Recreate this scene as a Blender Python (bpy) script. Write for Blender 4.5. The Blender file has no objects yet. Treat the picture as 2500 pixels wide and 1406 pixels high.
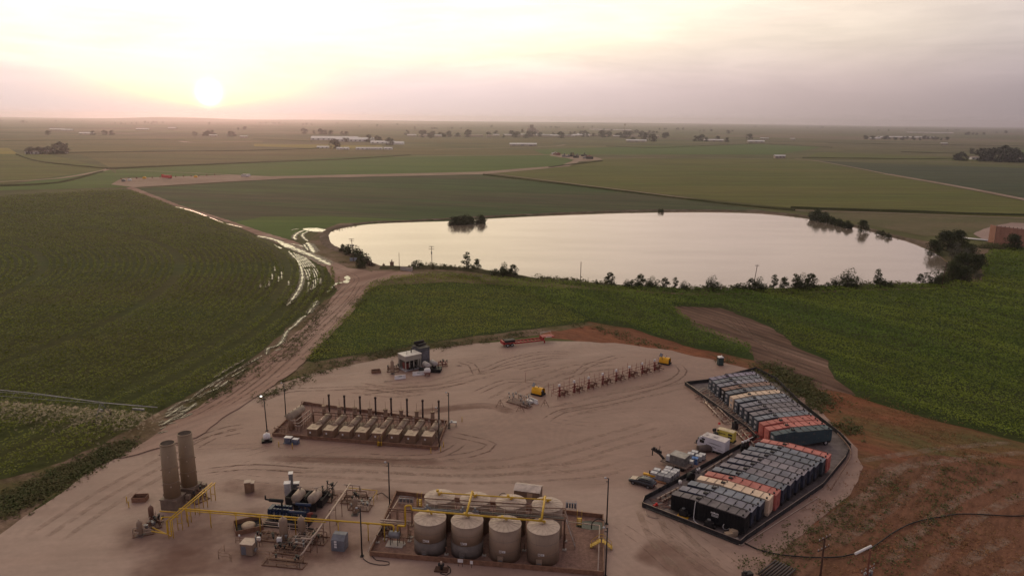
import bpy, math, random
import numpy as np
from mathutils import Vector, Matrix, geometry
R = math.radians
rnd = random.Random(7)
rs = np.random.RandomState(11)
C = bpy.context.scene.collection
scene = bpy.context.scene

# ------------------------------------------------------------------ camera
F, CX, CY, HY, ROLL, H = 1800.0, 1250.0, 703.0, 292.0, 0.010, 62.0
PHI = math.atan((CY - HY) / F)
_x0 = np.array([1, 0, 0.]); _f = np.array([0, math.cos(PHI), -math.sin(PHI)]); _u = np.array([0, math.sin(PHI), math.cos(PHI)])
_r = _x0 * math.cos(ROLL) + _u * math.sin(ROLL); _up = _u * math.cos(ROLL) - _x0 * math.sin(ROLL)
cam = bpy.data.cameras.new('camera'); cam_o = bpy.data.objects.new('camera', cam); C.objects.link(cam_o)
cam.sensor_fit = 'HORIZONTAL'; cam.sensor_width = 36.0; cam.lens = 36.0 * F / 2500.0
cam.clip_start = 0.5; cam.clip_end = 60000
mm = Matrix.Identity(4)
for i in range(3):
    mm[i][0] = _r[i]; mm[i][1] = _up[i]; mm[i][2] = -_f[i]
mm[2][3] = H
cam_o.matrix_world = mm
scene.camera = cam_o

def ray(px, py):
    d = _f + (px - CX) / F * _r - (py - CY) / F * _up
    return d / np.linalg.norm(d)
def P(px, py, z=0.0):
    """ground (or height z) point of the site seen at a survey pixel of the photograph"""
    d = ray(px, py)
    q = d * ((z - H) / d[2])
    return (float(q[0]), float(q[1]))
def P3(px, py, z=0.0):
    a = P(px, py, z); return (a[0], a[1], z)

# ------------------------------------------------------------------ world, sun, exposure
SUN = ray(510, 228)
w = bpy.data.worlds.new("World"); scene.world = w; w.use_nodes = True
nt = w.node_tree; nt.nodes.clear()
class NG:
    """tiny node helper"""
    def __init__(s, nt): s.nt = nt
    def n(s, t, **k):
        o = s.nt.nodes.new(t)
        for a, b in k.items(): setattr(o, a, b)
        return o
    def put(s, sock, v):
        if hasattr(v, 'is_output') or isinstance(v, bpy.types.NodeSocket): s.nt.links.new(v, sock)
        else: sock.default_value = v
    def m(s, op, a, b=None, c=None, clamp=False):
        o = s.n('ShaderNodeMath', operation=op); o.use_clamp = clamp
        s.put(o.inputs[0], a)
        if b is not None: s.put(o.inputs[1], b)
        if c is not None: s.put(o.inputs[2], c)
        return o.outputs[0]
    def v(s, op, a, b=None, out=0):
        o = s.n('ShaderNodeVectorMath', operation=op); s.put(o.inputs[0], a)
        if b is not None:
            s.put(o.inputs[3] if op == 'SCALE' else o.inputs[1], b)
        return o.outputs[out]
    def mix(s, f, a, b, typ='MIX'):
        o = s.n('ShaderNodeMix', data_type='RGBA', blend_type=typ)
        s.put(o.inputs[0], f)
        s.put(o.inputs[6], a if not isinstance(a, tuple) else (*a[:3], 1)); s.put(o.inputs[7], b if not isinstance(b, tuple) else (*b[:3], 1))
        return o.outputs[2]
    def sm(s, x, a, b, lo=0.0, hi=1.0):
        o = s.n('ShaderNodeMapRange', interpolation_type='SMOOTHSTEP')
        s.put(o.inputs[0], x); o.inputs[1].default_value = a; o.inputs[2].default_value = b; o.inputs[3].default_value = lo; o.inputs[4].default_value = hi
        return o.outputs[0]
    def noise(s, vec, sc, det=3.0, rough=.5, dist=0.0):
        o = s.n('ShaderNodeTexNoise'); s.put(o.inputs['Vector'], vec); o.inputs['Scale'].default_value = sc
        o.inputs['Detail'].default_value = det; o.inputs['Roughness'].default_value = rough; o.inputs['Distortion'].default_value = dist
        return o.outputs[0]
g = NG(nt)
tc = g.n('ShaderNodeTexCoord'); D = g.v('NORMALIZE', tc.outputs['Generated'])
sep = g.n('ShaderNodeSeparateXYZ'); g.put(sep.inputs[0], D)
el = g.m('MULTIPLY', g.m('ARCSINE', sep.outputs[2]), 57.2958)
hor = g.n('ShaderNodeCombineXYZ'); g.put(hor.inputs[0], sep.outputs[0]); g.put(hor.inputs[1], sep.outputs[1])
hn = g.v('NORMALIZE', hor.outputs[0])
az0 = math.atan2(SUN[0], SUN[1]) + R(1.5)
daz = g.m('MULTIPLY', g.m('ARCCOSINE', g.m('MULTIPLY', g.v('DOT_PRODUCT', hn, (math.sin(az0), math.cos(az0), 0), out=1), 0.99999)), 57.2958)
ang = g.m('MULTIPLY', g.m('ARCCOSINE', g.m('MULTIPLY', g.v('DOT_PRODUCT', D, tuple(SUN), out=1), 0.9999999)), 57.2958)
def gauss(x, s): return g.m('EXPONENT', g.m('MULTIPLY', g.m('POWER', g.m('DIVIDE', x, s), 2.0), -1.0))
B = g.m('ADD', g.m('MULTIPLY', gauss(daz, 45.0), 1.22), 0.345)
G = g.m('ADD', g.sm(el, 0.0, 9.0, 0.58, 1.27), g.m('MULTIPLY', g.sm(el, 14.0, 70.0, 0.0, 1.0), -0.62))
stretch = g.v('MULTIPLY', D, (1.0, 1.0, 5.5))
cl = g.noise(g.v('ADD', stretch, (3.1, 0.7, 0.2)), 2.6, 5.0, .55, 0.6)
cl2 = g.noise(g.v('MULTIPLY', D, (1.0, 1.0, 9.0)), 7.0, 6.0, .6, 0.9)
clm = g.m('ADD', g.sm(cl, 0.38, 0.62, 0.935, 1.07), g.sm(cl2, 0.35, 0.65, -0.03, 0.03))
clm = g.mix(g.sm(el, 0.5, 4.0), (1, 1, 1), clm)
I = g.m('MULTIPLY', B, G)
Iv = g.v('MULTIPLY', clm, (1, 1, 1)); 
low = g.mix(g.sm(el, 1.8, 6.5), (1.0, 0.79, 0.755), g.mix(g.sm(daz, 12.0, 40.0), (1.0, 0.87, 0.58), (1.0, 0.845, 0.70)))
tint = g.mix(g.sm(daz, 42.0, 72.0), low, (1.0, 0.865, 0.95))
tint = g.mix(g.sm(el, 25.0, 80.0, 0.0, 0.5), tint, (1.02, 0.82, 0.86))
sky = g.v('SCALE', g.v('MULTIPLY', tint, clm), I)
lowcut = g.sm(el, 0.2, 2.3)
glow = g.v('ADD', g.v('SCALE', (1.0, 0.72, 0.0), g.m('MULTIPLY', g.m('MULTIPLY', gauss(ang, 6.5), 0.7), lowcut)), g.v('SCALE', (0.42, 0.08, 0.0), gauss(ang, 4.5)))
glow2 = g.v('SCALE', (1.0, 0.72, 0.08), g.m('MULTIPLY', g.m('MULTIPLY', gauss(ang, 2.0), 1.1), lowcut))
core = g.v('SCALE', (6.0, 5.0, 4.0), gauss(ang, 0.52))
col = g.v('ADD', g.v('ADD', sky, glow), g.v('ADD', glow2, core))
bg = g.n('ShaderNodeBackground'); g.put(bg.inputs[0], col); bg.inputs[1].default_value = 1.0
wo = g.n('ShaderNodeOutputWorld'); nt.links.new(bg.outputs[0], wo.inputs[0])

sl = bpy.data.lights.new('sun', 'SUN'); so = bpy.data.objects.new('sun', sl); C.objects.link(so)
sl.energy = 0.2; sl.angle = R(5); sl.color = (1.0, 0.48, 0.42)
sd = Vector((SUN[0], SUN[1], math.sin(R(2.5)))); so.rotation_euler = (-sd).to_track_quat('-Z', 'Y').to_euler(); so.location = (0, 0, 90)
scene.view_settings.view_transform = 'Standard'; scene.view_settings.look = 'None'
scene.view_settings.exposure = 0.0; scene.view_settings.gamma = 1.0
scene.cycles.volume_bounces = 0; scene.cycles.max_bounces = 6; scene.cycles.transparent_max_bounces = 12
scene.cycles.caustics_reflective = False; scene.cycles.caustics_refractive = False
scene.cycles.sample_clamp_indirect = 3.0

# ------------------------------------------------------------------ materials
MATS = {}
def _new(name):
    m = bpy.data.materials.new(name); m.use_nodes = True
    n = NG(m.node_tree); b = m.node_tree.nodes['Principled BSDF']
    return m, n, b
def mat(name, col, rough=.65, metal=0.0, var=.22, sc=.9, spec=.3, streak=0.0, ov=.0, stain=None):
    if name in MATS: return MATS[name]
    m, n, b = _new(name)
    geo = n.n('ShaderNodeNewGeometry'); p = geo.outputs['Position']
    a = n.noise(p, sc, 5.0, .65)
    lo = tuple(c * (1 - var) for c in col); hi = tuple(min(1, c * (1 + var)) for c in col)
    c = n.mix(n.sm(a, .3, .7), lo, hi)
    if streak:
        q = n.noise(n.v('MULTIPLY', p, (3.5, 3.5, .35)), 1.4, 4.0, .6)
        c = n.mix(n.sm(q, .5, .8, 0, streak), c, tuple(x * .45 for x in col))
    if stain:
        q = n.noise(n.v('ADD', p, (7., 3., 1.)), 1.9, 6.0, .7, .4); c = n.mix(n.sm(q, .54, .70, 0, stain[1]), c, stain[0])
    if ov:
        oi = n.n('ShaderNodeObjectInfo'); c = n.v('SCALE', c, n.m('ADD', 1 - ov, n.m('MULTIPLY', oi.outputs['Random'], 2 * ov)))
    n.put(b.inputs['Base Color'], c)
    n.put(b.inputs['Roughness'], n.sm(a, .2, .8, min(1, rough + .1), max(.05, rough - .1)))
    b.inputs['Metallic'].default_value = metal; b.inputs['Specular IOR Level'].default_value = spec
    MATS[name] = m; return m
def gmat(name, c1, c2, c3=None, sc=.05, stretch=None, rough=.95, fine=1.2, fineamt=.25, bump=.0, stripes=None, spec=.1, thr=(.35, .65), swirl=None):
    """ground: large patches (c1/c2), finer mottling, optional streak direction and crop-row stripes"""
    m, n, b = _new(name)
    geo = n.n('ShaderNodeNewGeometry'); p = geo.outputs['Position']
    q = p
    if stretch:
        mp = n.n('ShaderNodeMapping'); mp.vector_type = 'TEXTURE'; n.put(mp.inputs[0], p)
        mp.inputs['Rotation'].default_value = (0, 0, R(stretch[0])); mp.inputs['Scale'].default_value = (stretch[1], 1, 1); q = mp.outputs[0]
    a = n.noise(q, sc, 7.0, .6, .3)
    c = n.mix(n.sm(a, *thr), c1, c2)
    if c3:
        a3 = n.noise(n.v('ADD', q, (91.0, 37.0, 5.0)), sc * .6, 5.0, .6, .8)
        c = n.mix(n.sm(a3, .48, .66), c, c3)
    f = n.noise(q, fine, 4.0, .7)
    f2 = n.noise(p, fine * 3.3, 3.0, .7)
    c = n.mix(1.0, c, n.n('ShaderNodeCombineColor').outputs[0], 'MULTIPLY') if False else n.v('SCALE', c, n.m('ADD', n.sm(f, .25, .75, 1 - fineamt, 1 + fineamt), n.sm(f2, .25, .75, -fineamt * .5, fineamt * .5)))
    if swirl:
        for j_, (ss, fr_, am_) in enumerate(swirl):
            sw = n.noise(n.v('ADD', p, (13.0 * j_, 7.0, 0)), ss, 0.6, .4, .3); msk = n.sm(n.noise(n.v('ADD', q, (51.0, 20.0 * j_, 3.0)), ss * 3.0, 4.0, .6), .42, .62)
            ln = n.m('POWER', n.m('ABSOLUTE', n.m('SINE', n.m('MULTIPLY', sw, fr_))), 3.0)
            c = n.v('SCALE', c, n.m('ADD', 1.0, n.m('MULTIPLY', n.m('MULTIPLY', n.m('SUBTRACT', ln, .4), msk), am_)))
    if stripes:
        angd, per, amt = stripes[:3]
        mp = n.n('ShaderNodeMapping'); mp.vector_type = 'TEXTURE'; n.put(mp.inputs[0], p); mp.inputs['Rotation'].default_value = (0, 0, R(angd))
        s2 = n.n('ShaderNodeSeparateXYZ'); n.put(s2.inputs[0], mp.outputs[0])
        wob = n.m('MULTIPLY', n.noise(p, .004, 2.0), per * 3)
        sn = n.m('SINE', n.m('MULTIPLY', n.m('ADD', s2.outputs[1], wob), 6.2832 / per))
        wid = n.noise(n.v('MULTIPLY', mp.outputs[0], (.15, 1.0, 1.0)), 0.55 / per, 3.0, .6)
        k = n.m('ADD', n.m('MULTIPLY', sn, amt * .5), n.sm(wid, .3, .7, 1 - amt, 1 + amt))
        c = n.v('SCALE', c, k)
    n.put(b.inputs['Base Color'], c); b.inputs['Roughness'].default_value = rough; b.inputs['Specular IOR Level'].default_value = spec
    if bump:
        bp = n.n('ShaderNodeBump'); bp.inputs['Strength'].default_value = 1.0; bp.inputs['Distance'].default_value = bump
        n.put(bp.inputs['Height'], n.m('ADD', f, n.m('MULTIPLY', f2, .5))); m.node_tree.links.new(bp.outputs[0], b.inputs['Normal'])
    return m
def leafmat(name, c1, c2, c3, sc=.12, fine=2.5, trans=.25, st=None):
    m, n, b = _new(name)
    geo = n.n('ShaderNodeNewGeometry'); p = geo.outputs['Position']; q = p
    if st:
        mp = n.n('ShaderNodeMapping'); mp.vector_type = 'TEXTURE'; n.put(mp.inputs[0], p); mp.inputs['Rotation'].default_value = (0, 0, R(st[0])); mp.inputs['Scale'].default_value = (st[1], 1, 1); q = mp.outputs[0]
    a = n.noise(q, sc, 5.0, .6); f = n.noise(p, fine, 2.0, .8)
    c = n.mix(n.sm(a, .35, .65), c1, c2); c = n.mix(n.sm(f, .50, .66), c, c3)
    if st: c = n.v('SCALE', c, n.m('ADD', n.sm(n.noise(q, sc * 7, 3.0, .6), .3, .7, -.22, .22), 1.0))
    n.put(b.inputs['Base Color'], c); b.inputs['Roughness'].default_value = .7; b.inputs['Specular IOR Level'].default_value = .15
    if trans:
        t = n.n('ShaderNodeBsdfTranslucent'); n.put(t.inputs[0], c); mx = n.n('ShaderNodeMixShader'); mx.inputs[0].default_value = trans
        o = m.node_tree.nodes['Material Output']
        m.node_tree.links.new(b.outputs[0], mx.inputs[1]); m.node_tree.links.new(t.outputs[0], mx.inputs[2]); m.node_tree.links.new(mx.outputs[0], o.inputs[0])
    return m
def softmat(name, col, alpha=.7, sc=1.2, stretch=(1, 1, 1), lo=.4, hi=.62, rough=.95, spec=.1):
    """thin worn or damp film over the soil, broken up by noise"""
    m, n, b = _new(name)
    geo = n.n('ShaderNodeNewGeometry'); uv = n.n('ShaderNodeUVMap')
    su = n.n('ShaderNodeSeparateXYZ'); n.put(su.inputs[0], uv.outputs[0])
    edge = n.m('MULTIPLY', n.m('MULTIPLY', n.m('MULTIPLY', su.outputs[1], n.m('SUBTRACT', 1.0, su.outputs[1])), 4.0), n.m('MINIMUM', 1.0, n.m('MULTIPLY', n.m('MULTIPLY', su.outputs[0], n.m('SUBTRACT', 1.0, su.outputs[0])), 9.0)))
    a = n.noise(geo.outputs['Position'], sc, 4.0, .65)
    n.put(b.inputs['Base Color'], (*col, 1)); b.inputs['Roughness'].default_value = rough; b.inputs['Specular IOR Level'].default_value = spec
    n.put(b.inputs['Alpha'], n.m('MULTIPLY', n.m('MULTIPLY', n.sm(edge, 0, .7), n.sm(a, lo, hi)), alpha))
    return m
# paints
TAN = mat('tan_paint', (.25, .155, .10), .6, var=.15, streak=.4, ov=.10)
TANL = mat('pale_tan_paint', (.42, .31, .22), .5, var=.12)
TAUPE = mat('taupe_tank_paint', (.285, .205, .148), .5, var=.07, sc=.5, streak=.22, ov=.05)
TAUPED = mat('dark_taupe_tank_paint', (.155, .13, .115), .6, var=.12, streak=.3)
TROOF = mat('sand_roof_paint', (.48, .38, .31), .55, var=.12, sc=1.5, ov=.08, stain=((.25, .18, .14), .45))
YEL = mat('yellow_pipe_paint', (.56, .35, .03), .45, var=.12)
YELB = mat('bright_yellow_paint', (.80, .42, .02), .4, var=.08)
YELM = mat('pale_yellow_enamel', (.60, .50, .10), .4, var=.08)
RUSTW = mat('rust_containment_steel', (.23, .125, .08), .7, var=.22, sc=1.6, streak=.35)
BROWN = mat('brown_pipe_paint', (.17, .09, .06), .6)
DARK = mat('dark_steel', (.03, .026, .026), .6)
BLACK = mat('black_rubber', (.012, .012, .013), .6)
LINER = mat('black_liner', (.035, .033, .036), .75, var=.35, sc=.6)
GREY = mat('grey_steel', (.20, .20, .21), .5, .3)
LGREY = mat('pale_grey_steel', (.42, .41, .42), .5, .1)
WHITE = mat('white_paint', (.72, .70, .69), .4, var=.08)
CONC = mat('concrete', (.42, .37, .33), .9, var=.15)
PIPEL = mat('pale_weathered_pipe', (.45, .35, .28), .55, var=.15)
WOOD = mat('creosote_wood', (.085, .045, .03), .85, var=.25, sc=2)
REDP = mat('red_oxide_paint', (.21, .055, .045), .6, var=.2)
REDF = mat('safety_red', (.55, .03, .03), .6)
BLUEM = mat('navy_engine_enamel', (.02, .035, .08), .35)
BLUE = mat('blue_plastic', (.02, .16, .50), .4)
GLASS = mat('dark_glass', (.01, .012, .014), .12, spec=.6, var=.1)
def emis(name, col, s):
    m, n, b = _new(name); b.inputs['Emission Color'].default_value = (*col, 1); b.inputs['Emission Strength'].default_value = s; return m
LIT = emis('lit_lamp', (1, .93, .85), 2.2)

# ------------------------------------------------------------------ mesh helpers
def _frame(d):
    d = Vector(d).normalized(); a = Vector((0, 0, 1)) if abs(d.z) < .95 else Vector((1, 0, 0))
    x = d.cross(a).normalized(); return x, d.cross(x).normalized(), d
class MB:
    def __init__(s, fr=None): s.v = []; s.f = []; s.m = []; s.sm = []; s.mi = 0; s.fr = fr; s.mk = []
    def add(s, vs, fs, smooth=False):
        k = len(s.v); s.mk.append((k, len(s.f)))
        if s.fr:
            ox, oy, an = s.fr; c, sn = math.cos(an), math.sin(an)
            vs = [(ox + a[0] * c - a[1] * sn, oy + a[0] * sn + a[1] * c, a[2]) for a in vs]
        s.v += [tuple(a) for a in vs]; s.f += [[i + k for i in f] for f in fs]; s.m += [s.mi] * len(fs); s.sm += [smooth] * len(fs); return s
    def box(s, cx, cy, z0, sx, sy, sz, rz=0.0, taper=1.0):
        c, sn = math.cos(rz), math.sin(rz); vs = []
        for z, t in ((z0, 1), (z0 + sz, taper)):
            for a, b in ((-1, -1), (1, -1), (1, 1), (-1, 1)):
                x, y = a * sx * .5 * t, b * sy * .5 * t; vs.append((cx + x * c - y * sn, cy + x * sn + y * c, z))
        return s.add(vs, [[3, 2, 1, 0], [4, 5, 6, 7], [0, 1, 5, 4], [1, 2, 6, 5], [2, 3, 7, 6], [3, 0, 4, 7]])
    def lathe(s, p, d, prof, n=16, smooth=True):
        x, y, d = _frame(d); p = Vector(p); vs = []; fs = []
        for t, r in prof:
            for i in range(n):
                a = 2 * math.pi * i / n; vs.append(p + d * t + (x * math.cos(a) + y * math.sin(a)) * r)
        for j in range(len(prof) - 1):
            for i in range(n):
                fs.append([j * n + i, j * n + (i + 1) % n, (j + 1) * n + (i + 1) % n, (j + 1) * n + i])
        s.add([tuple(v) for v in vs], fs, smooth)
        k = len(prof)
        for row, rev in ((0, 1), (k - 1, 0)):
            if prof[row][1] > 1e-3:
                ring = [row * n + i for i in range(n)]; s.f.append([len(s.v) - len(vs) + i for i in (ring[::-1] if rev else ring)]); s.m.append(s.mi); s.sm.append(False)
        return s
    def cyl(s, a, b, r, r1=None, n=10):
        d = Vector(b) - Vector(a); return s.lathe(a, d, [(0, r), (d.length, r if r1 is None else r1)], n)
    def vessel(s, a, b, r, n=16):
        d = Vector(b) - Vector(a); L = d.length
        return s.lathe(a, d, [(-.42 * r, .01), (-.36 * r, .5 * r), (-.2 * r, .85 * r), (0, r), (L, r), (L + .2 * r, .85 * r), (L + .36 * r, .5 * r), (L + .42 * r, .01)], n)
    def tube(s, pts, r, n=7):
        pts = [Vector(p) for p in pts]; vs = []; fs = []
        px = None
        for i, p in enumerate(pts):
            d = (pts[min(i + 1, len(pts) - 1)] - pts[max(i - 1, 0)])
            if d.length < 1e-6: d = Vector((0, 0, 1))
            d.normalize()
            if px is None: px = _frame(d)[0]
            px = (px - d * px.dot(d)); px = px.normalized() if px.length > 1e-4 else _frame(d)[0]
            y = d.cross(px)
            for k in range(n):
                a = 2 * math.pi * k / n; vs.append(tuple(p + (px * math.cos(a) + y * math.sin(a)) * r))
        for j in range(len(pts) - 1):
            for i in range(n): fs.append([j * n + i, j * n + (i + 1) % n, (j + 1) * n + (i + 1) % n, (j + 1) * n + i])
        fs += [list(range(n))[::-1], [len(vs) - n + i for i in range(n)]]
        return s.add(vs, fs, True)
    def poly(s, p2, z0, z1):
        n = len(p2); vs = [(a, b, z0) for a, b in p2] + [(a, b, z1) for a, b in p2]
        return s.add(vs, [list(range(n))[::-1], [n + i for i in range(n)]] + [[i, (i + 1) % n, n + (i + 1) % n, n + i] for i in range(n)])
    def xpoly(s, prof, y0, y1):
        """profile in x,z extruded along y"""
        n = len(prof); vs = [(a, y0, b) for a, b in prof] + [(a, y1, b) for a, b in prof]
        return s.add(vs, [list(range(n)), [n + i for i in range(n)][::-1]] + [[i, n + i, n + (i + 1) % n, (i + 1) % n] for i in range(n)])
    def sphere(s, c, r, n=10):
        return s.lathe((c[0], c[1], c[2] - r), (0, 0, 1), [(r - r * math.cos(math.pi * k / 6), max(.001, r * math.sin(math.pi * k / 6))) for k in range(7)], n)
    def build(s, name, mats, parent=None):
        me = bpy.data.meshes.new(name)
        vs = s.v
        if parent is not None:
            top = parent
            while top.parent: top = top.parent
            l = top.location; a = -top.rotation_euler.z; c, sn = math.cos(a), math.sin(a)
            vs = [((x - l.x) * c - (y - l.y) * sn, (x - l.x) * sn + (y - l.y) * c, z - l.z) for x, y, z in vs]
        me.from_pydata(vs, [], s.f)
        for m in (mats if isinstance(mats, (list, tuple)) else [mats]): me.materials.append(m)
        me.polygons.foreach_set('material_index', s.m); me.polygons.foreach_set('use_smooth', s.sm); me.update()
        o = bpy.data.objects.new(name, me); C.objects.link(o)
        if parent is not None: o.parent = parent
        return o
def tag(o, label, cat, group=None, kind=None):
    if label: o['label'] = label
    if cat: o['category'] = cat
    if group: o['group'] = group
    if kind: o['kind'] = kind
    return o
def thing(name, label, cat, loc, rz=0.0, group=None):
    o = bpy.data.objects.new(name, None); o.empty_display_size = .3; C.objects.link(o)
    o.location = (loc[0], loc[1], loc[2] if len(loc) > 2 else 0); o.rotation_euler = (0, 0, rz)
    return tag(o, label, cat, group)
SPLIT = set('leg post wheel rim support hub footing pod silo carton timber notice crossarm insulator can bushing saddle thief_hatch drop footing step tread lug louvre hatch column valve header cross_pipe transformer cabinet truss window fan_shroud brace door'.split())
LASTP = []
def islands(mb):
    out = []
    for i, (v0, f0) in enumerate(mb.mk):
        v1, f1 = mb.mk[i + 1] if i + 1 < len(mb.mk) else (len(mb.v), len(mb.f)); q = MB(); q.v = mb.v[v0:v1]; q.f = [[k - v0 for k in f] for f in mb.f[f0:f1]]; q.m = mb.m[f0:f1]; q.sm = mb.sm[f0:f1]; out.append(q)
    return out
def part(name, mb, m, parent, label=None):
    global LASTP
    if name in SPLIT and 1 < len(mb.mk) <= 100:
        LASTP = [q.build(name, m, parent) for q in islands(mb)]; return LASTP[0]
    o = mb.build(name, m, parent); LASTP = [o]
    if label: o['label'] = label
    return o
def dup(root, loc, rz=0.0, label=None, scale=None, group=None):
    def cp(o, par):
        c = o.copy(); C.objects.link(c); c.parent = par
        for ch in list(o.children): cp(ch, c)
        return c
    r = cp(root, None); r.location = (loc[0], loc[1], loc[2] if len(loc) > 2 else 0); r.rotation_euler = (0, 0, rz)
    if label: r['label'] = label
    if group: r['group'] = group
    if scale: r.scale = (scale,) * 3 if not isinstance(scale, tuple) else scale
    return r
def structure(o): o['kind'] = 'structure'; return o
def wp(pxs, z=0.0): return [P(a, b, z) for a, b in pxs]
def smooth_line(pts, step=4.0):
    """Catmull-Rom through points (2d or 3d)"""
    pts = [np.array(p, float) for p in pts]; out = []
    q = [2 * pts[0] - pts[1]] + pts + [2 * pts[-1] - pts[-2]]
    for i in range(1, len(q) - 2):
        n = max(1, int(np.linalg.norm(q[i + 1] - q[i]) / step))
        for k in range(n):
            t = k / n
            out.append(.5 * ((2 * q[i]) + (-q[i - 1] + q[i + 1]) * t + (2 * q[i - 1] - 5 * q[i] + 4 * q[i + 1] - q[i + 2]) * t * t + (-q[i - 1] + 3 * q[i] - 3 * q[i + 1] + q[i + 2]) * t ** 3))
    out.append(pts[-1]); return out
def rough_ring(pts, step, jit, curve=False):
    pts = [np.array(p) for p in pts]
    if curve:
        pts = smooth_line(pts + [pts[0]], step)[:-1]
    out = []; n = len(pts)
    for i in range(n):
        a, b = pts[i], pts[(i + 1) % n]; L = np.linalg.norm(b - a); k = max(1, min(60, int(L / step)))
        nrm = np.array([-(b - a)[1], (b - a)[0]]) / max(L, 1e-6)
        for j in range(k):
            q = a + (b - a) * j / k; out.append(q + nrm * rnd.uniform(-jit, jit))
    return out
def sheet(name, pts, z, m, step=6.0, jit=.4, kind='structure', curve=False):
    ring = rough_ring(pts, step, jit, curve)
    tris = geometry.tessellate_polygon([[Vector((p[0], p[1], 0)) for p in ring]])
    me = bpy.data.meshes.new(name); me.from_pydata([(p[0], p[1], z) for p in ring], [], [list(t) for t in tris])
    me.materials.append(m); me.update()
    import bmesh
    bm = bmesh.new(); bm.from_mesh(me); bmesh.ops.recalc_face_normals(bm, faces=bm.faces)
    for f in bm.faces:
        if f.normal.z < 0: f.normal_flip()
    bm.to_mesh(me); bm.free()
    o = bpy.data.objects.new(name, me); C.objects.link(o); o['kind'] = kind; return o
def ribbon_mesh(mb_uv, pts, wd, z):
    """append a flat ribbon with v across 0..1"""
    V, Fc, UV = mb_uv
    pts = [np.array(p[:2], float) for p in pts]; k = len(V)
    for i, p in enumerate(pts):
        d = pts[min(i + 1, len(pts) - 1)] - pts[max(0, i - 1)]; d = d / max(1e-6, np.linalg.norm(d)); nn = np.array([-d[1], d[0]])
        ww = wd[i] if isinstance(wd, (list, np.ndarray)) else wd
        for s2 in (-.5, 0, .5):
            q = p + nn * ww * s2; V.append((q[0], q[1], z)); UV.append((i / max(1, len(pts) - 1), s2 + .5))
    for i in range(len(pts) - 1):
        a = k + i * 3
        for j in (0, 1): Fc.append([a + j + 1, a + j, a + 3 + j, a + 4 + j])
def ribbons(name, lines, m, kind='structure'):
    """lines: list of (points2d, width, z)"""
    V, Fc, UV = [], [], []
    for pts, wd, z in lines: ribbon_mesh((V, Fc, UV), pts, wd, z)
    me = bpy.data.meshes.new(name); me.from_pydata(V, [], Fc); me.materials.append(m)
    uvl = me.uv_layers.new(name='UVMap'); li = np.zeros(len(me.loops), int); me.loops.foreach_get('vertex_index', li)
    uvl.data.foreach_set('uv', np.array(UV, float)[li].ravel()); me.update()
    o = bpy.data.objects.new(name, me); C.objects.link(o); o['kind'] = kind; return o
def inpoly(pts, poly):
    x, y = pts[:, 0], pts[:, 1]; c = np.zeros(len(pts), bool); n = len(poly); j = n - 1
    for i in range(n):
        xi, yi = poly[i]; xj, yj = poly[j]
        c ^= ((yi > y) != (yj > y)) & (x < (xj - xi) * (y - yi) / (yj - yi + 1e-12) + xi); j = i
    return c
def leaf_arrays(p, s, flat=.55):
    N = len(p); th = rs.uniform(0, 2 * math.pi, N); a = np.stack([np.cos(th), np.sin(th), rs.uniform(-.6, .6, N) * (1 - flat) * 2], 1)
    a /= np.linalg.norm(a, axis=1)[:, None]
    up = np.stack([rs.normal(0, 1 - flat, N), rs.normal(0, 1 - flat, N), np.ones(N)], 1)
    b = np.cross(up, a); b /= np.linalg.norm(b, axis=1)[:, None]
    s = np.asarray(s)[:, None]; A = a * s * .5; B2 = b * s * .26
    return np.stack([p - A, p + B2 * 1.0, p + A, p - B2], 1).reshape(-1, 3)
def quads_obj(name, V, m, parent=None, kind=None, origin=None):
    N = len(V) // 4; me = bpy.data.meshes.new(name)
    me.vertices.add(4 * N); me.vertices.foreach_set('co', V.astype(np.float32).ravel())
    me.loops.add(4 * N); me.loops.foreach_set('vertex_index', np.arange(4 * N, dtype=np.int32))
    me.polygons.add(N); me.polygons.foreach_set('loop_start', np.arange(0, 4 * N, 4, dtype=np.int32))
    try: me.polygons.foreach_set('loop_total', np.full(N, 4, dtype=np.int32))
    except Exception: pass
    me.materials.append(m); me.update(calc_edges=True)
    o = bpy.data.objects.new(name, me); C.objects.link(o)
    if parent is not None: o.parent = parent
    if kind: o['kind'] = kind
    return o
def lump(x, y, s):
    return (np.sin(x / s + 1.3 * np.sin(y / s * .7)) + np.sin(y / (s * .8) + 1.7 * np.sin(x / s * .6 + 2)) + np.sin((x + y) / (s * .37)) * .5) / 2.5
def stl(q, deg, s, k):
    a = R(deg); u = q[:, 0] * math.cos(a) + q[:, 1] * math.sin(a); v = -q[:, 0] * math.sin(a) + q[:, 1] * math.cos(a); return lump(u / k, v, s)
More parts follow.
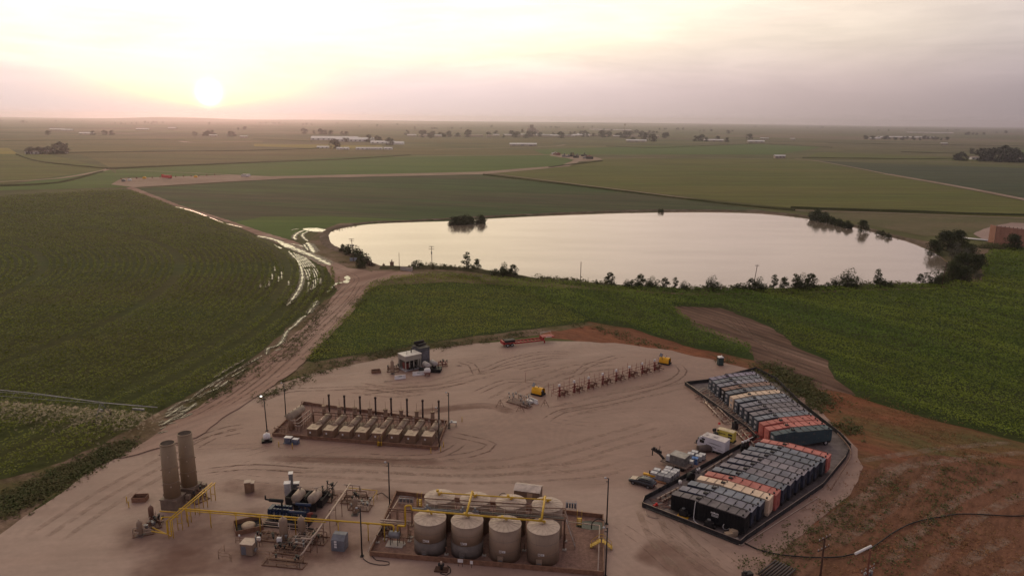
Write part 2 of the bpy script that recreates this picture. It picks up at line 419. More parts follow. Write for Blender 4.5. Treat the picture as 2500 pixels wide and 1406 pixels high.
def crop(name, poly, m, hgt=2.0, dens=4.0, size=.6, row=None, rowdir=None, circ=None, dmax=420., gap=.0, pw=.7, label=None, holes=(), wheel=()):
    """standing crop: leaves on rows (rowdir degrees, or circles around circ), thinner and larger with distance"""
    P2 = np.array(poly); x0, y0 = P2.min(0); x1, y1 = P2.max(0); y1 = min(y1, dmax); x0 = max(x0, -520); x1 = min(x1, 420); y0 = max(y0, 60)
    n = int((x1 - x0) * (y1 - y0) * dens)
    q = np.stack([rs.uniform(x0, x1, n), rs.uniform(y0, y1, n)], 1)
    vis = np.abs(q[:, 0]) < q[:, 1] * .78 + 25; q = q[vis]
    d = np.hypot(q[:, 0], q[:, 1]); keep = rs.uniform(0, 1, len(q)) < np.minimum(1, (170. / d) ** 1.15); q = q[keep]
    if row:
        if circ is not None:
            v = q - np.array(circ); r = np.linalg.norm(v, axis=1); rr = np.round(r / row) * row + rs.normal(0, row * .14, len(r)); q = np.array(circ) + v * (rr / r)[:, None]
        else:
            a = R(rowdir); dx = np.array([math.cos(a), math.sin(a)]); nx = np.array([-dx[1], dx[0]])
            t = q @ nx; wob = 3 * np.sin(q @ dx / 60.); tt = np.round((t + wob) / row) * row - wob + rs.normal(0, row * .15, len(t)); q = np.outer(q @ dx, dx) + np.outer(tt, nx)
    q = q[inpoly(q, poly)]
    for hpoly in holes: q = q[~inpoly(q, hpoly)]
    for (cc, rad, wdt) in wheel:
        r = np.linalg.norm(q - np.array(cc), axis=1); q = q[np.abs(r - rad) > wdt]
    d = np.hypot(q[:, 0], q[:, 1])
    lm = lump(q[:, 0], q[:, 1], 9.) * .5 + lump(q[:, 0], q[:, 1], 2.6) * .5
    hh = hgt * (0.84 + .20 * lm + (.26 * stl(q, rowdir, 3.2, 6.) if rowdir is not None else 0))
    if gap: k = rs.uniform(0, 1, len(q)) < 1 - gap * np.clip(-lm * 1.4, 0, 1); q, d, hh = q[k], d[k], hh[k]
    z = hh * (1 - .75 * rs.uniform(0, 1, len(q)) ** 2.2)
    s = size * np.maximum(1, d / 170.) ** pw * rs.uniform(.7, 1.35, len(q))
    o = quads_obj(name, leaf_arrays(np.column_stack([q, z]), s, .5), m, kind='stuff')
    if label: o['label'] = label
    return o
def tufts(name, lines, m, n, spread, h=.5, size=.45, label=None, clump=9):
    """weeds: clumps of leaves scattered along ground polylines"""
    V = []
    L = [np.array(l, float) for l in lines]; lens = [np.linalg.norm(np.diff(l, axis=0), axis=1).sum() for l in L]
    tot = sum(lens)
    for l, ln in zip(L, lens):
        seg = np.linalg.norm(np.diff(l, axis=0), axis=1); cs = np.concatenate([[0], np.cumsum(seg)])
        for t in rs.uniform(0, ln, max(1, int(n * ln / tot))):
            i = min(len(seg) - 1, int(np.searchsorted(cs, t) - 1)); i = max(i, 0); f = (t - cs[i]) / seg[i]
            if math.sin(t * .11) + math.sin(t * .31 + 1) < -.4: continue
            p = l[i] * (1 - f) + l[i + 1] * f + rs.normal(0, spread, 2); k = rs.uniform(.5, 1.5)
            c = rs.normal(0, .5 * k, (clump, 2)) + p; z = rs.uniform(.05, 1, clump) * h * k
            V.append(np.column_stack([c, z]))
    V = np.concatenate(V); o = quads_obj(name, leaf_arrays(V, size * rs.uniform(.6, 1.4, len(V)), .4), m, kind='stuff')
    if label: o['label'] = label
    return o
# ------------------------------------------------------------------ ground and fields
G_BASE = gmat('farmland', (.085, .095, .028), (.125, .108, .046), (.165, .12, .07), sc=.0016, fine=.02, fineamt=.18, stripes=(1.5, 260., .22))
gx = [-12000, -6000, -3000, -1200, 0, 1200, 3000, 6000, 12000]
mb = MB()
nx_, ny_ = 49, 30
X = np.linspace(-12000, 12000, nx_); Y = np.concatenate([np.linspace(-400, 4000, 8), np.linspace(4700, 14000, ny_ - 8)])
def hill(x, y):
    if y < 8000: return 0.0
    a = math.exp(-((x + 5350) / 900.) ** 2) * math.exp(-((y - 11900) / 900.) ** 2) * 47
    b = (18 + 9 * math.sin(x / 2300. + 1)) * math.exp(-((y - 13300) / 500.) ** 2)
    c = 26 * math.exp(-((x + 2600) / 2600.) ** 2) * math.exp(-((y - 12600) / 700.) ** 2)
    return max(a, b, c)
vs = [(x, y, hill(x, y)) for y in Y for x in X]
fs = [[j * nx_ + i, j * nx_ + i + 1, (j + 1) * nx_ + i + 1, (j + 1) * nx_ + i] for j in range(ny_ - 1) for i in range(nx_ - 1)]
mb.add(vs, fs, True); structure(mb.build('ground', G_BASE))

def berm(name, pxs, wid, hgt, m, z0=.17, st=4.0):
    pts = [np.array(p) for p in smooth_line(wp(pxs), st)]; mb = MB(); V = []; Fc = []
    for i, p in enumerate(pts):
        d = pts[min(i + 1, len(pts) - 1)] - pts[max(0, i - 1)]; d /= np.linalg.norm(d); nn = np.array([-d[1], d[0]])
        for s2, hz in ((-.5, 0), (-.22, .8), (0, 1), (.22, .75), (.5, 0)):
            j = rnd.uniform(.75, 1.25); q = p + nn * wid * s2 * rnd.uniform(.9, 1.12); V.append((q[0], q[1], z0 + hgt * hz * j))
    for i in range(len(pts) - 1):
        for j in range(4): Fc.append([i * 5 + j, i * 5 + j + 1, i * 5 + 6 + j, i * 5 + 5 + j])
    mb.add(V, Fc, True); return structure(mb.build(name, m))
fm = {}
def fieldm(k, *a, **kw):
    fm[k] = gmat(k, *a, **kw); return fm[k]
fieldm('olive', (.10, .115, .022), (.128, .12, .030), sc=.012, stretch=(3, 6.0), fine=.12, fineamt=.16, stripes=(1.0, 14., .14))
fieldm('tanfield', (.145, .115, .042), (.115, .105, .036), sc=.006, stretch=(0, 6.0), fine=.05, fineamt=.14, stripes=(2.0, 40., .12))
fieldm('greenfield', (.070, .125, .022), (.088, .128, .026), sc=.01, stretch=(2, 5.0), fine=.08, fineamt=.12, stripes=(1.0, 18., .10))
fieldm('darkfield', (.048, .078, .024), (.074, .070, .036), (.062, .090, .026), sc=.012, stretch=(-14, 5.0), fine=.15, fineamt=.15, stripes=(-14., 9., .20), thr=(.4, .6))
fieldm('dullgreen', (.048, .066, .034), (.066, .076, .036), sc=.01, stretch=(0, 5), fine=.06, fineamt=.15, stripes=(-8.0, 24., .15))
fieldm('weedy', (.11, .105, .045), (.15, .12, .065), sc=.02, stretch=(0, 2), fine=.3, fineamt=.2)
fieldm('yellowfield', (.26, .21, .04), (.22, .18, .05), sc=.01, fine=.05, fineamt=.1)
fieldm('cornfloor', (.045, .070, .016), (.058, .068, .022), sc=.06, fine=.8, fineamt=.3)
fieldm('pivotfloor', (.055, .070, .018), (.070, .066, .022), (.080, .078, .024), sc=.015, stretch=(0, 2.5), fine=.5, fineamt=.25)

def fsheet(pxs, k, z=.05, **kw):
    o = sheet('field', wp(pxs), z, fm[k], **kw); return o
# distant patchwork
fsheet([(-900, 372), (0, 362), (180, 378), (640, 352), (640, 344), (1350, 352), (1350, 340), (-900, 336)], 'tanfield', .30, step=400, jit=4)
fsheet([(270, 410), (1000, 378), (1350, 380), (1350, 366), (1000, 360), (190, 374)], 'tanfield', .25, step=200, jit=3)
fsheet([(-700, 470), (0, 450), (270, 412), (110, 376), (-700, 385)], 'olive', .22, step=100, jit=2)
fsheet([(-60, 376), (45, 378), (20, 362), (-200, 362)], 'yellowfield', .45, step=100, jit=2)
fsheet([(620, 352), (930, 356), (940, 362), (800, 364), (620, 358)], 'yellowfield', .44, step=100, jit=2)
fsheet([(-700, 505), (0, 466), (320, 458), (300, 432), (262, 413), (0, 456), (-700, 485)], 'greenfield', .28, step=60, jit=1)
fsheet([(290, 434), (282, 414), (950, 380), (1350, 380), (1405, 390), (1365, 406), (1170, 421), (660, 433)], 'greenfield', .34, step=60, jit=1)
fsheet([(1330, 378), (1300, 366), (1480, 360), (1850, 353), (2010, 360), (1900, 378), (1560, 378)], 'greenfield', .33, step=80, jit=1)
fsheet([(1190, 424), (1372, 408), (1475, 388), (1960, 388), (2160, 426), (2500, 492), (2900, 575), (2900, 540), (2500, 531), (1935, 510), (1560, 468)], 'olive', .20, step=60, jit=1)
fsheet([(2000, 394), (2500, 412), (3000, 425), (3000, 590), (2500, 487), (2160, 424)], 'dullgreen', .24, step=60, jit=1)
fsheet([(1960, 388), (2500, 396), (3100, 405), (3100, 385), (2340, 384), (2000, 372)], 'olive', .21, step=200, jit=2)
fsheet([(2480, 378), (3100, 392), (3100, 374), (2500, 366)], 'greenfield', .41, step=200, jit=2)
fsheet([(322, 462), (700, 437), (1172, 425), (1560, 474), (1880, 514), (1600, 521), (1280, 530), (1000, 545), (860, 553), (745, 558), (690, 585), (640, 577), (550, 540)], 'darkfield', .16, step=30, jit=.6)
fsheet([(640, 577), (560, 545), (640, 530), (800, 528), (1000, 538), (860, 553), (760, 562), (700, 590)], 'greenfield', .19, step=12, jit=1.2)
fsheet([(1930, 514), (2500, 534), (2900, 545), (2900, 650), (2500, 604), (2390, 566), (2260, 578), (2150, 556), (2020, 527)], 'weedy', .15, step=20, jit=1)
PIVOT = wp([(-420, 490), (0, 482), (310, 462), (430, 508), (550, 551), (640, 590), (700, 622), (738, 655), (820, 660), (832, 700), (760, 760), (700, 800), (640, 862), (560, 912), (480, 958), (398, 1000), (330, 1042), (205, 1104), (100, 1146), (0, 1175), (-420, 1300)])
sheet('field', PIVOT, .03, fm['pivotfloor'], step=6, jit=.8)
CORN_A = wp([(905, 690), (960, 678), (1050, 668), (1130, 672), (1190, 688), (1300, 718), (1440, 786), (1310, 802), (1200, 815), (1080, 832), (940, 858), (760, 884), (742, 880), (820, 795), (880, 730)])
CORN_B = wp([(1090, 672), (1250, 688), (1500, 704), (1700, 712), (1900, 712), (2120, 704), (2280, 700), (2400, 688), (2390, 640), (2420, 615), (2500, 612), (2900, 640), (2900, 1210), (2500, 1078), (2300, 1032), (2085, 966), (2030, 925), (2015, 885), (1930, 842), (1880, 800), (1770, 757), (1660, 747), (1690, 790), (1800, 826), (1856, 852), (1846, 880), (1700, 852), (1540, 802), (1440, 786), (1290, 720)])
sheet('field', CORN_A, .03, fm['cornfloor'], step=4, jit=.5)
sheet('field', CORN_B, .034, fm['cornfloor'], step=4, jit=.5)
# bare soil round the pad, the corn's washed out strip and the red verge
SOILR = gmat('red_soil', (.23, .09, .048), (.18, .078, .045), (.115, .10, .04), sc=.05, stretch=(-38, 3.0), fine=.7, fineamt=.3, bump=.05)
SOILB = gmat('brown_soil', (.165, .10, .076), (.12, .072, .052), (.205, .135, .105), sc=.08, stretch=(-60, 9.0), fine=.6, fineamt=.25, bump=.05, stripes=(-60., 2.6, .34))
SOILN = gmat('verge_soil', (.22, .15, .11), (.13, .095, .05), (.10, .09, .032), sc=.09, fine=.9, fineamt=.3, bump=.04)
WEEDY = gmat('dry_weedy_ground', (.185, .088, .055), (.15, .076, .046), (.235, .14, .10), sc=.07, stretch=(52, 4.0), fine=.8, fineamt=.32, bump=.06)
sheet('bare_strip', wp([(1640, 748), (1760, 752), (1880, 796), (1935, 842), (2020, 880), (2035, 925), (2090, 965), (2000, 950), (1900, 905), (1840, 885), (1830, 850), (1700, 800)]), .045, SOILB, step=3, jit=.7)
sheet('verge', wp([(1270, 812), (1440, 783), (1540, 800), (1700, 850), (1860, 880), (2080, 962), (2300, 1030), (2520, 1085), (3200, 1290), (3200, 1700), (1700, 1700), (1700, 880)]), .012, SOILR, step=5, jit=.8)
sheet('verge', wp([(2250, 1110), (2560, 1150), (3200, 1400), (3200, 1700), (1800, 1700), (1835, 1400), (1960, 1300), (2055, 1225), (2100, 1150)]), .020, WEEDY, step=3, jit=1.4)
sheet('verge', wp([(-500, 1330), (0, 1175), (100, 1146), (205, 1104), (330, 1042), (398, 1000), (560, 912), (700, 800), (840, 700), (900, 690), (880, 740), (800, 820), (700, 900), (560, 1000), (430, 1060), (200, 1170), (0, 1300), (-500, 1500)]), .014, SOILN, step=3, jit=.8)
sheet('verge', wp([(600, 975), (742, 880), (880, 862), (1080, 830), (1300, 803), (1420, 780), (1450, 792), (1300, 818), (1100, 850), (900, 885), (760, 920), (640, 975)]), .022, SOILN, step=3, jit=.8)
sheet('verge', wp([(790, 560), (850, 548), (1090, 540), (1400, 522), (1850, 513), (2120, 560), (2260, 590), (2420, 600), (2400, 690), (2290, 706), (2100, 712), (1700, 722), (1400, 706), (1100, 690), (900, 700), (830, 650), (740, 600)]), .185, SOILN, step=6, jit=1.0)
# the gravel pad and the dirt roads
PADM = gmat('pad_gravel', (.305, .192, .150), (.235, .138, .108), (.35, .24, .195), sc=.035, stretch=(8, 2.6), fine=.35, fineamt=.10, bump=.035, thr=(.36, .64), swirl=[(.018, 240., .06), (.03, 150., .07)], rough=.68, spec=.5)
ROADM = gmat('dirt_road', (.34, .225, .175), (.25, .155, .12), (.39, .275, .22), sc=.10, stretch=(56, 9.0), fine=.7, fineamt=.14, bump=.05)
CONC_P = gmat('containment_gravel', (.265, .165, .132), (.215, .13, .105), sc=.25, fine=2.0, fineamt=.25, bump=.03)
PAD = wp([(-700, 1640), (-60, 1345), (60, 1262), (130, 1215), (200, 1165), (330, 1092), (430, 1048), (520, 1005), (600, 975), (690, 935), (780, 908), (900, 882), (1000, 862), (1080, 847), (1220, 834), (1380, 833), (1500, 838), (1640, 856), (1760, 884), (1850, 904), (1910, 925), (1990, 990), (2040, 1045), (2090, 1095), (2105, 1140), (2085, 1190), (2040, 1240), (1960, 1305), (1870, 1385), (1800, 1480), (1750, 1640)])
sheet('gravel_pad', PAD, .055, PADM, step=3, jit=.45)
road = wp([(300, 1120), (400, 1046), (500, 985), (620, 900), (680, 850), (740, 800), (800, 742), (822, 712), (812, 680), (795, 655), (745, 628), (700, 605), (640, 580), (560, 545), (430, 505), (308, 460), (322, 456), (440, 502), (560, 539), (650, 570), (720, 590), (760, 610), (800, 632), (850, 655), (905, 662), (1000, 664), (1015, 672), (940, 686), (892, 716), (862, 760), (800, 828), (720, 905), (640, 962), (560, 1010), (480, 1070)])
sheet('dirt_road', road, .205, ROADM, step=2.5, jit=.35)
sheet('dirt_road', wp([(735, 608), (770, 590), (790, 560), (830, 546), (905, 545), (840, 556), (806, 566), (800, 590), (850, 612), (900, 640), (910, 665), (840, 650), (780, 625)]), .215, SOILN, step=2.5, jit=.35)
FARR = gmat('far_dirt_road', (.34, .25, .19), (.28, .20, .15), sc=.02, fine=.1, fineamt=.1)
def track(name, pxs, wid, z=.5, m=None):
    pts = smooth_line(wp(pxs), 20.0); return ribbons(name, [(pts, wid, z)], m or FARR)
sheet('gravel_pad', wp([(272, 452), (300, 437), (420, 433), (560, 428), (660, 432), (1170, 421), (1370, 405), (1405, 391), (1420, 393), (1390, 407), (1180, 427), (700, 437), (330, 459)]), .52, FARR, step=20, jit=1)
sheet('gravel_pad', wp([(1340, 377), (1400, 379), (1460, 386), (1475, 391), (1410, 396), (1390, 388), (1345, 382)]), .54, FARR, step=20, jit=2)
sheet('gravel_pad', wp([(2375, 572), (2420, 553), (2470, 545), (2800, 560), (2800, 640), (2500, 608), (2410, 592)]), .30, PADM, step=8, jit=.6)
DIRTW = 3.4
for pxs, wd in (([(1195, 424), (1560, 470), (1760, 495), (1935, 514), (2120, 520), (2500, 534), (2900, 548)], 3.2), ([(1940, 388), (2000, 395), (2090, 411), (2165, 426)], 5.), ([(2165, 426), (2330, 455), (2520, 492)], 9.),
                ([(960, 383), (1340, 379)], 9.), ([(1470, 388), (1700, 385), (2000, 393), (2330, 396), (2520, 404)], 5.), ([(270, 414), (480, 424), (610, 430)], 3.), ([(0, 445), (140, 437), (250, 418), (268, 412)], 8.),
                ([(1060, 366), (1240, 362), (1350, 358), (1380, 354)], 10.), ([(440, 345), (480, 349), (640, 346)], 16.), ([(-100, 326), (200, 330), (420, 322)], 14.), ([(1690, 350), (1850, 348), (2020, 352)], 12.)):
    track('dirt_road', pxs, wd, .46)
EDGE_SHADE = gmat('crop_edge_shade', (.05, .06, .018), (.07, .07, .025), sc=.02, fine=.2)  # shadow sides of tall crops, put in as dark coloured low ridges
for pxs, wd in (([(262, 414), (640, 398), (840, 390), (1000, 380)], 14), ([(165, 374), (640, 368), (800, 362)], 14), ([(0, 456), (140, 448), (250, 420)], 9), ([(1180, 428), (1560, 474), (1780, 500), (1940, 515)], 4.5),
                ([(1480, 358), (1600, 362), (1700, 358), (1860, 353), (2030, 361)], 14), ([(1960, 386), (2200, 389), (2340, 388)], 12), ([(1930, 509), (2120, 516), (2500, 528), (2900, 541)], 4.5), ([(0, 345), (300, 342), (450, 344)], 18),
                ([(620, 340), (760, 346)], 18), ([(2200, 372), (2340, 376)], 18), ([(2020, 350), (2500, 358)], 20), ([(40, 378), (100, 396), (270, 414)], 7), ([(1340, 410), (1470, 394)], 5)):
    berm('shaded_crop_edge', pxs, wd * .45, 1.5, EDGE_SHADE, .15, 18.0)
# embankments of the reservoir
BANKM = gmat('bank_rubble', (.15, .105, .075), (.09, .07, .045), (.20, .15, .12), sc=.25, fine=1.2, fineamt=.45, bump=.15)
berm('embankment', [(930, 655), (1010, 657), (1060, 655), (1150, 661), (1250, 676), (1320, 686), (1500, 702), (1700, 712), (1900, 711), (2100, 702), (2240, 700), (2300, 690), (2335, 665), (2330, 640), (2290, 612)], 6.0, .95, gmat('bank_grass', (.055, .062, .022), (.09, .075, .04), sc=.2, fine=.9, fineamt=.35, bump=.1))
berm('embankment', [(2320, 628), (2262, 602), (2210, 585), (2160, 572), (2110, 558), (2060, 547), (2010, 538), (1960, 529), (1910, 523), (1860, 518.5), (1800, 516), (1700, 515), (1600, 515.5), (1500, 518), (1400, 521), (1200, 530), (1000, 541), (900, 545), (830, 555), (800, 566), (792, 583), (805, 602), (840, 617), (880, 632), (905, 650)], 5.0, .75, BANKM)
# water
m_, n_, b_ = _new('lake_water'); geo = n_.n('ShaderNodeNewGeometry')
p_ = geo.outputs['Position']
rip = n_.noise(n_.v('MULTIPLY', p_, (.45, 1.0, 1.0)), 1.3, 3.0, .55)
big = n_.noise(n_.v('MULTIPLY', p_, (.012, .05, 1.0)), 1.0, 4.0, .55)
bmp = n_.n('ShaderNodeBump'); bmp.inputs['Strength'].default_value = .35; bmp.inputs['Distance'].default_value = .035; n_.put(bmp.inputs['Height'], rip)
gl = n_.n('ShaderNodeBsdfGlossy'); n_.put(gl.inputs['Roughness'], n_.sm(big, .35, .65, .06, .11)); m_.node_tree.links.new(bmp.outputs[0], gl.inputs['Normal']); gl.inputs[0].default_value = (.95, .89, .92, 1)
df = n_.n('ShaderNodeBsdfDiffuse'); df.inputs[0].default_value = (.20, .16, .12, 1)
fr = n_.n('ShaderNodeFresnel'); fr.inputs[0].default_value = 1.36
mx = n_.n('ShaderNodeMixShader'); n_.put(mx.inputs[0], n_.m('ADD', n_.m('MULTIPLY', fr.outputs[0], .92), n_.sm(big, .3, .7, .07, .11), clamp=True))
m_.node_tree.links.new(df.outputs[0], mx.inputs[1]); m_.node_tree.links.new(gl.outputs[0], mx.inputs[2]); m_.node_tree.links.new(mx.outputs[0], m_.node_tree.nodes['Material Output'].inputs[0])
WATER = m_
LAKE = wp([(799, 582), (803, 570), (830, 560), (900, 549), (1000, 544), (1100, 541), (1200, 535), (1300, 530), (1400, 526), (1500, 522.5), (1600, 520.5), (1700, 519.8), (1800, 521), (1860, 523.5), (1910, 528), (1960, 534), (2010, 543), (2060, 552), (2110, 563), (2160, 577), (2210, 590), (2250, 605), (2285, 622), (2308, 642), (2314, 662), (2300, 680), (2260, 698), (2180, 704), (2100, 706), (1900, 715), (1700, 716), (1500, 706), (1400, 698), (1320, 690), (1250, 680), (1150, 664), (1060, 658), (1012, 655), (1004, 664), (998, 656), (940, 652), (905, 640), (870, 622), (838, 609), (808, 597)])
sheet('lake_water', LAKE, .24, WATER, step=4, jit=.3, curve=True)
# puddles and flooded tracks: shallow water films
WETL = []; MUD = []
def wl(pxs, wd=.45, z=.27):
    q_ = smooth_line(wp(pxs), .9); WETL.append((q_, [max(.04, wd * (.62 + .55 * math.sin(i * 1.3 + len(WETL)) * math.sin(i * .47 + 2 * len(WETL)) + rnd.uniform(-.3, .3))) for i in range(len(q_))], z)); MUD.append((q_, wd * 3.0, z - .04))
m_, n_, b_ = _new('puddle_film'); gl = n_.n('ShaderNodeBsdfGlossy'); gl.inputs['Roughness'].default_value = .12; df = n_.n('ShaderNodeBsdfDiffuse'); df.inputs[0].default_value = (.13, .085, .06, 1); fr = n_.n('ShaderNodeFresnel'); fr.inputs[0].default_value = 1.33
mx = n_.n('ShaderNodeMixShader'); gp_ = n_.n('ShaderNodeNewGeometry'); n_.put(mx.inputs[0], n_.m('MULTIPLY', fr.outputs[0], n_.sm(n_.noise(gp_.outputs['Position'], .7, 4.0, .6), .3, .6, .7, 1.7), clamp=True))
for a_, b2_ in ((df.outputs[0], mx.inputs[1]), (gl.outputs[0], mx.inputs[2]), (mx.outputs[0], m_.node_tree.nodes['Material Output'].inputs[0])): m_.node_tree.links.new(a_, b2_)
PUD = m_
def puddle(pxs, z=.26, step=.8, jit=.38): return sheet('puddle_water', wp(pxs), z, PUD, step=step, jit=jit, curve=True)
puddle([(738, 559), (775, 558), (808, 566), (785, 567), (752, 565)])
for a_, w_ in (([(745, 562), (727, 570), (718, 580), (722, 586)], 1.3), ([(750, 567), (738, 574), (744, 584), (752, 590)], 1.0), ([(730, 560), (712, 562)], .7), ([(750, 594), (758, 604), (766, 618)], 2.4), ([(742, 598), (752, 612)], 1.0)): wl(a_, w_)
wl([(630, 577), (662, 584), (690, 593)], 2.0); wl([(700, 600), (740, 616), (775, 632), (806, 648)], 2.8); wl([(694, 600), (720, 612), (760, 628)], .9); wl([(680, 594), (720, 598), (750, 606)], .8)
wl([(430, 506), (470, 516), (505, 529)], 1.5); wl([(510, 531), (545, 545)], .8); wl([(553, 547), (590, 556)], 1.2)
puddle([(845, 674), (853, 676), (850, 692), (836, 690), (846, 684), (840, 680)]); puddle([(840, 690), (818, 698), (806, 712), (798, 716), (810, 700), (822, 692)])
puddle([(676, 590), (705, 598), (720, 606), (696, 604)]); puddle([(668, 598), (690, 608), (684, 608)])
wl([(705, 615), (728, 640), (738, 670), (733, 700), (715, 730), (700, 748)], 1.0)
for k in range(6):
    o = 9 + k * 7
    for t0, t1 in ((0, .38), (.42, .7), (.75, 1)):
        pts = []
        for t in np.linspace(t0, t1, 5):
            pts.append((708 + o + 34 * math.sin(t * math.pi * .62) + t * 4 - k * 1.5, 618 + k * 2.2 + t * (96 - 6 * k)))
        wl(pts, .55)
wl([(775, 735), (765, 750), (752, 768)], 1.0); wl([(748, 772), (735, 780), (716, 800)], .7); wl([(716, 798), (700, 812), (690, 832), (676, 846), (655, 852), (650, 868)], .6)
wl([(690, 852), (672, 858)], .4)
for a in ([(640, 870), (560, 915), (500, 950), (470, 972)], [(600, 878), (560, 900), (520, 925)], [(560, 930), (530, 950), (500, 962)], [(470, 975), (440, 985), (410, 1005)], [(465, 1000), (430, 1018), (395, 1040)], [(480, 985), (455, 1003), (430, 1008)], [(448, 992), (420, 1010), (404, 1020)], [(470, 1010), (450, 1020), (426, 1026)]):
    wl(a, .42)
for k in range(26):
    x = rnd.uniform(385, 470); y = 1060 - (x - 385) * .75 + rnd.uniform(-34, 8); wl([(x, y), (x + 6, y - 3), (x + rnd.uniform(10, 20), y - rnd.uniform(2, 9))], .22)
for k in range(14):
    t = rnd.uniform(0, 1); x = 480 + 110 * t + rnd.uniform(-5, 8); y = 962 - 62 * t + rnd.uniform(-2, 12); wl([(x, y), (x + 5, y - 3), (x + 11, y - 6)], .25)
for k in range(9):
    x = rnd.uniform(625, 705); y = rnd.uniform(640, 705); wl([(x, y), (x + .6, y + 5), (x + .3, y + rnd.uniform(6, 14))], .35)
ribbons('puddle_water', WETL, PUD); ribbons('mud', MUD, softmat('wet_mud', (.085, .055, .04), .8, .5, lo=.2, hi=.6, rough=.5, spec=.4))
# wheel ruts and worn lanes on the pad and the roads
LTRK = softmat('light_rut', (.40, .29, .225), .55, .5, lo=.3, hi=.75); DTRK = softmat('dark_rut', (.19, .115, .085), .6, .6, lo=.3, hi=.65); REDT = softmat('red_damp_soil', (.22, .12, .09), .6, .09, lo=.25, hi=.8)
lt, dt, rt = [], [], []
def rut(lst, pxs, wd=.45, gap=1.9, z=.075, n=2, curve=True):
    pts = [np.array(p) for p in smooth_line(wp(pxs), 2.5)]
    for k in range(n):
        off = (k - (n - 1) / 2) * gap; q = []
        for i, p in enumerate(pts):
            d = pts[min(i + 1, len(pts) - 1)] - pts[max(0, i - 1)]; d = d / np.linalg.norm(d); q.append(p + np.array([-d[1], d[0]]) * off)
        lst.append((q, wd, z + .002 * (len(lst) % 12)))
for pxs in ([(1180, 905), (1240, 880), (1320, 862), (1400, 862)], [(1160, 915), (1260, 890), (1350, 872), (1390, 872)], [(1360, 925), (1410, 912), (1430, 895), (1500, 872), (1530, 868)], [(1122, 882), (1150, 890), (1165, 915)], [(1270, 905), (1340, 890)],
            [(1540, 958), (1600, 945), (1650, 925), (1668, 905), (1655, 890)], [(1330, 1030), (1370, 1005), (1480, 985), (1600, 958)], [(880, 960), (960, 952), (1060, 945), (1150, 930)], [(620, 985), (700, 955), (800, 950), (900, 948), (1020, 965)],
            [(450, 1080), (510, 1060), (560, 1045), (600, 1040)], [(470, 1095), (520, 1068), (590, 1052)], [(1100, 1060), (1200, 1085), (1150, 1110), (1080, 1118)], [(880, 1112), (980, 1118), (1080, 1110), (1130, 1080)], [(500, 1150), (620, 1140), (760, 1150)], [(1160, 960), (1240, 930), (1330, 935)]):
    rut(dt, pxs, .5)
for pxs in ([(940, 950), (1050, 942), (1130, 922), (1200, 905)], [(860, 945), (960, 958), (1040, 950)], [(1350, 1010), (1450, 985), (1600, 950), (1680, 930)], [(700, 1140), (900, 1150), (1100, 1160), (1400, 1150), (1540, 1120)], [(650, 1130), (900, 1135), (1150, 1145)], [(1100, 1150), (1300, 1130), (1480, 1080), (1620, 1040)],
            [(100, 1320), (260, 1215), (450, 1110)], [(1600, 1240), (1640, 1320), (1720, 1400)], [(1210, 985), (1300, 940), (1420, 900), (1520, 890)]):
    rut(lt, pxs, 1.3, 3.0, n=3)
for pxs in ([(420, 1040), (560, 962), (700, 850), (790, 755), (850, 690)], [(520, 1010), (640, 930), (760, 820), (850, 735), (880, 690)]):
    rut(dt, pxs, .6, 1.8, z=.22)
for pxs in ([(470, 1040), (600, 945), (730, 830), (830, 725), (870, 680), (800, 650), (730, 612), (640, 578)], [(560, 1000), (690, 905), (800, 800), (880, 710), (930, 672)]):
    rut(lt, pxs, .7, 1.8, z=.224)
for pxs, wd in (([(250, 1330), (420, 1300), (700, 1290), (900, 1360)], 14), ([(820, 1390), (500, 1370), (300, 1400)], 8), ([(640, 1120), (900, 1125), (1090, 1130)], 3), ([(1560, 1330), (1700, 1390), (1760, 1450)], 9), ([(1000, 1010), (1180, 990), (1260, 1010)], 4), ([(520, 1180), (800, 1215), (1000, 1200)], 6), ([(400, 1060), (480, 1020), (600, 950)], 2.0)):
    rut(rt, pxs, wd, 0, n=1, z=.060)
r5 = random.Random(55); dt2 = []
for k in range(46):
    u = r5.random(); px = r5.uniform(450, 1650); py = r5.uniform(880, 1180) if px > 800 else r5.uniform(1020, 1200); L_ = r5.uniform(50, 190); sl = r5.uniform(-.28, .10); cv = r5.uniform(-22, 22)
    rut(dt2, [(px, py), (px + L_ * .5, py + sl * L_ * .5 + cv * .35), (px + L_, py + sl * L_)], r5.uniform(.18, .34), 1.9, z=.080)
for k in range(5):
    px = r5.uniform(1490, 1640); py = r5.uniform(1240, 1300); rut(dt2, [(px, py), (px + 60, py + 40), (px + r5.uniform(140, 190), py + 120)], .25, 1.9, z=.080)
ribbons('wheel_ruts', dt2, softmat('fine_rut', (.20, .125, .095), .32, .8, lo=.35, hi=.65), 'stuff')
ribbons('wheel_ruts', lt, LTRK, 'stuff'); ribbons('wheel_ruts', dt, DTRK, 'stuff'); ribbons('damp_soil', rt, REDT, 'stuff')
sl_ = []
for k in range(14):   # furrow lines of the washed out strip
    o = k * 5 - 14; rut(sl_, [(1690 + k * 9, 765 + o * .2), (1800 + k * 5, 812 + o * .7), (1880 + k * 6, 850 + o * .9), (1970 + k * 5, 888 + o)], .4, 0, n=1, z=.06)
ribbons('furrows', sl_[::2], LTRK, 'stuff'); ribbons('furrows', sl_[1::2], DTRK, 'stuff')
dts = []
for pxs in ([(2110, 1140), (2300, 1110), (2500, 1090)], [(2200, 1400), (2350, 1250), (2500, 1180)], [(2000, 1320), (2150, 1220), (2260, 1130)], [(2380, 1400), (2500, 1330)]): rut(dts, pxs, 2.2, 4.5, z=.05)
ribbons('wheel_ruts', dts, LTRK, 'stuff')
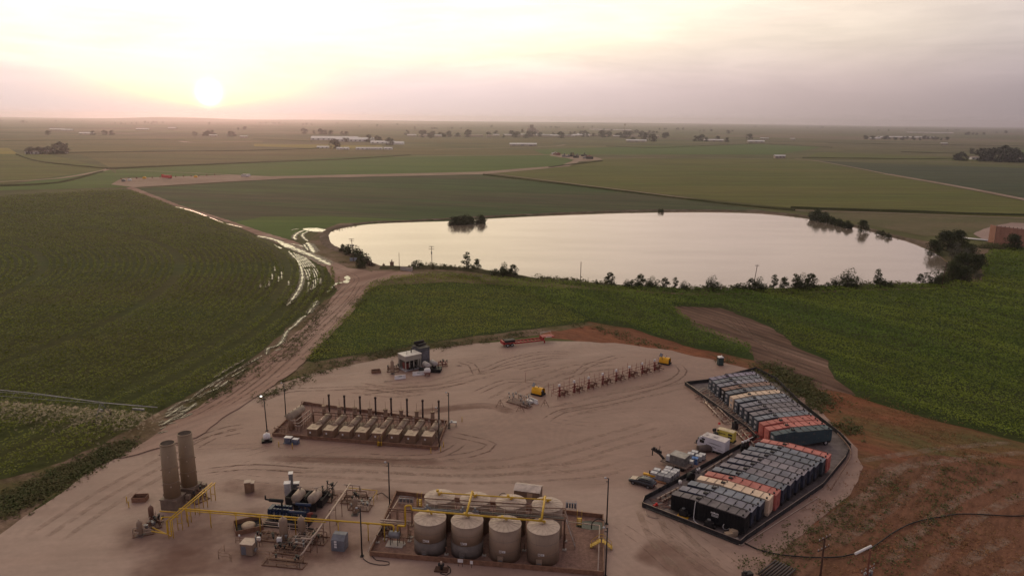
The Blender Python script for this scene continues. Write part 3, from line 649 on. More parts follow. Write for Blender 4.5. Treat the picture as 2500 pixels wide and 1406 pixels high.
# standing crops
LCORN = leafmat('corn_leaf', (.105, .18, .024), (.205, .25, .030), (.175, .22, .036), sc=.022, st=(-58, 4.0))
LGRAIN = leafmat('forage_leaf', (.25, .27, .034), (.16, .215, .030), (.24, .25, .045), sc=.05, st=(-5, 2.5), fine=1.6)
LPIV = leafmat('maize_leaf', (.155, .19, .024), (.165, .185, .028), (.195, .20, .038), sc=.02, st=(5, 3.0))
LDRY = leafmat('weed_leaf', (.085, .105, .035), (.12, .115, .045), (.19, .15, .07), sc=.3)
LRED = leafmat('dry_weed_leaf', (.30, .14, .07), (.22, .135, .055), (.34, .20, .11), sc=.25)
BAREH = wp([(1640, 748), (1760, 752), (1880, 796), (1935, 842), (2020, 880), (2035, 925), (2090, 965), (2000, 950), (1900, 905), (1840, 885), (1830, 850), (1700, 800)])
crop('corn', CORN_B, LCORN, 2.1, 9.0, .47, row=1.1, rowdir=-50, holes=[BAREH], label='tall green corn covering the slope right of the pad')
crop('forage_crop', CORN_A, LGRAIN, 1.0, 9.5, .38, row=None, rowdir=-5, label='low bright green crop between dirt road and pad')
PC = (-328.0, 223.0)
LANE = wp([(690, 600), (745, 630), (835, 655), (840, 700), (770, 745), (720, 770), (745, 700), (738, 655)])
crop('maize', PIVOT, LPIV, 1.9, 4.6, .58, row=2.7, circ=PC, dmax=620, gap=.12, pw=.35, wheel=((PC, 204.5, 1.6), (PC, 253.5, .9), (PC, 247.0, 1.5), (PC, 154.5, 1.4), (PC, 236., .7)), label='green maize in curved rows under the pivot irrigator')
# weeds along roads and verges
def W(*p): return wp(p)
tufts('weeds', [W((520, 975), (600, 915), (680, 860), (760, 800), (800, 735)), W((760, 885), (820, 800), (880, 735), (930, 690), (1000, 680)), W((480, 985), (560, 940)), W((700, 745), (830, 700)), W((690, 880), (760, 800))], LDRY, 900, 1.4, .6, .55, 'low dark weeds beside the dirt road')
tufts('weeds', [W((640, 975), (760, 912), (900, 878), (1080, 848), (1220, 826), (1420, 790)), W((900, 868), (1080, 842), (1300, 812)), W((780, 895), (1000, 855)), W((1450, 800), (1560, 835), (1740, 872), (1900, 920), (1980, 975))], LDRY, 900, 1.5, .5, .5, 'low weeds along the far edge of the pad')
tufts('weeds', [W((0, 1262), (190, 1150), (320, 1078), (410, 1030)), W((0, 1220), (160, 1150), (300, 1085)), W((0, 1250), (260, 1110)), W((-60, 1270), (120, 1190), (330, 1070))], LDRY, 1500, 1.3, .4, .5, 'olive weeds on the verge left of the pad')
tufts('weeds', [W((1850, 900), (1960, 960), (2040, 1040)), W((1880, 890), (1990, 960), (2080, 1060)), W((1900, 900), (2010, 985))], LDRY, 900, 1.6, .6, .6, 'dark green weeds behind the far row of frac tanks')
tufts('weeds', [W((1860, 1390), (1980, 1300), (2090, 1215), (2180, 1140)), W((2000, 1330), (2120, 1230), (2300, 1130)), W((2120, 1400), (2300, 1260), (2460, 1150)), W((1840, 1400), (1930, 1330)), W((2250, 1230), (2400, 1130), (2480, 1180))], LDRY, 620, 2.0, .4, .36, 'dark green weed patches on the dry ground', 11)
tufts('weeds', [W((2060, 1300), (2250, 1150), (2400, 1100)), W((2100, 1400), (2400, 1250), (2500, 1200)), W((2300, 1400), (2500, 1300)), W((2100, 1020), (2300, 1070), (2480, 1130)), W((2000, 960), (2150, 1010), (2400, 1080))], LRED, 1400, 4.0, .3, .3, 'reddish dry weeds on the bare slope')
tufts('bank_growth', [W((1015, 652), (1150, 660), (1250, 674), (1330, 684)), W((1320, 684), (1500, 700), (1700, 710), (1900, 709), (2100, 700), (2240, 698)), W((2300, 690), (2350, 640), (2300, 600))], LDRY, 1500, 1.2, 1.5, .8, 'low growth on the near bank of the reservoir', 12)
tufts('bank_growth', [W((800, 566), (900, 546), (1100, 537), (1400, 521), (1850, 515), (2060, 552), (2200, 586)), W((830, 640), (900, 652))], LDRY, 260, 1.0, .7, .8, 'sparse growth on the far bank of the reservoir', 7)
tufts('weeds', [W((2380, 605), (2520, 612), (2800, 630)), W((2395, 600), (2500, 606))], LDRY, 500, 2, 1.3, .8, 'dark weeds at the foot of the brown wall', 12)
tufts('weeds', [W((1330, 428), (1560, 470))], LDRY, 5, 1, .3, .3, 'few weeds by the far farm lane', 4)

# ------------------------------------------------------------------ trees
BARK = mat('bark', (.075, .055, .042), .9)
CROWN = leafmat('tree_leaf', (.040, .055, .022), (.060, .072, .026), (.095, .10, .04), sc=.35, fine=1.2)
CROWNG = leafmat('grey_tree_leaf', (.085, .085, .06), (.11, .105, .08), (.16, .15, .12), sc=.35, fine=1.2)
CROWNF = leafmat('far_tree_leaf', (.035, .045, .022), (.05, .058, .03), (.06, .065, .03), sc=.05, fine=.3, trans=0)
def tree_proto(name, h, wd, nleaf, ls, lobes, m=None, stems=1, base=.12, trunk=True, seed=1):
    global rs
    rs = np.random.RandomState(seed); rr = random.Random(seed)
    root = thing(name, None, 'tree', (0, 0, 0))
    tips = []
    mb = MB()
    for s2 in range(stems):
        a = rr.uniform(0, 6.28); r0 = (0 if stems == 1 else wd * .12)
        p = Vector((math.cos(a) * r0, math.sin(a) * r0, 0)); top = Vector((math.cos(a) * r0 * 2.2, math.sin(a) * r0 * 2.2, h * .62))
        rt = .028 * h / stems ** .4
        mb.cyl(p, p.lerp(top, .5), rt, rt * .7, 7); mb.cyl(p.lerp(top, .5), top, rt * .7, rt * .35, 7)
        for k in range(5):
            q = p.lerp(top, .35 + .13 * k); b = rr.uniform(0, 6.28); e = q + Vector((math.cos(b) * wd * .34, math.sin(b) * wd * .34, h * rr.uniform(.1, .28)))
            mb.cyl(q, e, rt * .4, rt * .12, 5); tips.append(e)
    part('trunk', mb, BARK, root)
    V = []
    for k in range(lobes):
        b = rr.uniform(0, 6.28); zz = rr.uniform(base + .08, .92); rad = wd * .5 * math.sin(math.pi * min(1, (zz - base) / (1 - base) * .8 + .18)) * rr.uniform(.35, .85)
        c = np.array([math.cos(b) * rad, math.sin(b) * rad, zz * h]); r = wd * rr.uniform(.15, .26)
        n = int(nleaf / lobes); q = rs.normal(0, 1, (n, 3)); q /= np.linalg.norm(q, axis=1)[:, None]; q *= (rs.uniform(.35, 1.15, n) ** .5)[:, None]
        V.append(c + q * np.array([r, r, r * .8]))
    V = np.concatenate(V); V = V[V[:, 2] > base * h * .5]
    quads_obj('crown', leaf_arrays(V, ls * rs.uniform(.6, 1.4, len(V)), .2), m or CROWN, root)
    return root
PROTOS = {}
def tree(kind, px, py, h, label, cat='tree', group=None, name=None, sx=1.0, rz=None):
    rt_, h0, used = PROTOS[kind]
    x, y = P(px, py); s = h / h0; z = .2 if 500 < py < 720 else 0
    if not used:
        o = rt_; PROTOS[kind][2] = True; o.location = (x, y, z); o.rotation_euler.z = rnd.uniform(0, 6.28) if rz is None else rz; o.scale = (s * sx, s * sx, s)
    else: o = dup(rt_, (x, y, z), rnd.uniform(0, 6.28) if rz is None else rz, scale=(s * sx, s * sx, s)); 
    if o.get('group'): del o['group']
    return tag(o, label, cat, group)
PROTOS['dense'] = [tree_proto('bush', 6, 8.5, 3000, .75, 26, stems=3, base=-.12, seed=41), 6, False]
PROTOS['a'] = [tree_proto('shore_tree', 5, 4.2, 1100, .46, 13, stems=2, seed=3), 5, False]
PROTOS['b'] = [tree_proto('shore_tree', 5, 5.6, 1400, .46, 17, stems=3, base=.05, seed=5), 5, False]
PROTOS['c'] = [tree_proto('shore_tree', 6, 3.3, 700, .42, 10, stems=1, base=.12, seed=9), 6, False]
PROTOS['bush'] = [tree_proto('bush', 3, 4.6, 1000, .45, 13, stems=3, base=-.15, seed=12), 3, False]
PROTOS['big'] = [tree_proto('tree', 10, 10.5, 3600, .70, 30, stems=3, base=-.08, seed=21), 10, False]
PROTOS['grey'] = [tree_proto('tree', 8, 6.5, 900, .5, 18, m=CROWNG, stems=3, base=.1, seed=22), 8, False]
PROTOS['far'] = [tree_proto('tree', 12, 21, 480, 2.6, 12, m=CROWNF, base=-.15, seed=31), 14, False]
PROTOS['farb'] = [tree_proto('tree', 12, 15, 400, 2.4, 10, m=CROWNF, base=-.15, seed=33), 14, False]
SH = 'shore trees on the near bank'
for k, px, py, h, lab in [('c', 1140, 660, 7.2, 'thin open tree right of the shore power pole, tallest there'), ('a', 1163, 661, 4.0, 'small leaning tree just right of the thin open tree'), ('bush', 1207, 672, 2.4, 'small bush left of the dense pair on the near bank'), ('b', 1232, 676, 4.6, 'dense spreading shore bush, left of a dense pair'), ('a', 1254, 679, 4.4, 'dense shore bush, right of a dense pair'),
                      ('bush', 1018, 655, 3.0, 'bush at the notch in the near bank'), ('c', 1456, 700, 2.2, 'tiny sapling right of the bare utility pole'), ('a', 1489, 699, 4.3, 'round lone tree standing by itself right of the bare utility pole'),
                      ('b', 1530, 704, 2.8, 'low tree at the left end of the shore thicket'), ('bush', 1545, 705, 3.0, 'dark low bush filling the left of the shore thicket'), ('a', 1563, 704, 4.4, 'taller twin-topped tree in the left shore thicket'), ('b', 1592, 706, 4.0, 'spreading tree at the right of the left shore thicket'),
                      ('a', 1622, 708, 3.8, 'leafy tree left of the middle shore clump'), ('c', 1647, 710, 4.8, 'dark upright tree in the middle shore clump'), ('b', 1670, 711, 3.2, 'sloping bush ending the middle shore clump'), ('bush', 1702, 712, 1.6, 'very low bush left of the broad bright shore tree'),
                      ('b', 1742, 713, 4.9, 'broad bright shore tree standing between two clumps'), ('bush', 1806, 713, 3.0, 'grey low bush left of the leaning pole'), ('a', 1832, 713, 4.2, 'tree at the foot of the leaning pole'), ('b', 1855, 714, 4.6, 'dark mass of a tree right of the leaning pole'),
                      ('c', 1888, 711, 6.0, 'open crowned tree right of the dark mass'), ('a', 1914, 711, 4.3, 'round tree between two taller shore trees'), ('c', 1940, 711, 6.4, 'tall narrow tree in the right clump'), ('b', 1958, 710, 5.4, 'wide tree in the right shore clump'), ('a', 1979, 709, 5.2, 'tree closing the right shore clump'),
                      ('bush', 1999, 709, 2.0, 'tiny bush right of the right shore clump'), ('bush', 2018, 708, 2.6, 'low bush left of the forked tree'), ('b', 2046, 707, 4.2, 'rounded bush beside the forked tree'), ('b', 2077, 706, 6.4, 'forked broad tree with a gap in its crown'), ('c', 2140, 700, 6.6, 'slim pointed tree above a low bush'), ('bush', 2150, 702, 3.4, 'low bush at the foot of the slim pointed tree'), ('bush', 2168, 702, 2.4, 'smallest bush right of the slim pointed tree'),
                      ('a', 2247, 696, 3.6, 'small round tree left of the dark pointed tree'), ('b', 2275, 700, 5.6, 'dark pointed tree before the dense grove')]:
    tree(k, px, py, h * 1.16, lab, 'bush' if k == 'bush' else 'tree', SH)
GR = 'dense grove at the right end of the reservoir'
for k, px, py, h, lab in [('big', 2278, 622, 7, 'dark tree leaning over the water, leftmost in the grove'), ('big', 2305, 614, 10, 'tallest dark tree at the back left of the grove'), ('big', 2335, 612, 10, 'dense rounded tree at the back of the grove'), ('grey', 2328, 640, 9, 'greyish half bare tree in the middle of the grove'), ('grey', 2352, 650, 8, 'second greyish tree, nearer the field'),
                      ('big', 2362, 640, 8, 'dark tree at the field side of the grove'), ('big', 2372, 668, 8, 'wide dark tree along the field edge'), ('big', 2345, 672, 9, 'dark tree in the heart of the grove'), ('big', 2325, 690, 8, 'dark tree at the near left of the grove'), ('big', 2350, 695, 7, 'dark tree at the near end of the grove'), ('bush', 2305, 697, 3.5, 'bush below the leaning dead pole'), ('grey', 2385, 690, 5, 'pale bush at the near right of the grove'), ('big', 2390, 655, 6, 'low dark tree furthest into the field')]:
    tree(k, px, py, h, lab, 'tree', GR)
for k, px, py, h, lab, n in [('dense', 1108, 549, 4.7, 'left tree of the dark clump on the far bank', 0), ('dense', 1122, 549, 4.8, 'second tree of the dark clump on the far bank', 0), ('dense', 1138, 548, 5.3, 'third and highest tree of the far bank clump', 0), ('dense', 1149, 547, 4.0, 'low end of the larger far bank clump', 0), ('dense', 1173, 546, 4.9, 'round separate bush right of the far bank clump', 0),
                      ('dense', 1992, 538, 6.8, 'dark tree at the left end of the right far bank thicket', 0), ('dense', 2012, 543, 5.8, 'dark tree second from the left in the far thicket', 0), ('dense', 2032, 548, 4.4, 'bush in the middle of the right far thicket', 0), ('dense', 2050, 553, 4.2, 'bush near the end of the right far thicket', 0), ('dense', 2070, 558, 4.2, 'last bush of the right far thicket', 0), ('big', 2106, 566, 6.5, 'round green tree with its reflection below', 0),
                      ('bush', 2150, 575, 3.2, 'small bush between the round tree and the grove', 0), ('bush', 2168, 582, 3.0, 'small bush nearer the grove', 0), ('bush', 1614, 519, 2.8, 'lone tiny bush on the straight far bank', 0), ('bush', 842, 616, 4.0, 'bush left of the pump house power pole', 0), ('bush', 858, 622, 4.6, 'bush under the pump house power pole', 0), ('bush', 876, 632, 4.8, 'bush sloping down toward the pilings', 0), ('bush', 888, 645, 4.6, 'bright green bush beside the pilings', 0), ('bush', 882, 655, 3.0, 'low bush below the bright green bush', 0), ('big', 2472, 612, 8, 'bushy tree in front of the brown sound wall', 0)]:
    tree(k, px, py, h, lab, 'bush' if k == 'bush' else 'tree')
# farm belts far away: (px, base py, height m)
def belt(lst, label, group, kinds=('far', 'farb')):
    lst = sorted(lst) if len(lst) < 14 else lst; n = len(lst)
    ords = ['first', 'second', 'third', 'fourth', 'fifth', 'sixth', 'seventh', 'eighth', 'ninth', 'tenth', 'eleventh', 'twelfth', 'thirteenth']
    for i, (px, py, h) in enumerate(lst): tree(kinds[i % len(kinds)], px, py, h, label if n > 13 else label + ', ' + ords[i] + ' from its left', 'tree', group)
belt([(75, 377, 12), (85, 376, 11), (97, 377, 12), (108, 376, 12), (120, 377, 13), (137, 376, 18), (150, 375, 19), (158, 376, 16)], 'dark tree of the farmstead belt at the left edge', 'farmstead trees at far left')
belt([(2345, 392, 15), (2372, 376, 14)], 'round dark tree left of the big right hand grove', 'outlying trees of the right farm')
belt([(2395, 394, 22), (2410, 392, 24), (2425, 394, 24), (2440, 396, 22), (2452, 394, 27), (2468, 396, 28), (2482, 397, 20), (2496, 397, 16), (2355, 393, 12), (2335, 392, 11)], 'dark tree in the big grove by the right edge', 'big grove by the right edge')
belt([(228, 330, 16), (255, 330, 16), (274, 330, 18), (117, 330, 14), (498, 332, 14), (508, 332, 18), (520, 331, 20), (563, 334, 18), (572, 333, 16), (475, 332, 14)], 'hazy dark farm tree below the sunset', 'hazy farm trees at left')
belt([(742, 327, 22), (767, 327, 14), (783, 329, 22), (795, 329, 20), (808, 330, 18), (836, 330, 16), (845, 330, 14)], 'hazy dark tree in the row left of the white barns', 'trees left of the white barns')
belt([(840, 346, 12), (848, 347, 11), (900, 347, 22), (818, 364, 20), (921, 346, 16), (929, 346, 14), (951, 355, 18)], 'dark tree standing among the white barns', 'trees among the white barns')
belt([(1545, 346, 14), (1574, 345, 22), (1592, 346, 24), (1697, 345, 20), (1712, 345, 22), (1724, 346, 16), (1752, 342, 14), (1775, 347, 16), (1830, 340, 20)], 'dark farm tree in front of the hazy town', 'farm trees before the town')
town = []
for k in range(70): town.append((990 + rnd.random() ** .9 * 640, 333 + rnd.uniform(-3, 5) - (1 if k % 2 else 0), rnd.uniform(12, 24)))
belt(town, 'hazy tree of the long town tree belt', 'tree belt of the hazy town')
haz = []
for k in range(36):
    py = 304 + 20 * rnd.random() ** 1.2; px = -20 + 2540 * ((k * .6180339) % 1)
    for j in range(rnd.choice([1, 2, 4, 6, 8])): haz.append((px + rnd.gauss(0, 22), py + (px - 1250) * .01 + rnd.uniform(-.5, .5), rnd.uniform(9, 20)))
belt(haz, 'faint hazy tree near the horizon', 'faint trees near the horizon')
belt([(2110 + k * 9 + rnd.uniform(-4, 4), 341 + rnd.uniform(-1.5, 2), rnd.uniform(8, 16)) for k in range(24)], 'hazy tree of the farm row at right', 'hazy farm row at right')

# ------------------------------------------------------------------ far buildings
WB = mat('white_barn_metal', (.75, .73, .72), .5, var=.05); TB = mat('buff_wall', (.42, .34, .28), .7); SLATE = mat('slate_roof', (.16, .14, .14), .7)
def barn(name, px, py, L, Wd, h, label, cat='barn', group=None, rz=0.0, wm=WB, rm=WB, nwin=0):
    x, y = P(px, py); t = thing(name, label, cat, (x, y), rz, group)
    mb = MB((x, y, rz)); mb.xpoly([(-L / 2, 0), (L / 2, 0), (L / 2, h), (-L / 2, h)], -Wd / 2, Wd / 2); part('wall', mb, wm, t)
    mb = MB((x, y, rz)); e = .5
    for s2 in (-1, 1):
        mb.add([(-L / 2 - e, s2 * (Wd / 2 + e), h - .15), (L / 2 + e, s2 * (Wd / 2 + e), h - .15), (L / 2 + e, 0, h + Wd * .2), (-L / 2 - e, 0, h + Wd * .2)], [[0, 1, 2, 3] if s2 < 0 else [3, 2, 1, 0]])
    for s2 in (-1, 1): mb.add([(s2 * L / 2, -Wd / 2, h), (s2 * L / 2, Wd / 2, h), (s2 * L / 2, 0, h + Wd * .2 - .1)], [[0, 1, 2]])
    part('roof', mb, rm, t)
    if nwin:
        mb = MB((x, y, rz))
        for k in range(nwin): mb.box(-L / 2 + (k + .5) * L / nwin, -Wd / 2 - .06, h * .25, L / nwin * .35, .12, h * .5)
        part('door', mb, SLATE, t)
    return t
barn('barn', 818, 343, 130, 26, 6, 'long white barn left of the dark tree, roof catching light', nwin=9)
barn('barn', 865, 346, 95, 24, 6, 'long white barn right of the dark tree', nwin=8)
barn('barn', 895, 346, 40, 20, 7, 'short white barn beside the tall tree', nwin=3)
barn('shed', 935, 351, 60, 16, 4, 'low open pale shed right of the barns', 'shed', nwin=5)
barn('shed', 966, 353, 40, 16, 4, 'pale shed at the right end of the barns', 'shed')
barn('house', 789, 363, 24, 9, 3.5, 'small pale house left of the lone dark tree', 'house', nwin=3)
for k, (px, L) in enumerate([(830, 16), (846, 14), (881, 26), (893, 20), (906, 14), (916, 10), (925, 20), (948, 24)]):
    barn('house', px, 366, L * .7, 9, 3.4, 'small pale farm building in the row below the white barns', 'house', 'small buildings in the row below the barns', nwin=2)
for px, py, L, lab in [(212, 329, 45, 'low pale shed left of the hazy farm trees'), (140, 319, 60, 'distant white barn at upper left'), (165, 320, 45, 'distant pale barn right of the upper left barn'), (349, 318, 55, 'faint pale barn left of centre below the sunset'), (421, 315, 40, 'faint white roof under the sun'), (521, 334, 24, 'small house among trees below the sun'), (596, 337, 22, 'tiny pale house right of the sun'), (1300, 332, 90, 'pale roofed shed at the left of town'), (1330, 333, 60, 'second pale roofed shed in town'), (1345, 334, 60, 'low shed in town'), (1388, 334, 50, 'small white roofed house in town'), (1418, 333, 60, 'white gabled building in town'), (1423, 331, 50, 'white building behind the gabled one'), (1490, 319, 260, 'very long pale warehouse beyond the town'), (1506, 335, 30, 'tiny white dome roofed hut'), (1553, 347, 60, 'low pale farm shed left of dark trees'), (1742, 346, 60, 'pale shed between dark farm trees'), (1845, 349, 50, 'white roofed farm shed at centre right'), (1866, 341, 30, 'small pale hut at right'), (1935, 342, 16, 'tiny building right of the hut'), (2135, 341, 40, 'white roofed shed at the left of the right hand farm row'), (2210, 338, 240, 'long pale greenhouse in the right hand farm row'), (2270, 326, 300, 'very long thin pale building near the right horizon'), (1275, 357, 60, 'pale site shed at the left of the mid distance yard'), (1290, 357, 40, 'bluish white site shed in the mid distance yard'), (2304, 354, 20, 'lone tiny white shed at right'), (1903, 387, 18, 'small pale box trailer by the far lane')]:
    barn('barn' if L > 35 else 'shed', px, py, L, 14 if L > 35 else 8, 4.5, lab, 'barn' if L > 35 else 'shed', rm=WB, wm=TB, rz=rnd.uniform(-.05, .05), nwin=3)
for k in range(26):
    px = 1000 + k * 24 + rnd.uniform(-8, 8); barn('house', px, 334 + rnd.uniform(-1.5, 1.5), rnd.uniform(18, 40), 12, 5, 'small hazy house in the distant town', 'house', 'houses of the distant town', rm=rnd.choice([WB, SLATE, TB]), wm=TB)
for k, (px, py) in enumerate([(76, 376), (88, 377), (101, 375), (124, 371), (152, 375), (2378, 390), (2499, 392)]):
    barn('house', px, py, 14, 9, 4, ['small white house among the left farmstead trees', 'low shed before the left farmstead trees', 'white roofed shed behind the left farmstead', 'pale house among the dark left trees', 'small hut at the right of the left farmstead', 'white house peeping between the right grove trees', 'pale building at the right edge of the grove'][k], 'house', wm=WB, rm=TB, nwin=2)
t = thing('grain_elevator', 'hazy grain elevator with tall silos above the town trees', 'grain elevator', P(1299, 329)); x, y = P(1299, 329)
mb = MB((x, y, 0))
for k in range(4): mb.cyl((-18 + k * 11, 0, 0), (-18 + k * 11, 0, 27), 5.5, n=12)
part('silo', mb, TB, t); mb = MB((x, y, 0)); mb.box(-2, 0, 27, 16, 9, 14); mb.box(22, 0, 0, 14, 12, 18); part('headhouse', mb, TB, t)
t = thing('water_tower', 'thin hazy tower rising behind the town', 'tower', P(1525, 324)); x, y = P(1525, 324)
mb = MB((x, y, 0)); mb.cyl((0, 0, 0), (0, 0, 40), 2.2, 1.6); mb.lathe((0, 0, 38), (0, 0, 1), [(0, 1.6), (2, 4.5), (5, 5), (7, 3), (8, .2)]); part('shaft', mb, TB, t)
# mid distance well pad
def tankcar(px, py, s, m, label, cat='tank trailer'):
    x, y = P(px, py); t = thing('frac_tank', label, cat, (x, y, .5), -.5); mb = MB((x, y, -.5)); mb.box(0, 0, 1.1, 12 * s, 2.6, 2.6); mb.box(-6.4 * s, 0, 1.3, .9, 2.6, 3.0); part('body', mb, m, t)
    mb = MB((x, y, -.5))
    for sx in (-1, 1): mb.cyl((4 * s + sx * .6, -1.1, 1.0), (4 * s + sx * .6, 1.1, 1.0), .5)
    part('wheel', mb, BLACK, t)
tankcar(408, 437, 1.0, REDF, 'red tank trailer on the far well pad')
for k, (px, py, m, lab) in enumerate([(353, 438, YELB, 'yellow solar skid left of the red tank trailer'), (478, 435, YELB, 'yellow skid right of the red tank trailer'), (317, 443, WHITE, 'white box cabin at the left of the far pad'), (302, 445, GREY, 'grey shelter at the left tip of the far pad')]):
    x, y = P(px, py); t = thing('equipment_skid', lab, 'skid', (x, y, .5)); mb = MB((x, y, .2)); mb.box(0, 0, .6, 3.4, 2.2, .3); mb.xpoly([(-1.6, .9), (1.6, .9), (1.6, 2.0), (.8, 2.7), (-.8, 2.7), (-1.6, 2.0)], -1, 1); part('body', mb, m, t)
    mb = MB((x, y, .2)); mb.box(-1.3, 0, 2.7, .1, .1, 1.2); part('mast', mb, DARK, t)
x, y = P(600, 433); t = thing('camper_trailer', 'white camper parked on the far well pad', 'camper', (x, y, .5)); mb = MB((x, y, 0)); mb.xpoly([(-4.5, .9), (4.5, .9), (4.5, 3.2), (-3.2, 3.2), (-4.5, 2.0)], -1.2, 1.2); part('body', mb, WHITE, t)
mb = MB((x, y, 0)); mb.box(-1, -1.22, 1.9, 4.5, .06, .7); part('window', mb, GLASS, t); mb = MB((x, y, 0)); mb.cyl((1, -1.2, .5), (1, 1.2, .5), .45); mb.cyl((2, -1.2, .5), (2, 1.2, .5), .45); part('wheel', mb, BLACK, t)
for k in range(13):
    x, y = P(296 + k * 19, 440 - k * .8); t = thing('wellhead', 'tiny red wellhead in the line on the far pad', 'wellhead', (x, y, .5), 0, 'wellheads on the far pad'); mb = MB((x, y, 0)); mb.cyl((0, 0, .5), (0, 0, 2.6), .25, n=6); mb.box(0, 0, 1.2, 1.6, .3, .3); part('valve_stack', mb, REDP, t)
for k in range(16):
    px = 1352 + rnd.uniform(0, 95); py = 377 + (px - 1352) * .07 + rnd.uniform(0, 8); x, y = P(px, py); m = rnd.choice([WHITE, GREY, DARK, TAN, REDP]); t = thing('site_unit', 'tiny hazy piece of equipment on the mid distance pad', 'site equipment', (x, y, .5), rnd.uniform(0, 3), 'equipment on the mid distance pad')
    mb = MB((x, y, 0)); mb.box(0, 0, .5, rnd.uniform(5, 12), 3, rnd.uniform(2, 4)); mb.box(1, 0, 2.5, 2, 2, rnd.uniform(1.5, 5)); part('housing', mb, m, t)
# brown sound wall on the neighbouring pad at right
A = Vector((*P(2412, 592), 0)); Bv = Vector((*P(2427, 597), 0)); x, y = A.x, A.y
t = thing('sound_wall', 'tall brown panelled sound wall at the right edge', 'sound wall', (x, y, .3)); WALLM = mat('brown_fabric_panel', (.34, .17, .12), .8, var=.1, sc=.3, streak=.2)
c2 = Vector((*P(2428, 597), 0)); c3 = Vector((*P(2760, 640), 0)); n_seg = 24
for nm, a, b, k in (('end_panel', A, c2, 5), ('long_panel', c2, c3, 30)):
    mb = MB()
    d = (b - a).normalized(); an = math.atan2(d.y, d.x)
    for i in range(k):
        p = a.lerp(b, (i + .5) / k); mb.box(p.x, p.y, .3, (b - a).length / k - .08, .25, 9.4, an)
    part(nm, mb, WALLM, t)
mb = MB()
for i in range(31):
    p = c2.lerp(c3, i / 30); mb.box(p.x, p.y + .3, .3, .25, .3, 9.8)
part('post', mb, DARK, t)
x, y = P(2392, 588); t = thing('stacked_pipe', 'pale pipe stacked on the ground left of the sound wall', 'pipe stack', (x, y, .3)); mb = MB((x, y, -.75))
for k in range(6): mb.cyl((-9, k * .5, .6), (9, k * .5, .6), .22, n=6)
part('pipe', mb, WHITE, t)
# ------------------------------------------------------------------ frames of the two batteries
def mkframe(a, b):
    A_, B_ = P(*a), P(*b); return (A_[0], A_[1], math.atan2(B_[1] - A_[1], B_[0] - A_[0]))
TF = mkframe((903, 1357), (1467, 1406)); SF = mkframe((665, 1065), (1068, 1098))
def lo(fr, px, py, z=0.0):
    x, y = P(px, py, z); dx, dy = x - fr[0], y - fr[1]; c, s = math.cos(fr[2]), math.sin(fr[2]); return (dx * c + dy * s, -dx * s + dy * c)
def wo_(fr, x, y, z=0.0):
    c, s = math.cos(fr[2]), math.sin(fr[2]); return (fr[0] + x * c - y * s, fr[1] + x * s + y * c, z)
def L3(fr, px, py, z): a = lo(fr, px, py, z); return (a[0], a[1], z)
Z0 = .06
def elbow(pts, r=.25, n=3):
    """round the corners of a pipe run"""
    pts = [Vector(p) for p in pts]; out = [pts[0]]
    for i in range(1, len(pts) - 1):
        a, b, c = pts[i - 1], pts[i], pts[i + 1]; d1, d2 = (a - b), (c - b); rr = min(r, d1.length * .45, d2.length * .45)
        p1, p2 = b + d1.normalized() * rr, b + d2.normalized() * rr
        for k in range(n + 1):
            t = k / n; out.append(p1 * (1 - t) ** 2 + b * 2 * t * (1 - t) + p2 * t * t)
    out.append(pts[-1]); return out
def pipe(mb, pts, r): mb.tube(elbow(pts, max(.2, r * 2.2)), r, 7)
def wallring(fr, pts, h, th=.09, name='containment_wall', label='', floor=CONC_P, m=RUSTW):
    t = thing(name, label, 'containment wall', wo_(fr, *pts[0], Z0), fr[2])
    n = len(pts)
    mb = MB(fr); mb2 = MB(fr)
    for i in range(n):
        a, b = Vector((*pts[i], 0)), Vector((*pts[(i + 1) % n], 0)); d = b - a; an = math.atan2(d.y, d.x); c = (a + b) / 2
        mb.box(c.x, c.y, Z0, d.length - th, th, h, an); mb2.box(c.x, c.y, Z0 + h, d.length + th, th * 2.0, .08, an)
        k = int(d.length / 1.4); nn = Vector((d.y, -d.x, 0)).normalized()
        for j in range(1, k): p = a + d * j / k + nn * (th * .5 + .03); mb.box(p.x, p.y, Z0, .08, .06, h, an)
    part('wall_panel', mb, m, t); part('cap_rail', mb2, m, t)
    o = sheet('containment_floor', [wo_(fr, *p)[:2] for p in pts], Z0 + .035, floor, step=50, jit=0)
    return t
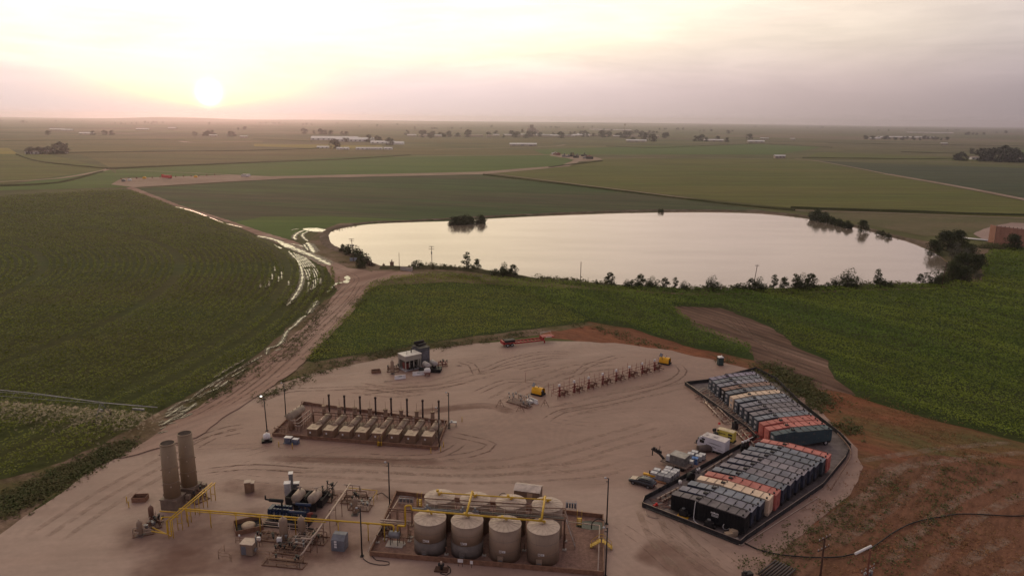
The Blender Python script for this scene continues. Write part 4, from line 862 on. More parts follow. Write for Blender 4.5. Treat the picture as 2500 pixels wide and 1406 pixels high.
# ------------------------------------------------------------------ tank battery
TP = [(0, 0), (33.7, 0), lo(TF, 1472, 1266), lo(TF, 968, 1208)]
wallring(TF, TP, .68, label='rust brown steel containment wall round the eight tall tanks')
def tank(px, py, z, label, two):
    x, y = P(px, py, 5.0); t = thing('storage_tank', label, 'storage tank', (x, y, Z0 + .04), TF[2], 'storage tanks of the tank battery'); fr = (x, y, TF[2]); b = Z0 + .04
    r = 2.33
    mb = MB(fr)
    if two:
        mb.lathe((0, 0, b), (0, 0, 1), [(0, r + .04), (2.15, r + .04)], 48); part('insulated_skirt', mb, TAUPED, t)
        mb = MB(fr); mb.lathe((0, 0, b + 2.15), (0, 0, 1), [(0, r), (2.85, r)], 48)
    else: mb.lathe((0, 0, b), (0, 0, 1), [(0, r), (5.0, r)], 48)
    part('shell', mb, TAUPE, t)
    mb = MB(fr)
    for z in ((3.6,) if two else (1.7, 3.35)): mb.lathe((0, 0, b + z), (0, 0, 1), [(0, r + .002), (0, r + .018), (.035, r + .018), (.035, r + .002)], 48)
    part('weld_band', mb, TAUPED, t)
    mb = MB(fr); mb.lathe((0, 0, b + 5.0), (0, 0, 1), [(0, r + .04), (.05, r + .04), (.42, .02)], 48, smooth=False); 
    for k in range(16): a = k * math.pi / 8; mb.cyl((math.cos(a) * r, math.sin(a) * r, b + 5.06), (0, 0, b + 5.46), .018, n=4)
    part('roof', mb, TROOF, t)
    mb = MB(fr); mb.cyl((-.3, -r - .12, b + .15), (-.3, -r - .02, b + .15), .02); mb.box(-.32, -r - .10, b + .25, .85, .18, .95); mb.cyl((-.32, -r - .24, b + .72), (-.32, -r - .1, b + .72), .36, n=12); part('manway', mb, TAUPED if two else TAUPE, t)
    zs = 2.55 if two else 1.85
    mb = MB(fr); 
    for dx, dz, sx, sz in ((-.36, .16, .30, .05), (-.36, -.12, .30, .05), (-.49, .02, .05, .28), (-.23, .02, .05, .28)): mb.box(dx, -r - .02, b + zs + dz, sx, .03, sz)
    mb.box(.12, -r + .01, b + zs - .1, .5, .06, .3); part('warning_plate', mb, WHITE, t)
    mb = MB(fr); mb.box(.02, -r - .025, b + zs - .05, .07, .01, .2); mb.box(.16, -r - .025, b + zs - .05, .09, .01, .2); mb.box(-.32, -r - .345, b + .60, .5, .01, .16); part('plate_marking', mb, GREY, t)
    mb = MB(fr); mb.cyl((.2, .3, b + 5.3), (.2, .3, b + 5.75), .09); mb.cyl((-.6, 1.2, b + 5.2), (-.6, 1.2, b + 5.5), .22, n=10); part('thief_hatch', mb, YEL, t)
    return x, y
for k, (px, py) in enumerate([(1049.8, 1264.7), (1140.6, 1271), (1233.3, 1279.2), (1326.7, 1286.4)]):
    tank(px, py, 5, ['front row taupe tank with dark lower half, at the left end', 'front row taupe tank with dark lower half, second from left', 'front row single colour taupe tank, third from left', 'front row single colour taupe tank beside the stairs'][k], k < 2)
for k, (px, py) in enumerate([(1073.3, 1213.4), (1159.8, 1219.8), (1247.4, 1226), (1336.2, 1232.6)]):
    tank(px, py, 5, ['back row tank at the left end, behind the catwalk', 'back row tank second from left, behind the catwalk', 'back row tank in front of the metal shed', 'back row tank at the right end, behind the catwalk'][k], False)
# yellow vapour manifold
t = thing('vapor_manifold', 'bright yellow vapour pipe manifold over the eight tanks', 'pipework', wo_(TF, 6, 4), TF[2])
mb = MB(TF); F1 = [L3(TF, 1004, 1244, 5.85), L3(TF, 1332, 1272, 5.85)]; F2 = [L3(TF, 1068, 1202, 5.85), L3(TF, 1346, 1220, 5.85)]
q = L3(TF, 990, 1284, 3.3); up = (q[0], q[1], 6.3); pipe(mb, [F1[1], F1[0], (F1[0][0] - .0, F1[0][1], 6.6), (up[0] + .0, up[1], 6.6), (q[0], q[1], 3.3), (q[0] - 1.2, q[1], 3.3)], .14)
pipe(mb, F2, .11); part('header', mb, YEL, t)
mb = MB(TF)
for a, b in (((1153, 1199), (1138, 1257)), ((1331, 1211), (1322, 1268))): pipe(mb, [L3(TF, *a, 6.15), L3(TF, *b, 6.15)], .17)
part('cross_pipe', mb, YEL, t)
mb = MB(TF)
for px, py in ((1049.8, 1264.7), (1140.6, 1271), (1233.3, 1279.2), (1326.7, 1286.4)):
    c = L3(TF, px, py, 5.0); 
    yy = F1[0][1] + (F1[1][1] - F1[0][1]) * (c[0] - F1[0][0]) / (F1[1][0] - F1[0][0]); mb.cyl((c[0], yy, 5.2), (c[0], yy, 5.85), .08)
for px, py in ((1073.3, 1213.4), (1159.8, 1219.8), (1247.4, 1226), (1336.2, 1232.6)):
    c = L3(TF, px, py, 5.0); yy = F2[0][1] + (F2[1][1] - F2[0][1]) * (c[0] - F2[0][0]) / (F2[1][0] - F2[0][0]); mb.cyl((c[0], yy, 5.2), (c[0], yy, 5.85), .08); mb.box(c[0], yy, 5.5, .3, .3, .2)
part('drop', mb, YEL, t)
# catwalk between the rows
cy0 = (lo(TF, 1049.8, 1264.7, 5)[1] + lo(TF, 1073.3, 1213.4, 5)[1]) / 2; xa, xb = lo(TF, 1035, 1240, 4.8)[0], lo(TF, 1378, 1262, 4.8)[0]
t = thing('catwalk', 'brown steel catwalk with handrails between the tank rows', 'catwalk', wo_(TF, xa, cy0), TF[2])
mb = MB(TF); mb.box((xa + xb) / 2, cy0, 4.75, xb - xa, 1.0, .08); part('deck', mb, DARK, t)
mb = MB(TF)
for s2 in (-.5, .5):
    for z in (5.25, 5.8): mb.cyl((xa, cy0 + s2, z), (xb, cy0 + s2, z), .03, n=5)
    n = 12
    for k in range(n + 1): x_ = xa + (xb - xa) * k / n; mb.cyl((x_, cy0 + s2, 4.8), (x_, cy0 + s2, 5.8), .025, n=5)
part('handrail', mb, PIPEL, t); mb = MB(TF)
for k in range(7):
    for s2 in (-.45, .45): x_ = xa + (xb - xa) * k / 6; mb.cyl((x_, cy0 + s2, Z0), (x_, cy0 + s2, 4.75), .06, n=6)
part('post', mb, BROWN, t)
t = thing('stairs', 'steel stairs down from the catwalk at its right end', 'stairs', wo_(TF, xb, cy0), TF[2]); mb = MB(TF); p0 = Vector((xb + .2, cy0, 4.8)); e = lo(TF, 1404, 1336, .1); p1 = Vector((e[0], e[1], .15))
d = p1 - p0; hd = Vector((d.x, d.y, 0)).normalized(); nn = Vector((-hd.y, hd.x, 0)) * .4
for s2 in (-1, 1): mb.cyl(p0 + nn * s2, p1 + nn * s2, .06, n=5); mb.cyl(p0 + nn * s2 + Vector((0, 0, 1)), p1 + nn * s2 + Vector((0, 0, 1)), .03, n=5)
for k in range(6):
    for s2 in (-1, 1): q = p0.lerp(p1, k / 5) + nn * s2; mb.cyl(q, q + Vector((0, 0, 1)), .025, n=5)
part('stringer', mb, PIPEL, t); mb = MB(TF)
for k in range(1, 15): q = p0.lerp(p1, k / 15); mb.cyl(q - nn, q + nn, .07, n=4)
part('tread', mb, LGREY, t)
# tan and brown load lines over the tanks
t = thing('load_line', 'brown pipe loop running above the back row tanks', 'pipework', wo_(TF, 7, 9), TF[2]); mb = MB(TF)
pipe(mb, [L3(TF, 1021, 1242, 4.4), L3(TF, 1021, 1215, 5.5), L3(TF, 1293, 1231, 5.5)], .085)
pipe(mb, [L3(TF, 1068, 1229, 5.5), L3(TF, 1382, 1241, 5.5), L3(TF, 1379, 1268, 5.3), L3(TF, 1290, 1262, 5.3)], .075)
pipe(mb, [L3(TF, 1070, 1238, 5.2), L3(TF, 1330, 1256, 5.2)], .06); pipe(mb, [L3(TF, 1100, 1249, 5.0), L3(TF, 1310, 1264, 5.0)], .06)
part('pipe', mb, BROWN, t); mb = MB(TF)
for px, py in ((1021, 1242), (1115, 1232), (1205, 1238), (1295, 1240), (1380, 1262)): a = lo(TF, px, py, 5.2); mb.cyl((a[0], a[1], Z0), (a[0], a[1], 5.3), .07, n=6)
part('support', mb, BROWN, t)
t = thing('grey_header', 'thick grey header pipe with valves left of the catwalk', 'pipework', wo_(TF, 5, 8), TF[2]); mb = MB(TF)
pipe(mb, [L3(TF, 1004, 1240, 5.2), L3(TF, 1060, 1244, 5.2), L3(TF, 1128, 1250, 5.2)], .16); part('pipe', mb, GREY, t); mb = MB(TF)
for px, py in ((1043, 1240), (1130, 1246), (1160, 1248)): a = L3(TF, px, py, 5.3); mb.cyl((a[0], a[1], 4.9), (a[0], a[1], 5.9), .16); mb.cyl((a[0] - .4, a[1], 5.3), (a[0] + .5, a[1], 5.3), .22, n=8)
part('valve', mb, GREY, t)
for a, b, r_, nm, lab, m_2 in (((930, 1268), (1004, 1274), .16, 'pipe_rack', 'pair of pale pipes on a low rack left of the tanks', PIPEL), ((948, 1241), (1012, 1246), .12, 'pipe_rack', 'brown pipe rack at the back left of the tank battery', BROWN)):
    t = thing(nm, lab, 'pipe rack', wo_(TF, *lo(TF, *a)), TF[2]); mb = MB(TF); A_, B_ = L3(TF, *a, 2.4), L3(TF, *b, 2.4); mb.cyl(A_, B_, r_); mb.cyl((A_[0], A_[1] - .6, 2.4), (B_[0], B_[1] - .6, 2.4), r_ * .6); part('pipe', mb, m_2, t); mb = MB(TF)
    for k in range(4): x_ = A_[0] + (B_[0] - A_[0]) * (k + .3) / 3.6; mb.cyl((x_, A_[1], Z0), (x_, A_[1], 2.4), .06, n=5); mb.cyl((x_, A_[1] - .6, Z0), (x_, A_[1] - .6, 2.4), .06, n=5); mb.box(x_, A_[1] - .3, Z0 + .02, .5, 1.1, .12)
    part('support', mb, BROWN, t)
# scrubber vessel in the yellow line
cx_, cy_ = lo(TF, 965, 1330); t = thing('scrubber', 'grey horizontal drum on legs below the yellow pipe', 'vessel', wo_(TF, cx_, cy_, Z0), TF[2])
mb = MB(TF); mb.vessel((cx_ - .75, cy_, 1.75), (cx_ + .6, cy_, 1.75), .55); part('drum', mb, GREY, t); mb = MB(TF)
for a in (-.6, .5):
    for b in (-.4, .4): mb.cyl((cx_ + a, cy_ + b, Z0), (cx_ + a, cy_ + b, 1.5), .06, n=5)
part('leg', mb, DARK, t); mb = MB(TF); mb.box(cx_, cy_, Z0 + .03, 2.6, 1.7, .12); part('pad', mb, CONC, t)
# ladders, crossover, signs
def ladder(px, py, h, label, fr=TF, n=4):
    x_, y_ = lo(fr, px, py); t = thing('yellow_steps', label, 'steps', wo_(fr, x_, y_, Z0), fr[2]); mb = MB(fr)
    for s2 in (-.35, .35): mb.box(x_ + s2, y_, Z0, .08, .5, h)
    for k in range(n): mb.box(x_, y_ - .1, Z0 + h * (k + .6) / n, .7, .4, .07)
    part('step', mb, YEL, t); mb = MB(fr)
    for s2 in (-.35, .35): mb.cyl((x_ + s2, y_, Z0 + h), (x_ + s2, y_, Z0 + h + .9), .03, n=5); mb.cyl((x_ + s2, y_, Z0 + h + .9), (x_ + s2, y_ + .8, Z0 + h + .9), .03, n=5)
    part('handrail', mb, YEL, t)
ladder(1414, 1282, 1.3, 'yellow steps over the back wall of the tank containment'); ladder(1024, 1236, 1.3, 'yellow steps hidden at the back left of the tanks')
x_, y_ = lo(TF, 1468, 1338); t = thing('crossover_steps', 'yellow crossover steps straddling the right containment wall', 'steps', wo_(TF, x_, y_, Z0), TF[2]); mb = MB(TF)
for k in range(5): mb.box(x_ - 1.5 + k * .3, y_, Z0 + .25 + k * .22, .32, .9, .06); mb.box(x_ + 1.1 - k * .3 + .35, y_, Z0 + .25 + k * .22, .32, .9, .06)
part('tread', mb, YEL, t); mb = MB(TF)
for s2 in (-.45, .45): mb.tube([(x_ - 1.5, y_ + s2, Z0 + .9), (x_ - .2, y_ + s2, Z0 + 2), (x_ + .2, y_ + s2, Z0 + 2), (x_ + 1.5, y_ + s2, Z0 + .9)], .035, 5); mb.tube([(x_ - 1.5, y_ + s2, Z0), (x_ - 1.5, y_ + s2, Z0 + .9)], .035, 5); mb.tube([(x_ + 1.5, y_ + s2, Z0), (x_ + 1.5, y_ + s2, Z0 + .9)], .035, 5)
part('handrail', mb, YEL, t)
for px, py, w_, lab in ((1124, 1383, .75, 'larger white notice board on legs by the front wall'), (1151, 1387, .4, 'small white notice on a post by the front wall')):
    x_, y_ = lo(TF, px, py); t = thing('notice_sign', lab, 'sign', wo_(TF, x_, y_, Z0), TF[2]); mb = MB(TF); mb.box(x_, y_, Z0 + .65, w_, .04, .5); part('board', mb, WHITE, t); mb = MB(TF)
    for s2 in ((-.3, .3) if w_ > .5 else (0,)): mb.box(x_ + s2, y_ + .05, Z0, .05, .05, .9)
    part('post', mb, DARK, t)
# loading pump, hoses
x_, y_ = lo(TF, 1078, 1392); t = thing('loading_pump', 'pump on a plank skid before the front containment wall', 'pump', wo_(TF, x_, y_, Z0), TF[2]); mb = MB(TF); mb.box(x_, y_, Z0 + .05, 1.9, 1.2, .14); part('skid', mb, WOOD, t)
mb = MB(TF); mb.cyl((x_, y_, Z0 + .2), (x_, y_, 1.0), .22, n=10); mb.vessel((x_ - .4, y_, .95), (x_ + .3, y_, .95), .25, 10); part('pump_body', mb, DARK, t); mb = MB(TF); mb.cyl((x_, y_ - .1, 1.1), (x_, y_ - .1, 1.5), .14); part('motor', mb, PIPEL, t)
def hose(name, pts, r, label, m=BLACK, cat='hose', z=None, step=.5):
    t = tag(MB().tube([tuple(p) for p in smooth_line(pts, step)], r, 6).build(name, m), label, cat); return t
def hz_(pxs, z=.12): return [P3(a, b, z) for a, b in pxs]
hose('hose', hz_([(1082, 1392), (1075, 1399), (1090, 1403), (1100, 1396), (1098, 1384), (1092, 1380)]), .06, 'black hose curled round the loading pump')
hose('hose', hz_([(908, 1356), (918, 1366), (935, 1368), (950, 1371), (950, 1377), (925, 1378), (900, 1372), (886, 1362)]), .05, 'black hose looping on the ground left of the tank battery')
hose('hose', hz_([(920, 1206), (932, 1202), (945, 1212), (958, 1222)]), .05, 'thin hose loop behind the left corner of the tank battery')
hose('hose', hz_([(1215, 1226), (1219, 1208), (1230, 1203), (1240, 1208), (1245, 1216)], .3), .05, 'dark hose arch left of the metal shed')
hose('hose', [P3(1444, 1290, .3), P3(1446, 1275, 1.6), P3(1460, 1266, 2.2), P3(1474, 1270, 1.0)], .08, 'black hose arching over the right rear containment wall')
# metal shed
a = P(1259, 1222); b = P(1321, 1230); an = math.atan2(b[1] - a[1], b[0] - a[0]); cx_, cy_ = (a[0] + b[0]) / 2, (a[1] + b[1]) / 2 + 1.3; fr = (cx_, cy_, an); Ls = math.hypot(b[0] - a[0], b[1] - a[1])
t = thing('metal_shed', 'small tan shed with pale ribbed gable roof behind the tanks', 'shed', (cx_, cy_, Z0), an); mb = MB(fr); mb.box(0, 0, Z0, Ls, 2.6, 1.9); mb.add([(-Ls / 2, -1.3, 1.96), (-Ls / 2, 1.3, 1.96), (-Ls / 2, 0, 2.45)], [[0, 2, 1]]); mb.add([(Ls / 2, -1.3, 1.96), (Ls / 2, 1.3, 1.96), (Ls / 2, 0, 2.45)], [[0, 1, 2]]); part('wall', mb, mat('shed_tan', (.20, .135, .095), .7), t)
mb = MB(fr)
for s2 in (-1, 1):
    n = 14
    for k in range(n):
        x0_ = -Ls / 2 - .1 + (Ls + .2) * k / n; x1_ = x0_ + (Ls + .2) / n; h_ = .03 if k % 2 else 0
        q = [(x0_, s2 * 1.45, 1.95 + h_), (x1_, s2 * 1.45, 1.95 + h_), (x1_, 0, 2.52 + h_), (x0_, 0, 2.52 + h_)]; mb.add(q, [[0, 1, 2, 3] if s2 < 0 else [3, 2, 1, 0]])
part('roof', mb, mat('shed_roof', (.50, .42, .38), .45, .2), t); mb = MB(fr); mb.box(.5, -1.32, Z0, .9, .06, 1.7); part('door', mb, TANL, t)
def panel_rack(px, py, w_, h_, lab, fr=TF, m=GREY):
    x_, y_ = lo(fr, px, py); t = thing('meter_rack', lab, 'equipment rack', wo_(fr, x_, y_, Z0), fr[2]); mb = MB(fr)
    for s2 in (-.5, .5):
        for s3 in (-.3, .3): mb.cyl((x_ + s2 * w_, y_ + s3, Z0), (x_ + s2 * w_, y_ + s3, Z0 + h_), .035, n=5)
    for s3 in (-.3, .3): mb.cyl((x_ - .5 * w_, y_ + s3, Z0 + h_), (x_ + .5 * w_, y_ + s3, Z0 + h_), .035, n=5); mb.cyl((x_ - .5 * w_, y_ + s3, Z0 + h_ * .3), (x_ + .5 * w_, y_ + s3, Z0 + h_ * .3), .035, n=5)
    part('frame', mb, LGREY, t); mb = MB(fr); n = 4
    for k in range(n): mb.box(x_ - w_ * .5 + w_ * (k + .5) / n, y_, Z0 + h_ * .35, w_ / n * .7, .3, h_ * .5)
    part('cabinet', mb, m, t)
panel_rack(992, 1232, 2.4, 1.3, 'grey meter rack behind the left end of the tanks'); panel_rack(1394, 1248, 1.7, 1.7, 'dark grey rack behind the right end of the tanks', m=mat('blue_grey', (.10, .115, .14), .5))
# small concrete footings and posts inside the containment
mb_n = 0
for px, py in ((922, 1325), (940, 1318), (985, 1330), (1000, 1322), (947, 1310), (1378, 1343), (1380, 1322), (1003, 1313), (1090, 1355), (1182, 1357), (1280, 1345)):
    x_, y_ = lo(TF, px, py); t = thing('pipe_stand', 'small pipe stand on a concrete footing in the tank containment', 'pipe stand', wo_(TF, x_, y_, Z0), TF[2], 'pipe stands in the tank containment')
    mb = MB(TF); mb.box(x_, y_, Z0 + .03, .6, .5, .14); part('footing', mb, CONC, t); mb = MB(TF); mb.cyl((x_, y_, Z0 + .1), (x_, y_, 1.3), .06, n=6); mb.box(x_, y_, 1.25, .4, .2, .08); part('post', mb, BROWN, t)
# containment edge pipe (pale) along left and right walls
t = thing('edge_pipe', 'pale pipe along the right containment wall', 'pipework', wo_(TF, 32, 1), TF[2]); mb = MB(TF); pipe(mb, [L3(TF, 1460, 1393, .8), L3(TF, 1464, 1282, 1.0), L3(TF, 1380, 1272, 1.0)], .09); part('pipe', mb, PIPEL, t)
t = thing('edge_pipe', 'pale pipe sloping along the left containment wall', 'pipework', wo_(TF, 0, 3), TF[2]); mb = MB(TF); pipe(mb, [L3(TF, 898, 1345, 1.1), L3(TF, 932, 1285, 1.1), L3(TF, 975, 1214, 1.1)], .08); part('pipe', mb, PIPEL, t)
x_, y_ = lo(TF, 1446, 1285); o = sheet('dark_puddle', [wo_(TF, x_ + a, y_ + b)[:2] for a, b in ((-2.6, -.4), (-1, -1.0), (1.4, -.9), (2.0, .3), (1.2, 1.4), (-1.6, 1.2))], Z0 + .06, mat('dark_wet', (.015, .018, .012), .25), step=.5, jit=.1, curve=True)

# ------------------------------------------------------------------ lamp poles
def lamp_pole(px, py, h, label, lit=False, lean=0.0):
    x, y = P(px, py); t = thing('lamp_pole', label, 'lamp post', (x, y, Z0), 0, 'dark lamp poles of the pad'); mb = MB((x, y, 0)); mb.cyl((0, 0, Z0), (lean, 0, h), .12, .09, 8); mb.box(0, 0, Z0, .5, .5, .1); part('pole', mb, DARK, t)
    mb = MB((x, y, 0)); mb.cyl((lean, 0, h - .1), (lean - .45, -.1, h + .15), .05, n=5)
    mb.box(lean - .15, 0, h * .92, .45, .12, .1); part('bracket', mb, DARK, t)
    mb = MB((x, y, 0)); mb.lathe((lean - .5, -.1, h - .02), (0, 0, 1), [(0, .05), (.06, .24 if lit else .2), (.2, .2 if lit else .17), (.28, .05)], 10); part('lamp_head', mb, LIT if lit else LGREY, t)
lamp_pole(951.5, 1237, 7.9, 'dark lamp pole at the back left corner of the tank battery')
lamp_pole(884, 1358, 7.7, 'dark lamp pole between grey cabinet and tank containment')
lamp_pole(1481, 1279, 7.9, 'dark pole at the back right of the tank battery'); lamp_pole(1478, 1408, 7.6, 'dark lamp pole at the front right corner of the tanks')
lamp_pole(652, 1052, 7.4, 'lamp pole with its lamp lit, over the white poly tank', True, -.2); lamp_pole(698, 1016, 7.4, 'lamp pole by the long tan vessel')
lamp_pole(1096, 1046, 7.8, 'slim dark pole right of the treater row'); lamp_pole(1072, 1090, 8.0, 'slim dark pole at the front right of the treater row')

# ------------------------------------------------------------------ treater battery
SP = [(0, 0), (33.9, 0), lo(SF, 1092, 1034), lo(SF, 742, 988)]
wallring(SF, SP, .6, label='brown steel containment wall round the treater row')
def treater():
    t = thing('heater_treater', '', 'heater treater', (0, 0, 0)); b = .1
    mb = MB(); mb.box(0, .95, b + .1, 2.0, 2.5, 1.75)
    for k in range(6): mb.box(-.85 + k * .34, -.32, b + .2, .05, .05, 1.55)
    part('burner_house', mb, TAN, t)
    mb = MB(); mb.box(0, .95, b + 1.86, 2.15, 2.65, .1); mb.box(.0, 1.0, b + 1.96, .7, .9, .05); part('house_roof', mb, TANL, t)
    mb = MB(); mb.box(0, 4.0, b, 1.9, 9.0, .12); part('skid', mb, BROWN, t)
    mb = MB(); mb.vessel((.25, 2.25, 1.75), (.25, 7.3, 1.75), .72, 18); part('vessel', mb, mat('vessel_tan', (.26, .185, .13), .5, streak=.25), t)
    mb = MB(); mb.lathe((.25, 7.32, 1.75), (0, 1, 0), [(0, .76), (.08, .76), (.3, .6), (.45, .2)], 18); mb.lathe((.25, 2.7, 1.75), (0, 1, 0), [(0, .78), (.1, .78)], 18); part('flange', mb, BROWN, t)
    mb = MB(); mb.cyl((.25, 7.9, 1.3), (.25, 7.9, 6.0), .19, n=12); mb.cyl((.25, 7.9, 5.9), (.25, 7.9, 6.25), .26, .22, n=12); mb.cyl((.25, 7.5, 1.4), (.25, 7.9, 1.4), .2, n=10); part('exhaust_stack', mb, mat('soot_steel', (.05, .03, .025), .7), t)
    mb = MB(); pipe(mb, [(1.25, 2.8, .5), (1.25, 8.5, .5), (1.25, 8.5, 2.2)], .07); pipe(mb, [(.9, 3, 2.2), (.9, 6.6, 2.2), (1.3, 6.6, .6)], .05); part('piping', mb, PIPEL, t)
    mb = MB(); mb.cyl((-1.35, 8.9, b), (-1.35, 8.9, 3.1), .42, n=12); mb.cyl((-1.35, 8.9, 3.1), (-1.35, 8.9, 3.3), .5, n=12); part('column', mb, TAN, t)
    mb = MB(); mb.cyl((-1.35, 8.9, 3.3), (-1.35, 8.9, 5.0), .03, n=4); part('vent', mb, BROWN, t)
    mb = MB(); mb.box(-.35, -.345, b + 1.05, .3, .03, .36); part('data_plate', mb, WHITE, t)
    return t
tr = treater(); tpx = [(622, 612), (812, 625), (1003, 637), (1193, 647), (1385, 660), (1580, 670), (1772, 685), (1970, 695)]
for k, (zx, zy) in enumerate(tpx):
    x_, y_ = lo(SF, 620 + zx * .208, 920 + zy * .208, 1.95); x_ += 1.0; lab = 'tan heater treater with black exhaust stack, %s' % ['at the left end beside the long vessel', 'second from the left end', 'third from the left end', 'fourth from the left end', 'fourth from the right end, behind the yellow bracket', 'third from the right end', 'second from the right end', 'at the right end by the slim poles'][k]
    x_, y_ = x_, y_ + .3
    if k == 0: tr.location = wo_(SF, x_, y_, 0); tr.rotation_euler.z = SF[2]; tr['label'] = lab; tr['group'] = 'heater treaters in a row'
    else: dup(tr, wo_(SF, x_, y_, 0), SF[2], lab)
    last = (x_, y_)
t = thing('flow_header', 'long brown flow pipes along the back of the treaters', 'pipework', wo_(SF, 8, 10), SF[2]); mb = MB(SF); A_ = L3(SF, 765, 1005, 3.0); B_ = L3(SF, 1068, 1024, 3.0)
pipe(mb, [(A_[0], A_[1], .3), A_, B_, (B_[0], B_[1], .3)], .12); pipe(mb, [(A_[0], A_[1] - .7, 2.7), (B_[0], B_[1] - .7, 2.7)], .07); pipe(mb, [(A_[0], A_[1] + .6, 3.9), (B_[0] - 6, B_[1] + .6, 3.9)], .03); part('pipe', mb, BROWN, t); mb = MB(SF)
for k in range(17): x_ = A_[0] + (B_[0] - A_[0]) * k / 16; y_ = A_[1] + (B_[1] - A_[1]) * k / 16; mb.cyl((x_, y_, Z0), (x_, y_, 3.0 if k % 2 else 3.5), .05, n=5); mb.sphere((x_, y_, 3.1), .14 if k % 2 else .01, 6)
part('support', mb, PIPEL, t)
# long vessel at the left
ex = L3(SF, 706, 1018, 3.0); ey = L3(SF, 737, 997, 3.0); t = thing('separator_vessel', 'long pale tan horizontal vessel at the left of the treaters', 'vessel', wo_(SF, ex[0], ex[1], Z0), SF[2]); mb = MB(SF); mb.vessel(ex, ey, .85, 22); part('shell', mb, mat('sand_vessel', (.30, .235, .175), .5), t)
mb = MB(SF); mb.cyl((ex[0] + .15, ex[1] + .5, Z0), (ex[0] + .15, ex[1] + .5, 3.0), .62, n=16); mb.box((ex[0] * .3 + ey[0] * .7), (ex[1] * .3 + ey[1] * .7), Z0, 1.2, .5, 2.4); part('boot', mb, TAN, t)
mb = MB(SF); pipe(mb, [(ey[0], ey[1], 3.7), (ey[0], ey[1], 4.6), (ey[0] + 2.4, ey[1] - .3, 4.6), (ey[0] + 2.4, ey[1] - .3, .4)], .06)
for k in range(4): mb.cyl((ex[0] + (ey[0] - ex[0]) * k / 3.3, ex[1] + (ey[1] - ex[1]) * k / 3.3, 3.7), (ex[0] + (ey[0] - ex[0]) * k / 3.3, ex[1] + (ey[1] - ex[1]) * k / 3.3, 4.0), .1, n=7)
part('nozzle', mb, BROWN, t)
for k, (a, b, z) in enumerate((((722, 1027), (756, 1001), 2.5), ((730, 1033), (760, 1008), 2.2), ((733, 1040), (764, 1010), 1.2))):
    t = thing('pipe_run', ['upper', 'middle', 'lowest'][k] + ' tan pipe run beside the long tan vessel', 'pipework', wo_(SF, *lo(SF, *a)), SF[2]); mb = MB(SF); A_, B_ = L3(SF, *a, z), L3(SF, *b, z); pipe(mb, [(A_[0] - 1.2, A_[1], z), A_, B_, (B_[0], B_[1], .3)], .09); part('pipe', mb, PIPEL, t); mb = MB(SF)
    for j in range(3): q = Vector(A_).lerp(Vector(B_), (j + .3) / 3); mb.cyl((q.x, q.y, Z0), (q.x, q.y, z), .05, n=5)
    part('support', mb, BROWN, t)
mb = MB(SF); x_, y_ = lo(SF, 690, 1054); t = thing('valve_skid', 'low tan valve skid in the left corner of the treater row', 'valve skid', wo_(SF, x_, y_, Z0), SF[2])
for k in range(6): mb.cyl((x_ - 1.5 + k * .7, y_ - .3, Z0), (x_ - 1.5 + k * .7, y_ - .3, 1.2), .06, n=5)
mb.cyl((x_ - 1.8, y_ - .3, .8), (x_ + 2.4, y_ - .3, .8), .09); mb.cyl((x_ - 1.8, y_ + 1.2, .6), (x_ + 2.4, y_ + 1.8, .6), .09); part('pipe', mb, TAN, t)
# steps, transfer pipe
ladder(927, 1088, .8, 'yellow steps over the front wall of the treater row', SF, 3)
t = thing('transfer_pipe', 'brown pipe from the fifth treater down over the front wall', 'pipework', wo_(SF, *lo(SF, 928, 1085)), SF[2]); mb = MB(SF); pipe(mb, [L3(SF, 928, 1088, .2), L3(SF, 928, 1066, 2.0), L3(SF, 957, 1024, 2.8)], .1); part('pipe', mb, BROWN, t)
# white poly tank on black base, blue-white skid, small yellow bollards
x, y = P(652, 1078); t = thing('poly_tank', 'white poly tank on a black tub under the lit lamp', 'chemical tank', (x, y, Z0), .3); mb = MB((x, y, .3)); mb.box(0, 0, Z0, 1.9, 1.5, .45, 0, 1.05); part('tub', mb, BLACK, t); mb = MB((x, y, .3)); mb.vessel((-.45, 0, 1.15), (.45, 0, 1.15), .62); mb.cyl((0, 0, 1.7), (0, 0, 1.9), .2); part('tank', mb, WHITE, t)
x, y = P(712, 1082); t = thing('chemical_skid', 'blue grey chemical pump skid with pale top shelves', 'pump skid', (x, y, Z0), SF[2]); fr = (x, y, SF[2]); mb = MB(fr); mb.box(0, 0, Z0, 3.0, 1.1, .15); mb.box(-.7, 0, .3, 1.1, .8, .9); mb.box(.8, 0, .3, 1.2, .8, .7); part('cabinet', mb, mat('slate_blue', (.13, .15, .21), .5), t)
mb = MB(fr); mb.box(-.6, 0, 1.25, 1.5, 1.0, .08); mb.box(.95, -.1, 1.05, 1.2, .8, .08); part('shelf', mb, WHITE, t); mb = MB(fr)
for a in (-1.3, -.1, .35, 1.4):
    for b in (-.45, .45): mb.cyl((a, b, Z0), (a, b, 1.25), .04, n=5)
part('leg', mb, GREY, t)
x, y = P(1106, 1040); t = thing('meter_table', 'small grey meter table right of the slim pole', 'meter table', (x, y, Z0)); mb = MB((x, y, 0)); mb.box(0, 0, .85, 1.5, .8, .1); mb.box(-.3, 0, .95, .4, .4, .3); part('top', mb, LGREY, t); mb = MB((x, y, 0))
for a in (-.65, .65):
    for b in (-.3, .3): mb.cyl((a, b, Z0), (a, b, .85), .04, n=5)
part('leg', mb, GREY, t)
for px, py in ((714, 1096), (681, 1092), (1052, 1107), (1076, 1103), (1083, 1092), (1128, 1030), (310, 1228), (315, 1240)[:2]):
    x, y = P(px, py); t = tag(MB().cyl((x, y, Z0), (x, y, 1.2), .07, n=7).build('bollard', YEL), 'short yellow marker post standing on the gravel', 'bollard', 'yellow marker posts')
